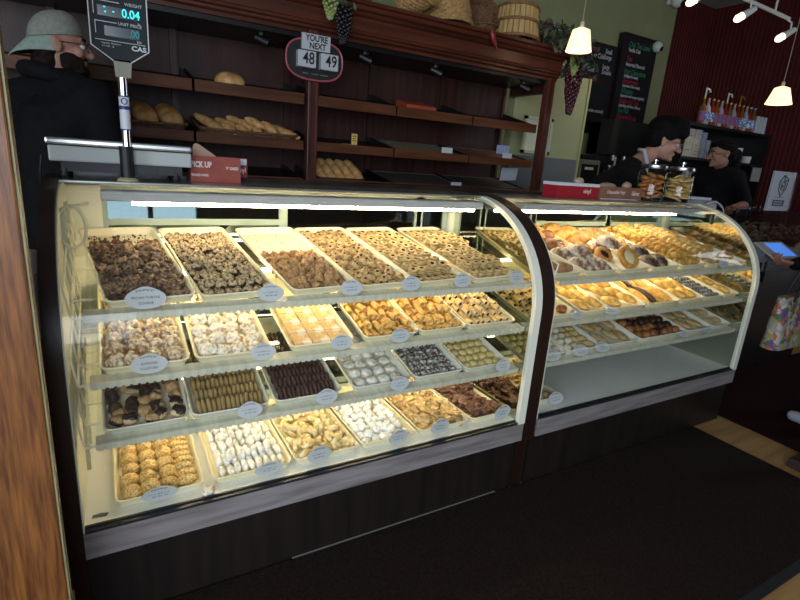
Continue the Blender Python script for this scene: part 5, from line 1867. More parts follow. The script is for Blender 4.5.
# tags and papers
YEL = mat('yellow_tag_card', 'c9a95a', rough=0.7)
t = world_thing('price_tag', 'small yellow price tag standing in the middle bin beside the white paper', 'price tag', tuple(B1 @ Vector((1.39, 0.03, 0))))
bm = new_bm()
p = B1 @ Vector((1.385, 0.06, 0))
box(bm, 1.365, 1.405, p.y - 0.001, p.y + 0.001, p.z + 0.03, p.z + 0.095)
c = finish(bm, 'tag_card', YEL, t)
bm = new_bm()
box(bm, 1.383, 1.387, p.y - 0.002, p.y + 0.002, p.z, p.z + 0.03)
finish(bm, 'tag_pin', BLACK, t)
bm = new_bm()
for k in range(3):
    box(bm, 1.372, 1.398 - 0.006 * (k % 2), p.y - 0.0016, p.y - 0.001, p.z + 0.05 + 0.014 * k, p.z + 0.055 + 0.014 * k)
finish(bm, 'tag_print', INK, c)
bm = new_bm()
box(bm, 1.29, 1.40, 0.0, 0.05, 0.001, 0.012, B1 @ Matrix.Translation((0, 0.002, 0.02)))
box(bm, 1.30, 1.39, 0.005, 0.045, -0.02, 0.001, B1 @ Matrix.Translation((0, 0.002, 0.02)))
tag(finish(bm, 'paper_packet', WHITE), 'small white packet lying at the front of the middle bin', 'packet')
SEEDS = mat('seeded_bread_top', '6b5a44', '9c8a6c', scale=120, rough=0.8, bump=0.6, bscale=200)
SLAB = mat('brown_slab_bread', '5b3524', '7a4a33', scale=30, rough=0.6, bump=0.3, bscale=90)
DULL = mat('dull_tray_metal', '7d7f82', rough=0.4, metal=0.7)
SEEDD = mat('dark_seed_mix', '2c2620', '4b4034', scale=140, rough=0.8, bump=0.6, bscale=220)


def sheet_tray(M, x0, x1, label, content, clabel, cname):
    bm = new_bm()
    box(bm, x0, x1, 0.02, 0.37, 0.0, 0.004, M)
    for a, b, c, d in ((x0, x1, 0.02, 0.026), (x0, x1, 0.364, 0.37), (x0, x0 + 0.006, 0.026, 0.364), (x1 - 0.006, x1, 0.026, 0.364)):
        box(bm, a, b, c, d, 0.004, 0.026, M)
    tag(finish(bm, 'sheet_tray', DULL), label, 'tray')
    bm = new_bm()
    box(bm, x0 + 0.012, x1 - 0.012, 0.032, 0.355, 0.0045, 0.024, M, bevel=0.006)
    tag(finish(bm, cname, content), clabel, 'bread')


sheet_tray(B1, 1.70, 2.20, 'metal tray of seeded flat bread in the middle row of bins', SEEDS, 'seeded flat bread filling its metal tray', 'seeded_flatbread')
sheet_tray(B1, 2.30, 2.80, 'metal tray of brown slab bread in the middle row of bins', SLAB, 'reddish brown slab bread in its metal tray', 'slab_bread')
sheet_tray(B2, 1.66, 2.21, 'metal tray of dark seed bread in the lowest row of bins', SEEDD, 'dark seed bread in the low metal tray', 'seed_bread')
sheet_tray(B2, 2.27, 2.80, 'metal tray of dark slab bread at the low end of the cabinet', mat('dark_slab', '2e211b', '45332a', scale=40, rough=0.7), 'dark slab bread in the low end tray', 'slab_bread')
for x, lab in ((2.06, 'white card standing before the seeded flat bread'), (2.60, 'white card standing before the brown slab bread')):
    p = B1 @ Vector((x, 0.008, 0.028))
    bm = new_bm()
    box(bm, x - 0.045, x + 0.045, p.y - 0.001, p.y + 0.001, p.z - 0.012, p.z + 0.045, bevel=0.0005)
    tag(finish(bm, 'bin_card', CARDW), lab, 'card')
p = B2 @ Vector((2.17, 0.008, 0.028))
bm = new_bm()
box(bm, 2.12, 2.21, p.y - 0.001, p.y + 0.001, p.z - 0.012, p.z + 0.025)
tag(finish(bm, 'bin_card', CARDW), 'grey-white card standing before the dark seed bread', 'card')
bm = new_bm()
box(bm, 2.70, 2.83, 3.250, 3.252, 1.545, 1.615)
tag(finish(bm, 'blue_paper', mat('pale_blue_paper', '8f9db8', rough=0.8)), 'pale blue paper stuck up behind the brown slab bread', 'paper')
bm = new_bm()
prism(bm, [(2.70, 0, 1.445), (2.87, 0, 1.450), (2.855, 0, 1.355), (2.69, 0, 1.345)], (0, 0.002, 0), Matrix.Translation((0, 3.16, 0)))
tag(finish(bm, 'hanging_paper', mat('hanging_white_paper', 'a8adb8', rough=0.8)), 'white paper hanging below the brown slab bread bin', 'paper')
bm = new_bm()
box(bm, 2.60, 2.612, 3.25, 3.38, 1.30, 1.46)
box(bm, 2.64, 2.86, 3.409, 3.411, 1.29, 1.40)

bm.free()

# now-serving sign on the middle post
t = world_thing('queue_sign', 'oval now-serving sign reading you are next with flip numbers', 'sign', (1.07, 2.95, 1.84))
bm = new_bm()
ov_pts = []
for k in range(40):
    a = 2 * PI * k / 40
    ov_pts.append((1.068 + 0.165 * math.copysign(abs(math.cos(a)) ** 0.75, math.cos(a)), 1.948 + 0.105 * math.copysign(abs(math.sin(a)) ** 0.75, math.sin(a))))
prism(bm, [(x, 0, z) for x, z in ov_pts], (0, 0.012, 0), Matrix.Translation((0, 2.942, 0)))
bd = finish(bm, 'sign_board', mat('dark_sign_board', '2a2829', rough=0.35), t)
bm = new_bm()
tube(bm, [(x, 2.94, z) for x, z in ov_pts], 0.0055, 8, closed=True)
finish(bm, 'red_rim', mat('pinkish_red_rim', 'a8545a', rough=0.35), t, smooth=True)
bm = new_bm()
box(bm, 0.987, 1.152, 2.928, 2.942, 1.995, 2.076)
pl = finish(bm, 'white_plate', CARDW, t)
SIGNK = mat('sign_black', '15151a', rough=0.6)
letters('sign_words', "YOU'RE", 0.044, SIGNK, pl, front_M(1.072, 2.9272, 2.054), sx=0.85, bold=0.0012)
letters('sign_words', 'NEXT', 0.044, SIGNK, pl, front_M(1.078, 2.9272, 2.016), sx=0.85, bold=0.0012)
for x, s in ((1.010, '48'), (1.142, '49')):
    bm = new_bm()
    box(bm, x - 0.052, x + 0.052, 2.900, 2.942, 1.90, 1.985, bevel=0.006)
    fl = finish(bm, 'number_flipper', CARDW, t)
    letters('sign_number', s, 0.085, SIGNK, fl, front_M(x + 0.008, 2.8992, 1.944), sx=0.8, bold=0.0012)
bm = new_bm()
for k in range(3):
    box(bm, 1.0 + 0.05 * k, 1.03 + 0.06 * k, 2.9405, 2.942, 1.873, 1.877)
finish(bm, 'maker_mark', mat('grey_sign_print', '77767a', rough=0.6), bd)

# ------------------------------------------------------------------ baskets along the cabinet top
STRAW = mat('straw_weave', '8f6a3a', 'c09a62', scale=70, rough=0.75, bump=0.6, bscale=200)
STRAWD = mat('dark_straw_weave', '4d3220', '7a5435', scale=70, rough=0.75, bump=0.6, bscale=200)
STAVE = mat('pale_basket_stave', 'a88450', 'c7a46c', scale=14, rough=0.65, stretch=(2, 2, 0.2))
HOOP = mat('basket_hoop', '6e4c2a', '86603a', scale=20, rough=0.65)
TOPC = 2.2865


def woven(name, label, M, prof, m, seg=44, rim=True):
    """basket woven of strands: radius steps in and out along rows and around"""
    fine = []
    n = 15
    L = len(prof) - 1
    for i in range(n + 1):
        f = i / n * L
        k = min(int(f), L - 1)
        a, b = prof[k], prof[k + 1]
        q = f - k
        fine.append((a[0] + (b[0] - a[0]) * q, a[1] + (b[1] - a[1]) * q))
    t = bpy.data.objects.new(name, None)
    COL.objects.link(t)
    t.matrix_world = M
    tag(t, label, 'basket')
    bm = new_bm()
    outer = lathe(bm, fine, seg, cap=False, wob=lambda k, i, a: 1 + (0.014 if (i // 2 + k) % 2 else -0.014))
    inner = lathe(bm, [(r - 0.008, z + 0.004) for r, z in fine], seg, cap=False)
    bm.faces.new(outer[0][::-1])
    bm.faces.new(inner[0])
    bridge(bm, outer[-1], inner[-1])
    finish(bm, 'woven_body', m, t)
    if rim:
        r, z = prof[-1]
        bm = new_bm()
        tube(bm, [(math.cos(2 * PI * k / 36) * r, math.sin(2 * PI * k / 36) * r, z) for k in range(36)], 0.008, 8, closed=True)
        finish(bm, 'plaited_rim', m, t, smooth=True)
    return t


def TM(x, y, z, rx=0, ry=0, rz=0):
    return Matrix.Translation((x, y, z)) @ Euler((R(rx), R(ry), R(rz))).to_matrix().to_4x4()


woven('wicker_basket', 'tan wicker basket half out of view above the hanging green grapes', TM(0.98, 3.1, TOPC + 0.002), [(0.10, 0), (0.13, 0.10), (0.15, 0.20)], STRAW)
woven('wicker_basket', 'tan checkered basket lying on its side beside the green grapes', TM(1.37, 3.04, TOPC + 0.145, 70, 0, -25), [(0.09, -0.08), (0.125, -0.01), (0.15, 0.08)], STRAW)
woven('wicker_basket', 'narrow pale basket tipped over between the checkered and the large basket', TM(1.70, 3.0, TOPC + 0.125, 58, 0, 28), [(0.075, -0.09), (0.105, 0.0), (0.125, 0.09)], STRAW)
woven('wicker_basket', 'large pale basket turned upside down on the cornice', TM(2.03, 3.13, TOPC + 0.225, 172, 0, 0), [(0.13, 0.0), (0.155, 0.08), (0.175, 0.21)], STRAW)
woven('wicker_basket', 'dark round basket leaning behind the red pepper', TM(2.335, 3.16, TOPC + 0.14, 62, 0, -10), [(0.05, -0.05), (0.11, 0.0), (0.13, 0.06)], STRAWD)
woven('wicker_basket', 'small dark wicker dish lying below the round basket', TM(2.245, 2.99, TOPC + 0.004, 0, 0, 0), [(0.06, 0), (0.085, 0.02), (0.095, 0.045)], STRAWD)
t = bpy.data.objects.new('bushel_basket', None)
COL.objects.link(t)
t.matrix_world = TM(2.60, 3.08, TOPC + 0.232, 176, 3, 0) @ Matrix.Scale(1.1, 4)
tag(t, 'upturned bushel basket of pale wood staves beside the garland', 'basket')
bm = new_bm()
for k in range(26):
    a0, a1 = 2 * PI * k / 26, 2 * PI * (k + 0.88) / 26
    am = (a0 + a1) / 2
    for (r0, z0, r1, z1) in ((0.130, 0.0, 0.155, 0.20),):
        pts = []
        for r, z in ((r0, z0), (r1, z1)):
            for a in (a0, am, a1):
                pts.append(((r + (0.003 if a == am else 0)) * math.cos(a), (r + (0.003 if a == am else 0)) * math.sin(a), z))
        q = [bm.verts.new(p) for p in pts] + [bm.verts.new((p[0] * 0.965, p[1] * 0.965, p[2])) for p in pts]
        for f in ((0, 1, 4, 3), (1, 2, 5, 4), (7, 6, 9, 10), (8, 7, 10, 11), (0, 3, 9, 6), (2, 8, 11, 5), (0, 6, 7, 1), (1, 7, 8, 2), (3, 4, 10, 9), (4, 5, 11, 10)):
            bm.faces.new([q[i] for i in f])
finish(bm, 'stave_wall', STAVE, t)
bm = new_bm()
lathe(bm, [(0.126, 0.0), (0.126, 0.006)], 28)
finish(bm, 'basket_bottom', STAVE, t)
for z, r in ((0.006, 0.136), (0.095, 0.147), (0.192, 0.159)):
    bm = new_bm()
    lathe(bm, [(r, z - 0.009), (r + 0.005, z - 0.008), (r + 0.005, z + 0.008), (r, z + 0.009)], 36, cap=False)
    finish(bm, 'hoop', HOOP, t, smooth=True)

# red pepper hanging over the cornice
bm = new_bm()
tube(bm, [(2.215, 2.850, 2.280), (2.220, 2.848, 2.258), (2.235, 2.846, 2.223), (2.257, 2.846, 2.193), (2.265, 2.847, 2.173)], [0.016, 0.020, 0.016, 0.009, 0.003], 12)
o = finish(bm, 'red_pepper', mat('red_pepper_skin', '7e1d1c', rough=0.35), smooth=True)
tag(o, 'dried red pepper hanging over the cornice edge', 'pepper')
bm = new_bm()
tube(bm, [(2.215, 2.850, 2.278), (2.208, 2.856, 2.293), (2.20, 2.90, 2.291)], 0.004, 6)
finish(bm, 'stem', mat('dry_stem', '4b5a2c', rough=0.7), o)

# grapes
GRAPEG = mat('green_grape', '7c8a4a', '97a562', scale=30, rough=0.35, rnd=0.0)
GRAPEB = mat('black_grape', '17141a', '26202a', scale=30, rough=0.3)
GRAPER = mat('red_grape', '47101f', '6c1c30', scale=30, rough=0.3)
LEAFG = mat('garland_leaf', '262b1e', '50553f', scale=12, rough=0.6)


def grapes(name, label, x, y, z, L, w, m, r=0.011):
    t = world_thing(name, label, 'grapes', (x, y, z))
    bm = new_bm()
    n = int(L / r * 5.0)
    for k in range(n):
        f = (k + 0.5) / n
        ww = w * (0.55 + 0.9 * math.sin(PI * min(0.2 + f * 0.8, 1))) * (1 - 0.55 * f)
        a = k * 2.399
        ball(bm, (x + math.cos(a) * ww, y + math.sin(a) * ww * 0.7, z - f * L), r * random.uniform(0.85, 1.1), 2)
    finish(bm, 'grape_berries', m, t, smooth=True)
    bm = new_bm()
    tube(bm, [(x, y, z - L * 0.9), (x, y, z), (x + 0.005, y + 0.02, z + 0.03), (x, 2.93, TOPC + 0.006), (x, 3.0, TOPC + 0.006)], 0.003, 6)
    finish(bm, 'vine_stem', mat('vine_bark', '3d2d1e', rough=0.8), t)


def leaf_spray(bm, x, y, z, n, sx, sz, size):
    for k in range(n):
        c = Vector((x + random.gauss(0, sx), y + random.gauss(0, 0.05), z + random.gauss(0, sz)))
        c.x = min(max(c.x, x - 1.7 * sx), x + 1.7 * sx)
        c.z = min(max(c.z, z - 1.7 * sz), z + 1.7 * sz)
        if c.z < TOPC + 0.03 and c.y > 2.82 and c.x < 3.0:
            if random.random() < 0.5:
                c.z = TOPC + 0.035 + random.random() * 0.03
            else:
                c.y = 2.80 - random.random() * 0.04
        rot = Euler((random.uniform(0, 6.3), random.uniform(0, 6.3), random.uniform(0, 6.3))).to_matrix()
        s = size * random.uniform(0.6, 1.3)
        pts = [Vector(p) * s for p in ((0, -1, 0), (0.45, -0.3, 0.12), (0.3, 0.5, 0.05), (0, 1, -0.15), (-0.3, 0.5, 0.05), (-0.45, -0.3, 0.12))]
        mid = bm.verts.new(c)
        vs = [bm.verts.new(c + rot @ p) for p in pts]
        for i in range(6):
            bm.faces.new((vs[i], vs[(i + 1) % 6], mid))


grapes('green_grape_bunch', 'bunch of pale green grapes hanging over the cornice above the queue sign', 1.108, 2.835, 2.285, 0.14, 0.034, GRAPEG)
grapes('black_grape_bunch', 'bunch of black grapes hanging in front of the queue sign', 1.185, 2.83, 2.225, 0.19, 0.036, GRAPEB)
bm = new_bm()
leaf_spray(bm, 1.17, 2.84, 2.275, 22, 0.05, 0.035, 0.028)
o = finish(bm, 'vine_leaves', LEAFG)
o['kind'] = 'stuff'
tag(o, 'green vine leaves over the grapes above the queue sign', 'leaves')
grapes('purple_grape_bunch', 'long bunch of purple grapes hanging at the cabinet corner', 3.045, 2.89, 2.21, 0.34, 0.050, mat('dark_red_grape', '32101c', '4f1a2a', scale=30, rough=0.35), 0.015)
grapes('green_grape_bunch', 'small pale grape bunch beside the purple grapes at the cabinet corner', 2.985, 2.845, 2.245, 0.12, 0.028, GRAPEG, 0.011)
bm = new_bm()
leaf_spray(bm, 2.87, 3.0, TOPC + 0.075, 330, 0.12, 0.055, 0.032)
leaf_spray(bm, 3.09, 2.95, 2.26, 260, 0.10, 0.065, 0.032)
leaf_spray(bm, 2.90, 2.90, TOPC + 0.03, 40, 0.10, 0.05, 0.022)
o = finish(bm, 'garland_foliage', LEAFG)
o['kind'] = 'stuff'
tag(o, 'dusty green leaf garland over the cabinet corner', 'foliage')
bm = new_bm()
vs = ball(bm, (2.83, 3.0, TOPC + 0.165), (0.035, 0.035, 0.03), 3)
rough_up(vs, 0.010, 50, 2)
tube(bm, [(2.83, 3.0, TOPC + 0.15), (2.835, 3.0, TOPC + 0.004)], 0.004, 6)
tag(finish(bm, 'dried_flower', mat('dried_red_flower', '4f211d', '6a2d26', scale=40, rough=0.8), smooth=True), 'dried red flower head standing in the garland', 'flower')

# ------------------------------------------------------------------ lamps
SHADE = mat('lit_glass_shade', 'ffe0ac', emit=1.6)


def pendant(x, y, ztop, zbot, label, rt, rb):
    t = world_thing('pendant_lamp', label, 'lamp', (x, y, zbot))
    bm = new_bm()
    lathe(bm, [(rb, zbot), (rt, ztop), (rt * 0.5, ztop + 0.012), (rt * 0.45, ztop + 0.009), (rt - 0.004, ztop - 0.004), (rb - 0.004, zbot + 0.001)], 32, Matrix.Translation((x, y, 0)), cap=False)
    finish(bm, 'glass_shade', SHADE, t, smooth=True)
    bm = new_bm()
    lathe(bm, [(0.014, ztop + 0.006), (0.014, ztop + 0.05), (0.004, ztop + 0.06)], 14, Matrix.Translation((x, y, 0)))
    finish(bm, 'lamp_cap', mat('pale_lamp_cap', 'b5ad98', rough=0.4), t)
    bm = new_bm()
    tube(bm, [(x, y, ztop + 0.055), (x, y, CZ - 0.001)], 0.003, 6)
    finish(bm, 'cord', mat('pale_lamp_cord', '9d9a8c', rough=0.5), t)
    bm = new_bm()
    ball(bm, (x, y, zbot + (ztop - zbot) * 0.5), 0.028, 3)
    finish(bm, 'bulb', mat('lit_bulb', 'fff0d0', emit=9.0), t, smooth=True)


pendant(2.742, 2.6, 2.335, 2.21, 'lit pendant lamp hanging over the garland at the cabinet corner', 0.055, 0.082)
pendant(5.36, 2.6, 2.315, 2.18, 'lit pendant lamp hanging before the red wall near the syrup bottles', 0.060, 0.105)

# track lights
LAMPON = mat('lit_spot_lens', 'ffedc0', emit=2.6)
trk = world_thing('track_rail', 'white ceiling track rail carrying the spot heads', 'track', (5.5, 3.0, 3.06))
bm = new_bm()
tube(bm, [(5.16, 3.0, 3.075), (5.98, 3.0, 3.062)], 0.018, 12)
finish(bm, 'rail_bar', WHITE, trk, smooth=True)
bm = new_bm()
for x in (5.20, 5.70):
    tube(bm, [(x, 3.0, 3.07), (x, 3.0, CZ - 0.001)], 0.010, 8)
finish(bm, 'rail_hanger', WHITE, trk)


def spot(x, y, z, label, top):
    t = world_thing('track_spot', label, 'spotlight', (x, y, z))
    d = Vector((-0.75, 0.35, -0.55)).normalized()
    c = Vector((x, y, z))
    bm = new_bm()
    tube(bm, [c - d * 0.13, c - d * 0.10, c - d * 0.06, c], [0.022, 0.028, 0.030, 0.036], 16)
    finish(bm, 'lamp_head', WHITE, t, smooth=True)
    bm = new_bm()
    tube(bm, [c + d * 0.0005, c + d * 0.05, c + d * 0.075], [0.033, 0.034, 0.020], 16)
    finish(bm, 'lit_lens', LAMPON, t, smooth=True)
    bm = new_bm()
    tube(bm, [c - d * 0.08, c - d * 0.08 + Vector((-0.02, 0, 0.08)), Vector(top)], 0.009, 8)
    finish(bm, 'arm', WHITE, t)
    l = bpy.data.lights.new('track_spot_beam', 'SPOT')
    l.energy = 22
    l.color = (1.0, 0.88, 0.68)
    l.spot_size = R(60)
    l.shadow_soft_size = 0.04
    o = bpy.data.objects.new('track_spot_beam', l)
    o.location = c + d * 0.08
    o.rotation_euler = d.to_track_quat('-Z', 'Y').to_euler()
    COL.objects.link(o)


spot(4.44, 3.0, 2.93, 'lit white spotlight nearest the green wall', (4.50, 3.0, CZ - 0.001))
spot(5.18, 3.0, 2.94, 'lit white spotlight on the middle of the track rail', (5.22, 3.0, 3.06))
spot(5.95, 3.0, 2.90, 'lit white spotlight at the low end of the track rail', (5.95, 3.0, 3.05))


def camera_ball(x, y, z, label, s=1.0):
    t = world_thing('security_camera', label, 'security camera', (x, y, z))
    bm = new_bm()
    ball(bm, (x, y, z), 0.065 * s, 3)
    finish(bm, 'camera_housing', WHITE, t, smooth=True)
    bm = new_bm()
    tube(bm, [(x, y + 0.04, z), (x - 0.02, BW - 0.001, z + 0.01)], 0.03 * s, 12)
    finish(bm, 'bracket', WHITE, t)
    bm = new_bm()
    d = Vector((0.3, -1, -0.5)).normalized()
    tube(bm, [Vector((x, y, z)) + d * 0.055 * s, Vector((x, y, z)) + d * 0.069 * s], 0.028 * s, 14)
    finish(bm, 'lens', BLACK, t)


camera_ball(6.10, 4.50, 3.03, 'white security camera on the green wall beside the menu board')
camera_ball(6.29, 4.48, 3.57, 'white security camera high at the corner of green and red walls', 1.1)

# ------------------------------------------------------------------ menu boards
BOARDM = mat('black_menu_board', '17151a', rough=0.5)
GRN = mat('green_chalk', '2d8a5c', rough=0.8)
REDC = mat('red_chalk', 'b02a34', rough=0.8)
WHC = mat('white_chalk', 'c6c8cc', rough=0.8)


def board(label, x0, x1, z0, z1, y, rows):
    t = world_thing('menu_board', label, 'menu board', ((x0 + x1) / 2, y, z0))
    bm = new_bm()
    box(bm, x0, x1, y, BW - 0.002, z0, z1, bevel=0.004)
    finish(bm, 'board_panel', BOARDM, t)
    bm = new_bm()
    for a, b, c, d in ((x0, x0 + 0.015, z0, z1), (x1 - 0.015, x1, z0, z1), (x0 + 0.015, x1 - 0.015, z1 - 0.015, z1), (x0 + 0.015, x1 - 0.015, z0, z0 + 0.015)):
        box(bm, a, b, y - 0.008, y - 0.0002, c, d)
    finish(bm, 'frame', mat('board_frame', '2a1517', rough=0.5), t)
    for s, x, z, size, m, al in rows:
        letters('chalk_line', s, size, m, t, front_M(x, y - 0.001, z), align=al, sx=0.78, bold=0.0012)


L = 'LEFT'
board('tall black drinks board beside the round security camera', 5.490, 6.125, 2.12, 3.10, 4.52, (
    ('Chai Tea Latte', 5.60, 2.985, 0.085, GRN, L), ('Vanilla Chai', 5.605, 2.925, 0.060, WHC, L),
    ('Tea', 5.60, 2.825, 0.085, REDC, L), ('Assorted Flavored', 5.60, 2.765, 0.062, WHC, L),
    ('Hot Chocolate', 5.60, 2.685, 0.085, GRN, L), ('(whipped cream)', 5.605, 2.635, 0.050, WHC, L),
    ('Americano', 5.60, 2.575, 0.085, REDC, L), ('(espresso & hot water)', 5.605, 2.525, 0.046, WHC, L),
    ('Affogato', 5.60, 2.465, 0.085, GRN, L), ('(espresso with scoop of gelato)', 5.605, 2.410, 0.046, WHC, L),
    ('Italian Ice Tea', 5.60, 2.345, 0.085, REDC, L), ('(sparkling with lots of flavor)', 5.605, 2.295, 0.046, WHC, L),
    ('Soy Milk', 5.60, 2.235, 0.080, GRN, L), ('Flavored Syrup', 5.60, 2.165, 0.080, REDC, L)))
board('black drinks board partly hidden behind the partition and garland', 4.86, 5.462, 1.925, 2.93, 4.56, (
    ('Latte', 4.98, 2.86, 0.075, REDC, L), ('Small', 5.26, 2.855, 0.07, WHC, L), ('Large', 5.26, 2.795, 0.07, WHC, L),
    ('Hot or Cold', 4.96, 2.79, 0.075, WHC, L), ('Large', 5.25, 2.69, 0.07, WHC, L), ('Double', 5.25, 2.63, 0.07, WHC, L),
    ('Espresso', 4.96, 2.69, 0.075, GRN, L), ('Cold', 5.0, 2.63, 0.075, WHC, L), ('Mocha', 5.04, 2.535, 0.07, REDC, L),
    ('(chocolate caramel)', 5.045, 2.19, 0.055, WHC, L)))
# ------------------------------------------------------------------ coffee corner behind the far case
bm = new_bm()
box(bm, 4.0, 6.45, 4.10, BW - 0.002, 0.0, 1.26)
tag(finish(bm, 'back_counter', mat('dark_counter', '1b1a1a', '252423', scale=6, rough=0.4)), 'dark counter along the green wall under the menu boards', 'counter')
t = world_thing('espresso_machine', 'dark steel espresso machine below the tall drinks board', 'coffee machine', (5.5, 4.3, 1.26))
bm = new_bm()
box(bm, 5.14, 5.88, 4.16, 4.50, 1.2615, 1.36, bevel=0.01)
box(bm, 5.14, 5.88, 4.34, 4.50, 1.36, 2.06, bevel=0.01)
box(bm, 5.14, 5.88, 4.16, 4.50, 1.68, 2.08, bevel=0.01)
finish(bm, 'machine_body', mat('dark_machine_steel', '393a37', '454643', scale=4, rough=0.35, metal=0.5), t)
bm = new_bm()
for x in (5.3, 5.5, 5.7):
    lathe(bm, [(0.03, 1.62), (0.035, 1.679)], 14, Matrix.Translation((x, 4.22, 0)))
    tube(bm, [(x, 4.21, 1.635), (x, 4.10, 1.625)], 0.011, 8)
finish(bm, 'group_head', STEEL, t, smooth=True)
bm = new_bm()
box(bm, 5.86, 5.885, 4.13, 4.16, 1.5, 2.08)
finish(bm, 'bright_edge', WHITE, t)
t = world_thing('coffee_grinder', 'pale grey coffee grinder beside the partition edge', 'grinder', (4.85, 4.3, 1.26))
bm = new_bm()
box(bm, 4.66, 5.00, 4.14, 4.40, 1.2615, 1.60, bevel=0.015)
finish(bm, 'grinder_body', mat('grey_grinder', '7b7d74', rough=0.45), t)
bm = new_bm()
box(bm, 4.70, 4.96, 4.131, 4.14, 1.34, 1.55)
g = finish(bm, 'black_panel', BLACK, t)
bm = new_bm()
box(bm, 4.74, 4.88, 4.126, 4.131, 1.49, 1.52)
finish(bm, 'white_label', WHITE, g)
bm = new_bm()
box(bm, 4.68, 4.92, 4.18, 4.36, 1.60, 1.66, bevel=0.01)
finish(bm, 'hopper', BLACK, t)


def bottle(name, label, x, y, z, h, r, body_m, lab_m, cap_m, cat='bottle', group=None):
    t = world_thing(name, label, cat, (x, y, z), group)
    Mx = Matrix.Translation((x, y, z))
    bm = new_bm()
    lathe(bm, [(r * 0.9, 0), (r, 0.006), (r, h * 0.58), (r * 0.75, h * 0.68), (r * 0.36, h * 0.78), (r * 0.34, h * 0.94)], 20, Mx)
    b = finish(bm, 'bottle_body', body_m, t, smooth=True)
    bm = new_bm()
    lathe(bm, [(r * 1.015, h * 0.16), (r * 1.015, h * 0.5)], 20, Mx, cap=False)
    finish(bm, 'paper_label', lab_m, b, smooth=True)
    bm = new_bm()
    lathe(bm, [(r * 0.4, h * 0.94), (r * 0.4, h)], 14, Mx)
    finish(bm, 'cap', cap_m, t)
    return t


BROWNG = mat('brown_bottle', '3c2213', rough=0.15)
bottle('syrup_bottle', 'green-labelled bottle on the back counter beside the grinder', 5.16, 4.14, 1.2615, 0.30, 0.040, mat('olive_bottle', '5b6a2a', rough=0.2), mat('lime_label', '8a9a3e', rough=0.6), WHITE)
bottle('syrup_bottle', 'amber bottle on the back counter between the cups', 5.06, 4.12, 1.2615, 0.24, 0.042, BROWNG, mat('amber_label', '8c6a35', rough=0.6), BLACK)
bottle('syrup_bottle', 'pale slim bottle with a pointed cap in front of the espresso machine', 5.24, 4.14, 1.2615, 0.40, 0.034, mat('milky_bottle', 'a9ab9c', rough=0.4), mat('milky_label', 'b9b7a8', rough=0.6), WHITE)


def cup(name, label, x, y, z, r0, r1, h, m, cat='cup', group=None, handle=False):
    t = world_thing(name, label, cat, (x, y, z), group)
    bm = new_bm()
    lathe(bm, [(r0, 0), (r1, h), (r1 - 0.004, h), (r0 - 0.003, 0.006), (0.0005, 0.005)], 22, Matrix.Translation((x, y, z)), cap=False)
    finish(bm, 'cup_body', m, t, smooth=True)
    if handle:
        bm = new_bm()
        tube(bm, [(x + r1 + 0.024 * math.sin(a) - 0.004, y, z + h * 0.5 - math.cos(a) * h * 0.3) for a in [PI * k / 8 for k in range(9)]], 0.006, 7)
        finish(bm, 'handle', m, t, smooth=True)
    return t


cup('paper_cup', 'white paper cup on the back counter beside the grinder', 4.99 + 0.05, 4.125, 1.2615, 0.034, 0.044, 0.17, WHITE)
cup('paper_cup', 'brown paper cup standing on the back counter near the amber bottle', 5.12, 4.22, 1.2615, 0.034, 0.044, 0.16, BROWNG)

# black hutch with the syrup bottles
hut = world_thing('coffee_hutch', 'tall black open hutch holding syrup bottles before the red wall', 'hutch', (5.95, 3.45, 0))
HX0, HX1, HY0, HY1 = 5.13, 6.78, 3.28, 3.62
bm = new_bm()
box(bm, HX0, HX1, HY1 - 0.02, HY1, 0, 2.03)
finish(bm, 'back_panel', SOFTBLACK, hut)
for x in (HX0, HX1 - 0.025):
    bm = new_bm()
    box(bm, x, x + 0.025, HY0, HY1 - 0.02, 0, 2.0)
    finish(bm, 'side_panel', SOFTBLACK, hut)
for z in (1.665, 2.0):
    bm = new_bm()
    box(bm, HX0 - 0.01, HX1 + 0.01, HY0 - 0.01, HY1 - 0.02, z, z + 0.028)
    finish(bm, 'shelf_board', SOFTBLACK, hut)
bm = new_bm()
box(bm, HX0 + 0.026, HX1 - 0.026, HY0 + 0.02, HY1 - 0.021, 0.0, 1.20)
finish(bm, 'base_unit', SOFTBLACK, hut)
SY = 3.36
BLAB = mat('blue_syrup_label', '2a4f96', 'c9d2e2', scale=60, rough=0.5, lo=0.45, hi=0.6)
RLAB = mat('red_syrup_label', '9c2f34', '4a5fa2', scale=45, rough=0.5, lo=0.45, hi=0.55)
LIQ = [mat('amber_syrup', '7b4c1d', rough=0.12), mat('clear_syrup', '9a9aa0', rough=0.12), mat('red_syrup', '7c2420', rough=0.12)]
GOLD = mat('gold_pump', 'b08b45', rough=0.3, metal=0.6)
PUMPW = mat('white_pump', 'cfcfcf', rough=0.4)
for k in range(13):
    x = 5.47 + k * 0.083
    pump = k in (0, 5, 8)
    red = 3 <= k <= 8 or k == 0
    kind = 'white pump' if k in (0, 5) else 'gold pump' if k == 8 else 'plain cap'
    lab = f'{"red" if red else "blue"}-labelled syrup bottle with a {kind}, {ORD[k]} from the left on the hutch'
    t = bottle('syrup_bottle', lab, x, SY, 2.0285, 0.27, 0.034, LIQ[k % 3], RLAB if red else BLAB, GOLD if k < 11 else BLAB, group='syrup bottles on the hutch')
    if pump:
        bm = new_bm()
        tube(bm, [(x, SY, 2.298), (x, SY, 2.37), (x + 0.012, SY, 2.385)], 0.007, 7)
        tube(bm, [(x - 0.008, SY, 2.384), (x + 0.04, SY - 0.01, 2.376), (x + 0.052, SY - 0.012, 2.35)], 0.008, 7)
        finish(bm, 'pump', PUMPW if k != 8 else GOLD, t, smooth=True)
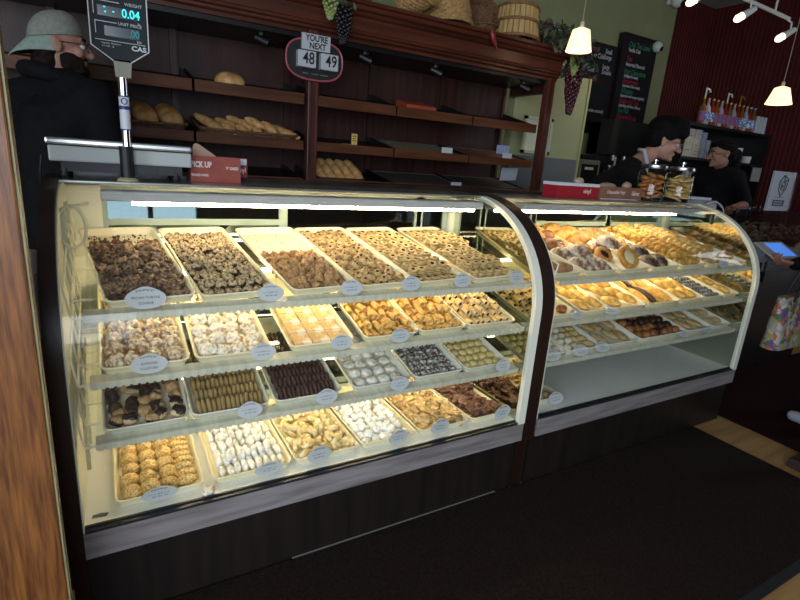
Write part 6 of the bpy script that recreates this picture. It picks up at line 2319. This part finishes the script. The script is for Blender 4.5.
for k in range(3):
    x = 6.565 + 0.077 * k
    t = world_thing('cup_sleeve', f'leaning sleeve of grey paper cups, {ORD[k]} beside the syrup bottles', 'cup stack', (x, SY, 2.0285), 'cup sleeves beside the syrup')
    bm = new_bm()
    prof = []
    for q in range(10):
        prof += [(0.034 - 0.0008 * q, 0.02 * q), (0.030 - 0.0008 * q, 0.02 * q + 0.012)]
    lathe(bm, prof, 18, Matrix.Translation((x, SY, 2.0285)))
    finish(bm, 'stacked_cups', mat('grey_paper_cup', 'a9adb5', rough=0.6), t, smooth=True)

for k, (x0, x1, z0, z1) in enumerate(((5.17, 5.33, 1.694, 1.83), (5.335, 5.47, 1.694, 1.75), (5.20, 5.34, 1.831, 1.97), (5.345, 5.46, 1.751, 1.88), (5.36, 5.45, 1.881, 1.97))):
    bm = new_bm()
    box(bm, x0, x1, 3.30, 3.48, z0, z1, bevel=0.004)
    c = finish(bm, 'lid_box', mat('off_white_carton', 'a9a49a', rough=0.7))
    tag(c, ('lower wide', 'lower small', 'upper wide', 'middle', 'topmost small')[k] + ' off-white carton stacked on the hutch shelf beside the cup stacks', 'carton')
    bm = new_bm()
    box(bm, x0 + 0.03, x1 - 0.03, 3.299, 3.30, (z0 + z1) / 2 - 0.004, (z0 + z1) / 2 + 0.004)
    finish(bm, 'carton_print', mat('grey_carton_print', '6f6c68', rough=0.7), c)
for k, (x, h) in enumerate(((5.53, 0.30), (5.625, 0.27), (5.71, 0.20))):
    t = world_thing('cup_stack', f'tall stack of silvery paper cups on the hutch shelf, {ORD[k]} beside the cartons', 'cup stack', (x, 3.38, 1.694))
    bm = new_bm()
    prof = []
    n = int(h / 0.018)
    for q in range(n):
        prof += [(0.040, 0.018 * q), (0.036, 0.018 * q + 0.013)]
    lathe(bm, prof, 20, Matrix.Translation((x, 3.38, 1.694)))
    finish(bm, 'stacked_cups', mat('silver_paper_cup', '8b95a5', 'a3abb8', scale=10, rough=0.4), t, smooth=True)
MUG = mat('white_china', 'c9c9c9', rough=0.25)
for x, y, z, l in ((6.30, 3.37, 1.694, 'white mug on the hutch shelf, nearest the glasses-wearing barista'), (6.415, 3.40, 1.694, 'white mug in the middle of the hutch shelf row'),
                   (6.36, 3.38, 1.775, 'white mug balanced on top of two others on the hutch'), (6.555, 3.37, 1.694, 'white mug at the far end of the hutch shelf')):
    cup('china_mug', l, x, y, z, 0.042, 0.050, 0.080, MUG, 'mug', None, True)
t = world_thing('roll_towel', 'grey towel hanging under the mugs on the hutch', 'towel', (6.60, 3.26, 1.5))
bm = new_bm()
box(bm, 6.52, 6.70, 3.245, 3.262, 1.50, 1.655, bevel=0.006)
finish(bm, 'cloth_panel', mat('grey_towel', '8e918c', rough=0.9), t)
bm = new_bm()
tube(bm, [(6.48, 3.255, 1.66), (6.74, 3.255, 1.66)], 0.006, 8)
finish(bm, 'towel_bar', STEEL, t)
bm = new_bm()
for k in range(2):
    box(bm, 5.36 + 0.075 * k, 5.42 + 0.075 * k, 3.32, 3.36, 1.2015, 1.56)
    tag(finish(bm, 'white_canister', mat('white_canister', 'b9bcba', rough=0.5)), ('white' if k == 0 else 'second white') + ' upright canister on the hutch base beside the barista', 'canister')
    bm = new_bm()
bm.free()

# ------------------------------------------------------------------ right-hand counter, snack bin, sign and till
bm = new_bm()
box(bm, 3.98, 5.30, 1.93, 2.60, 0.0, 1.00)
tag(finish(bm, 'till_counter', mat('till_counter_laminate', '100c0c', '171212', scale=6, rough=0.4)), 'dark till counter carrying the snack bin and sign', 'counter')
t = world_thing('snack_bin', 'clear acrylic bin of brown snacks on the till counter', 'bin', (4.7, 2.15, 1.0))
bm = new_bm()
for a in ((4.30, 4.306, 2.0, 2.4), (5.20, 5.206, 2.0, 2.4), (4.306, 5.20, 2.0, 2.006), (4.306, 5.20, 2.394, 2.4)):
    box(bm, *a, 1.001, 1.275)
box(bm, 4.306, 5.20, 2.006, 2.394, 1.001, 1.006)
finish(bm, 'bin_walls', ACRYL, t)
bm = new_bm()
for x in (4.60, 4.90):
    box(bm, x, x + 0.005, 2.007, 2.393, 1.0065, 1.27)
finish(bm, 'bin_divider', ACRYL, t)
bm = new_bm()
random.seed(11)
for k in range(420):
    c = (random.choice((random.uniform(4.335, 4.57), random.uniform(4.635, 4.87), random.uniform(4.935, 5.17))), random.uniform(2.03, 2.37), 1.024 + random.random() ** 1.2 * 0.13)
    vs = ball(bm, c, (random.uniform(0.014, 0.022), random.uniform(0.012, 0.02), random.uniform(0.008, 0.014)), 1)
o = finish(bm, 'snack_mix', mat('brown_snack_mix', '4a3826', '8a7250', scale=40, rough=0.7))
o['kind'] = 'stuff'
tag(o, 'brown mixed snacks filling the acrylic bin', 'snacks')
t = world_thing('counter_sign', 'white paper sign with a drawn crest in a clear upright holder', 'sign', (4.47, 2.0, 1.276))
SM = Matrix.Translation((4.47, 2.0, 1.2765))
bm = new_bm()
box(bm, 4.295, 4.645, 1.992, 1.995, 1.2765, 1.575)
box(bm, 4.295, 4.645, 1.999, 2.002, 1.2765, 1.575)
box(bm, 4.285, 4.295, 1.985, 2.009, 1.2765, 1.575)
box(bm, 4.645, 4.655, 1.985, 2.009, 1.2765, 1.575)
finish(bm, 'clear_holder', ACRYL, t)
bm = new_bm()
box(bm, 4.298, 4.642, 1.9955, 1.9985, 1.279, 1.570)
sp = finish(bm, 'paper_sheet', mat('sign_paper', 'e2e2ee', rough=0.7), t)
bm = new_bm()
yy = 1.9912
def pl(*p, r=0.0028, closed=False):
    tube(bm, [(4.47 + x, yy, 1.43 + z) for x, z in p], r, 5, closed=closed)
pl((-0.055, 0.065), (0.0, 0.115), (0.07, 0.085), (0.058, 0.02), (0.0, -0.045), (-0.045, 0.005), closed=True)
pl((-0.055, 0.065), (0.02, 0.065), (0.07, 0.085))
pl((0.0, 0.115), (0.02, 0.065), (0.045, 0.04))
pl((-0.02, 0.055), (-0.02, 0.01), (0.02, 0.0), (0.03, 0.035), (0.0, 0.04), (-0.005, 0.02))
pl((-0.08, -0.05), (0.06, -0.05), r=0.0015)
finish(bm, 'drawn_crest', INK, sp)
bm = new_bm()
box(bm, 4.385, 4.555, yy, yy + 0.001, 1.315, 1.36)
bb_ = finish(bm, 'black_bar', INK, sp)
bm = new_bm()
random.seed(5)
for zz in (1.329, 1.346):
    x = 4.40
    while x < 4.53:
        ww = random.uniform(0.008, 0.016)
        box(bm, x, x + ww, yy - 0.0006, yy, zz - 0.005, zz + 0.005)
        x += ww + 0.004
finish(bm, 'bar_print', mat('pale_bar_print', '8d8d96', rough=0.7), bb_)

t = world_thing('till_tablet', 'white till tablet with a blue screen on a tilted stand', 'tablet', (4.15, 1.85, 1.0))
TMx = Matrix.Translation((4.131, 1.761, 1.026)) @ Euler((R(29), 0, R(-4.7))).to_matrix().to_4x4()
bm = new_bm()
box(bm, -0.169, 0.169, -0.091, 0.091, -0.012, 0.0, TMx, bevel=0.005)
finish(bm, 'tablet_frame', mat('pale_tablet_plastic', 'b3aca8', rough=0.4), t)
bm = new_bm()
box(bm, -0.075, 0.13, -0.070, 0.075, 0.0, 0.0008, TMx)
finish(bm, 'lit_screen', mat('lit_blue_screen', '4e86e6', emit=0.75), t)
bm = new_bm()
prism(bm, [TMx @ Vector(p) for p in ((-0.16, -0.02, -0.0125), (0.02, -0.02, -0.0125), (0.02, 0.085, -0.0125), (-0.16, 0.085, -0.0125))], (0.0, 0.02, -0.07))
finish(bm, 'stand', mat('grey_tablet_stand', '6e7078', rough=0.5), t)
bm = new_bm()
box(bm, 3.99, 4.36, 1.74, 1.93, 0.80, 0.87)
tag(finish(bm, 'till_shelf', SOFTBLACK), 'dark ledge jutting from the till counter under the tablet', 'ledge')
bm = new_bm()
tube(bm, [(4.06, 1.80, 0.8705), (4.06, 1.80, 0.975)], 0.03, 12)
finish(bm, 'stand_foot', BLACK, t)

# ------------------------------------------------------------------ people
SKIN = mat('fair_skin', 'a87a68', 'b58774', scale=14, rough=0.55)
SKIN2 = mat('light_tan_skin', '9a6c58', 'a87a64', scale=14, rough=0.55)
HAIRB = mat('black_hair', '070606', '100e0d', scale=60, rough=0.8, spec=0.15, bump=0.8, bscale=120, stretch=(1, 1, 0.3))
HAIRD = mat('dark_brown_hair', '150e0c', '271a15', scale=60, rough=0.8, spec=0.15, bump=0.8, bscale=140)
CLOTH = mat('black_cloth', '0c0c0f', '131317', scale=40, rough=0.85, spec=0.2)
TEE = mat('black_shirt', '0e0e10', '151518', scale=40, rough=0.85, spec=0.2)
JEANS = mat('dark_trousers', '14161c', '1d2028', scale=40, rough=0.85, spec=0.2)
EYEW = mat('eye_white', 'c9c6c0', rough=0.3)
IRIS = mat('dark_iris', '1b120d', rough=0.2)


def person(label, base, heading, s, head, head_yaw, head_pitch, joints, skin, shirt, pants, sleeve=1.0, hands=None, gfx=0.0, hs=None):
    """joints: dict of world points for l/r shoulder, elbow, wrist, hip, knee, ankle plus pelvis, chest, neck.
    One continuous body; clothes, hair and glasses are children added by the caller. Returns (root, head matrix)."""
    t = world_thing('person', label, 'person', base)
    J = {k: Vector(v) for k, v in joints.items()}
    HM = Matrix.Translation(head) @ Euler((0, 0, R(head_yaw))).to_matrix().to_4x4() @ Euler((0, R(head_pitch), 0)).to_matrix().to_4x4() @ Matrix.Scale(hs or s, 4)
    HR = HM.to_3x3()
    bm = new_bm()
    H = lambda x, y, z: HM @ Vector((x, y, z))

    def eb(c, r, sub=3):
        ball(bm, H(*c), (r[0], r[1], r[2]), sub, HR)
    # head: x forward, y left, z up
    eb((-0.008, 0, 0.030), (0.097, 0.076, 0.088), 4)
    eb((0.022, 0, -0.030), (0.066, 0.060, 0.080))
    eb((0.046, 0, -0.078), (0.040, 0.040, 0.032))
    eb((0.080, 0, -0.092), (0.018, 0.022, 0.016))
    eb((0.072, 0, 0.028), (0.024, 0.052, 0.016))
    eb((0.064, 0.036, -0.022), (0.024, 0.022, 0.024))
    eb((0.064, -0.036, -0.022), (0.024, 0.022, 0.024))
    capsule(bm, H(0.090, 0, 0.010), H(0.112, 0, -0.026), 0.011 * s, 0.0155 * s)
    for q in (1, -1):
        eb((0.098, 0.012 * q, -0.030), (0.010, 0.009, 0.008), 2)
        eb((-0.010, 0.077 * q, -0.008), (0.018, 0.009, 0.031))
        eb((-0.020, 0.083 * q, 0.004), (0.012, 0.007, 0.022))
    eb((0.086, 0, -0.055), (0.013, 0.026, 0.0065))
    eb((0.083, 0, -0.067), (0.012, 0.021, 0.0065))
    capsule(bm, J['neck'], H(-0.018, 0, -0.055), 0.056 * s, 0.053 * s)
    # trunk
    capsule(bm, J['pelvis'], J['chest'], 0.130 * s, 0.135 * s)
    for q in ('l', 'r'):
        capsule(bm, J['pelvis'], J[q + '_hip'], 0.115 * s, 0.098 * s)
        capsule(bm, J['chest'], J[q + '_shoulder'], 0.115 * s, 0.062 * s)
        capsule(bm, J['neck'], J[q + '_shoulder'], 0.058 * s, 0.055 * s)
        capsule(bm, J[q + '_shoulder'], J[q + '_elbow'], 0.055 * s, 0.041 * s)
        capsule(bm, J[q + '_elbow'], J[q + '_wrist'], 0.041 * s, 0.027 * s)
        capsule(bm, J[q + '_hip'], J[q + '_knee'], 0.092 * s, 0.056 * s)
        capsule(bm, J[q + '_knee'], J[q + '_ankle'], 0.056 * s, 0.038 * s)
        fdir = Vector((math.cos(R(heading)), math.sin(R(heading)), 0))
        capsule(bm, J[q + '_ankle'] - Vector((0, 0, 0.045 * s)), J[q + '_ankle'] + fdir * 0.15 * s - Vector((0, 0, 0.052 * s)), 0.034 * s, 0.026 * s)
        # hand: palm, four fingers, thumb
        w = J[q + '_wrist']
        fd = (w - J[q + '_elbow']).normalized()
        hand = (hands or {}).get(q, {})
        fd = Vector(hand.get('dir', fd)).normalized()
        pn = Vector(hand.get('palm', (0, 0, -1)))
        pn = (pn - fd * pn.dot(fd)).normalized()
        sd = fd.cross(pn).normalized() * (1 if q == 'l' else -1)      # towards the thumb
        curl = hand.get('curl', 0.5)
        pc = w + fd * 0.052 * s
        for o_ in (-0.026, -0.009, 0.009, 0.026):
            capsule(bm, w + sd * o_ * 0.6 * s, w + (fd * 0.088 + sd * o_) * s, 0.015 * s, 0.0125 * s, 10)
        for k, (o_, L) in enumerate(((0.030, 0.070), (0.010, 0.078), (-0.010, 0.072), (-0.029, 0.056))):
            p = w + (fd * 0.090 + sd * o_) * s
            d = fd.copy()
            ang = 0
            rr = 0.0092
            for seg, sh in enumerate((0.45, 0.32, 0.23)):
                ang += curl * (0.8 if seg == 0 else 0.7) + 0.06 * k
                d = (fd * math.cos(ang) + pn * math.sin(ang)).normalized()
                n_ = p + d * L * sh * s
                capsule(bm, p, n_, rr * s, (rr - 0.0007) * s, 10)
                p = n_
                rr -= 0.0007
        tb = w + (fd * 0.024 + sd * 0.022) * s
        t1 = tb + (fd * 0.030 + sd * 0.030 + pn * 0.012) * s
        t2 = t1 + (fd * 0.028 + sd * 0.008 + pn * 0.020) * s
        capsule(bm, tb, t1, 0.0145 * s, 0.0105 * s, 10)
        capsule(bm, t1, t2, 0.0105 * s, 0.009 * s, 10)
    voxel(bm, 'body', skin, t, 0.0052, 3)
    # eyes
    for q in (1, -1):
        bm = new_bm()
        ball(bm, H(0.0815, 0.031 * q, 0.004), 0.0115 * s, 3)
        e = finish(bm, 'eye', EYEW, t, smooth='all')
        bm = new_bm()
        ball(bm, H(0.0895, 0.032 * q, 0.003), 0.0062 * s, 3)
        finish(bm, 'iris', IRIS, e, smooth='all')
        bm = new_bm()
        tube(bm, [H(0.094, 0.014 * q, 0.029), H(0.092, 0.034 * q, 0.034), H(0.080, 0.052 * q, 0.028)], [0.004 * s, 0.0045 * s, 0.003 * s], 7)
        finish(bm, 'eyebrow', HAIRD, t, smooth=True)
    # shirt over trunk and arms
    bm = new_bm()
    g = 0.016
    capsule(bm, J['pelvis'] - Vector((0, 0, 0.04)), J['chest'], (0.135 + g) * s, (0.140 + g) * s)
    for q in ('l', 'r'):
        capsule(bm, J['chest'], J[q + '_shoulder'], (0.118 + g) * s, (0.064 + g) * s)
        capsule(bm, J['neck'] * 0.92 + J['chest'] * 0.08, J[q + '_shoulder'], (0.060 + g) * s, (0.056 + g) * s)
        el = J[q + '_shoulder'].lerp(J[q + '_elbow'], min(sleeve * 2, 1.0))
        capsule(bm, J[q + '_shoulder'], el, (0.057 + g) * s, (0.046 + g) * s)
        if sleeve > 0.5:
            wr = J[q + '_elbow'].lerp(J[q + '_wrist'], (sleeve - 0.5) * 1.9)
            capsule(bm, J[q + '_elbow'], wr, (0.044 + g) * s, (0.030 + g) * s)
    voxel(bm, 'shirt', shirt, t, 0.010, 4)
    bm = new_bm()
    for q in ('l', 'r'):
        capsule(bm, J['pelvis'], J[q + '_hip'], 0.128 * s, 0.110 * s)
        capsule(bm, J[q + '_hip'], J[q + '_knee'], 0.106 * s, 0.072 * s)
        capsule(bm, J[q + '_knee'], J[q + '_ankle'] + Vector((0, 0, 0.02)), 0.072 * s, 0.058 * s)
    voxel(bm, 'trousers', pants, t, 0.012, 3)
    for q in ('l', 'r'):
        fdir = Vector((math.cos(R(heading)), math.sin(R(heading)), 0))
        a = J[q + '_ankle']
        bm = new_bm()
        capsule(bm, a + Vector((0, 0, -0.035 * s)) - fdir * 0.03, a + fdir * 0.165 * s + Vector((0, 0, -0.045 * s)), 0.044 * s, 0.034 * s)
        for v in bm.verts:
            v.co.z = max(v.co.z, base[2] + 0.004)
        voxel(bm, 'shoe', mat('pale_shoe', 'a3a8b0', rough=0.6) if gfx else BLACK, t, 0.008, 2)
    return t, HM


def stand(base, heading, s, lean=0.0, lean_dir=None, arms=None):
    """default standing joints; lean tips trunk forward (metres at the neck)"""
    f = Vector((math.cos(R(heading)), math.sin(R(heading)), 0))
    l = Vector((-f.y, f.x, 0))
    B = Vector(base)
    P = lambda a, b, c: B + (f * a + l * b) * s + Vector((0, 0, c * s))
    J = {'pelvis': P(0, 0, 0.97), 'chest': P(lean * 0.65, 0, 1.27), 'neck': P(lean, 0, 1.47)}
    for q, sg in (('l', 1), ('r', -1)):
        J[q + '_hip'] = P(0, 0.095 * sg, 0.92)
        J[q + '_knee'] = P(0.015, 0.10 * sg, 0.50)
        J[q + '_ankle'] = P(-0.01, 0.10 * sg, 0.085)
        J[q + '_shoulder'] = P(lean * 0.9, 0.185 * sg, 1.40)
        J[q + '_elbow'] = P(lean * 0.7 + 0.02, 0.225 * sg, 1.10)
        J[q + '_wrist'] = P(lean * 0.7 + 0.16, 0.20 * sg, 0.90)
    J.update({k: Vector(v) for k, v in (arms or {}).items()})
    return J


def glasses(t, HM, m, r=0.0225):
    g = None
    bm = new_bm()
    H = lambda x, y, z: HM @ Vector((x, y, z))
    sc = HM.to_scale().x
    for q in (1, -1):
        tube(bm, [H(0.108 - 0.010 * abs(math.cos(a)), (0.033 + math.cos(a) * r * 1.1) * q, 0.002 + math.sin(a) * r * 0.85) for a in [2 * PI * k / 18 for k in range(18)]], 0.0017 * sc, 6, closed=True)
        tube(bm, [H(0.098, 0.058 * q, 0.008), H(0.05, 0.078 * q, 0.008), H(-0.012, 0.084 * q, 0.006)], 0.0017 * sc, 6)
    tube(bm, [H(0.110, 0.012, 0.006), H(0.114, 0, 0.009), H(0.110, -0.012, 0.006)], 0.0017 * sc, 6)
    finish(bm, 'glasses', m, t, smooth=True)


def scalp(t, HM, m, blobs, size=0.006, name='hair'):
    bm = new_bm()
    HR = HM.to_3x3()
    for c, r in blobs:
        vs = ball(bm, HM @ Vector(c), r, 3, HR)
        for v in vs:
            v.co += Vector((noise.noise(v.co * 60), noise.noise(v.co * 60 + Vector((9, 0, 0))), noise.noise(v.co * 60 + Vector((0, 9, 0))))) * 0.006
    voxel(bm, name, m, t, size, 1)


# man in the backwards cap at the scale
base = (-0.17, 2.66, 0.0)
J = stand(base, 40, 1.13, 0.03, arms={'r_elbow': (0.05, 2.44, 1.29), 'r_wrist': (0.20, 2.58, 1.16), 'l_wrist': (0.10, 2.92, 1.12)})
t, HM = person('bearded person in a backwards grey cap and black hoodie behind the scale', base, 40, 1.10, (-0.122, 2.67, 1.795), 4, 0, J, SKIN, CLOTH, JEANS, 1.0, hs=0.95)
scalp(t, HM, HAIRD, [((-0.050, 0, -0.03), (0.052, 0.074, 0.060)), ((-0.055, 0, -0.07), (0.056, 0.074, 0.060)), ((-0.07, 0, -0.115), (0.055, 0.080, 0.045))])
scalp(t, HM, HAIRD, [((0.050, 0, -0.092), (0.052, 0.056, 0.036)), ((0.026, 0.046, -0.062), (0.040, 0.022, 0.042)), ((0.026, -0.046, -0.062), (0.040, 0.022, 0.042)), ((0.052, 0.040, -0.066), (0.034, 0.022, 0.030)), ((0.052, -0.040, -0.066), (0.034, 0.022, 0.030)), ((0.088, 0, -0.047), (0.014, 0.030, 0.008)),
                     ((0.080, 0, -0.098), (0.024, 0.034, 0.028))], name='beard')
glasses(t, HM, BLACK)
CAPM = mat('grey_cap_cloth', '7d8078', '8f928a', scale=90, rough=0.9, bump=0.3, bscale=300)
bm = new_bm()
n = 20
rings = []
for i in range(9):
    a = PI / 2 * i / 8
    rr = math.cos(a) ** 0.8 if i < 8 else 0.02
    zz = math.sin(a)
    rings.append([bm.verts.new(HM @ (Vector((-0.012 + math.cos(2 * PI * k / n) * 0.104 * rr, math.sin(2 * PI * k / n) * 0.090 * rr, 0.030 + 0.104 * zz + 0.018 * math.cos(2 * PI * k / n) * rr)))) for k in range(n)])
for a, b in zip(rings, rings[1:]):
    bridge(bm, a, b)
bm.faces.new(rings[-1])
cp = finish(bm, 'cap', CAPM, t, smooth='all')
bm = new_bm()
top, bot = [], []
for k in range(11):
    a = PI / 2 + PI * k / 10
    c, s_ = math.cos(a), math.sin(a)
    top.append((Vector((-0.012 + c * 0.108, s_ * 0.080, 0.028 + 0.018 * c)), Vector((-0.020 + c * 0.165, s_ * 0.080, -0.030 - 0.040 * (1 - abs(s_))))))
va = [bm.verts.new(HM @ p) for p, q in top]
vb = [bm.verts.new(HM @ q) for p, q in top]
vc = [bm.verts.new(HM @ (p + Vector((0, 0, -0.005)))) for p, q in top]
vd = [bm.verts.new(HM @ (q + Vector((0, 0, -0.005)))) for p, q in top]
for k in range(10):
    bm.faces.new((va[k], va[k + 1], vb[k + 1], vb[k]))
    bm.faces.new((vc[k], vd[k], vd[k + 1], vc[k + 1]))
    bm.faces.new((vb[k], vb[k + 1], vd[k + 1], vd[k]))
finish(bm, 'cap_brim', mat('pale_teal_brim', '7f9188', '8e9f96', scale=90, rough=0.9), cp, smooth='all')
bm = new_bm()
ball(bm, HM @ Vector((-0.012, 0, 0.130)), 0.007, 2)
finish(bm, 'cap_button', CAPM, cp)
hood = new_bm()
tube(hood, [J['neck'] + Vector((math.cos(a) * 0.085 - 0.02, math.sin(a) * 0.10, 0.012 + 0.02 * -math.cos(a))) for a in [2 * PI * k / 16 for k in range(16)]], 0.032, 10, closed=True)
finish(hood, 'hood', CLOTH, t, smooth='all')

# young barista leaning towards the jars
base = (3.12, 2.76, 0.0)
J = stand(base, -38, 1.04, 0.36, arms={'r_elbow': (3.26, 2.50, 1.20), 'r_wrist': (3.44, 2.52, 1.08), 'l_elbow': (3.62, 2.72, 1.16), 'l_wrist': (3.78, 2.56, 1.06)})
t, HM = person('dark-haired barista in a black shirt and white apron strap leaning behind the jars', base, -38, 1.10, (3.575, 2.43, 1.715), -46, 16, J, SKIN, TEE, JEANS, 0.35)
scalp(t, HM, HAIRB, [((-0.02, 0, 0.075), (0.120, 0.098, 0.085)), ((-0.06, 0, 0.01), (0.068, 0.088, 0.090)), ((0.070, 0, 0.082), (0.052, 0.076, 0.046)), ((0.02, 0, 0.12), (0.09, 0.07, 0.05)), ((0.0, 0.078, 0.045), (0.05, 0.016, 0.042)),
                     ((0.0, -0.078, 0.045), (0.05, 0.016, 0.042)), ((-0.03, 0.03, 0.14), (0.05, 0.04, 0.02)), ((0.02, -0.03, 0.135), (0.05, 0.04, 0.025))])
glasses(t, HM, mat('thin_metal_frames', '8d8d90', rough=0.3, metal=0.8))
bm = new_bm()
nk, ch = J['neck'], J['chest']
tube(bm, [(3.345, 2.46, 1.640), (3.338, 2.405, 1.635), (3.350, 2.375, 1.55), (3.355, 2.37, 1.45), (3.35, 2.38, 1.36)], 0.015, 8)
finish(bm, 'apron_strap', mat('white_apron_cloth', 'a9acb6', rough=0.9), t, smooth='all')

# barista with red-framed glasses, facing the other way
base = (5.42, 2.92, 0.0)
J = stand(base, 170, 1.08, 0.14, arms={'l_elbow': (5.44, 2.70, 1.27), 'l_wrist': (5.08, 2.62, 1.245), 'r_elbow': (5.38, 3.10, 1.28), 'r_wrist': (5.08, 3.0, 1.26)})
t, HM = person('barista in red-framed glasses and black shirt reaching forward before the hutch', base, 170, 1.06, (5.18, 2.90, 1.722), 146, 8, J, SKIN2, TEE, JEANS, 0.45)
scalp(t, HM, HAIRB, [((-0.03, 0, 0.055), (0.105, 0.086, 0.072)), ((-0.07, 0, 0.0), (0.055, 0.080, 0.080)), ((0.035, 0, 0.085), (0.058, 0.066, 0.032)), ((-0.13, 0, -0.03), (0.05, 0.045, 0.07)), ((-0.14, 0.0, -0.12), (0.035, 0.03, 0.09))])
scalp(t, HM, HAIRD, [((0.092, 0, -0.047), (0.009, 0.024, 0.0055))], 0.004, 'moustache')
glasses(t, HM, mat('red_frames', '5a1412', rough=0.35), 0.025)
bm = new_bm()
box(bm, 4.70, 5.06, 2.62, 3.10, 0.0, 1.09)
tag(finish(bm, 'work_table', SOFTBLACK), 'dark work table under the hands of the barista in red-framed glasses', 'table')

# customer at the till, mostly outside the frame
base = (4.12, 1.16, 0.0)
J = stand(base, 90, 1.0, 0.10, arms={'l_elbow': (4.16, 1.42, 1.06), 'l_wrist': (4.035, 1.60, 0.955), 'r_elbow': (4.46, 1.36, 1.16), 'r_wrist': (4.43, 1.64, 1.12),
                                      'l_ankle': (3.76, 1.10, 0.085), 'l_knee': (3.93, 1.20, 0.50)})
t, HM = person('customer in dark clothes gripping the till tablet beside the flowered tote bag', base, 90, 1.0, (4.12, 1.32, 1.62), 90, 25, J, SKIN2, CLOTH, CLOTH, 1.0,
               {'l': {'dir': (-0.75, 0.62, 0.10), 'palm': (0.3, 0.4, 0.85), 'curl': 0.8}, 'r': {'dir': (-0.25, 0.8, -0.25), 'palm': (0, 0, -1), 'curl': 0.35}}, gfx=1.0)
scalp(t, HM, HAIRD, [((-0.02, 0, 0.06), (0.105, 0.088, 0.078)), ((-0.06, 0, 0.0), (0.06, 0.084, 0.09))])

# flowered tote hanging at the customer's side
FL = bpy.data.materials.new('flowered_canvas')
FL.use_nodes = True
nt = FL.node_tree
pb = nt.nodes['Principled BSDF']
pb.inputs['Roughness'].default_value = 0.8
tc = nt.nodes.new('ShaderNodeTexCoord')
vo = nt.nodes.new('ShaderNodeTexVoronoi')
vo.inputs['Scale'].default_value = 34
nz = nt.nodes.new('ShaderNodeTexNoise')
nz.inputs['Scale'].default_value = 30
mv = nt.nodes.new('ShaderNodeVectorMath')
mv.operation = 'MULTIPLY_ADD'
mv.inputs[1].default_value = (0.05, 0.05, 0.05)
nt.links.new(tc.outputs['Object'], nz.inputs['Vector'])
nt.links.new(nz.outputs['Color'], mv.inputs[0])
nt.links.new(tc.outputs['Object'], mv.inputs[2])
nt.links.new(mv.outputs[0], vo.inputs['Vector'])
cr = nt.nodes.new('ShaderNodeValToRGB')
cr.color_ramp.interpolation = 'CONSTANT'
els = cr.color_ramp.elements
els[0].position, els[0].color = 0.0, lin('8e8a80')
els[1].position, els[1].color = 0.30, lin('a8552c')
for pos, c in ((0.42, 'a5a198'), (0.58, '57447a'), (0.68, '8a8648'), (0.80, '4a623d'), (0.9, '9a615c')):
    e = els.new(pos)
    e.color = lin(c)
sp_ = nt.nodes.new('ShaderNodeSeparateColor')
nt.links.new(vo.outputs['Color'], sp_.inputs[0])
nt.links.new(sp_.outputs[0], cr.inputs['Fac'])
nt.links.new(cr.outputs['Color'], pb.inputs['Base Color'])
t = world_thing('tote_bag', 'flowered canvas tote bag hanging by dark straps beside the customer', 'bag', (3.66, 1.40, 0.49))
bm = new_bm()
rings = []
for k in range(7):
    q = k / 6
    w, d = 0.40 - 0.03 * q, 0.10 * (1 - q * 0.55) + 0.01
    rings.append([bm.verts.new((3.665 + x + 0.004 * math.sin(9 * q + i), 1.40 + y, 0.49 + 0.33 * q)) for i, (x, y) in enumerate(rrect(w, d, d * 0.45, 4))])
for a, b in zip(rings, rings[1:]):
    bridge(bm, a, b)
bm.faces.new(rings[0][::-1])
bm.faces.new(rings[-1])
finish(bm, 'bag_body', FL, t, smooth=True)
for y in (1.372, 1.428):
    bm = new_bm()
    tube(bm, [(3.58, y, 0.79), (3.64, y - 0.02, 0.95), (3.75, y - 0.05, 1.2), (3.83, 1.34, 1.42), (3.90, 1.27, 1.505), (3.93, 1.20, 1.50), (3.86, 1.12, 1.42), (3.82, y - 0.12, 1.15), (3.76, y - 0.03, 0.95), (3.74, y, 0.79)], 0.010, 8)
    finish(bm, 'strap', mat('dark_strap', '1d1b1d', rough=0.7), t, smooth='all')

# wood threshold block at the right edge
t = world_thing('wooden_block', 'short brown wooden block standing on the bare wood strip', 'block', (3.16, 0.93, 0))
bm = new_bm()
box(bm, 3.10, 3.30, 0.86, 1.005, 0.0005, 0.055, bevel=0.006)
finish(bm, 'block_base', mat('dark_block_wood', '211612', '35261c', scale=40, rough=0.6), t)
bm = new_bm()
box(bm, 3.215, 3.285, 0.90, 0.975, 0.0555, 0.40, bevel=0.005)
finish(bm, 'block_post', wood('brown_block_wood', '4c2b18', '6d4126', 'Z', 8, 0.45), t)
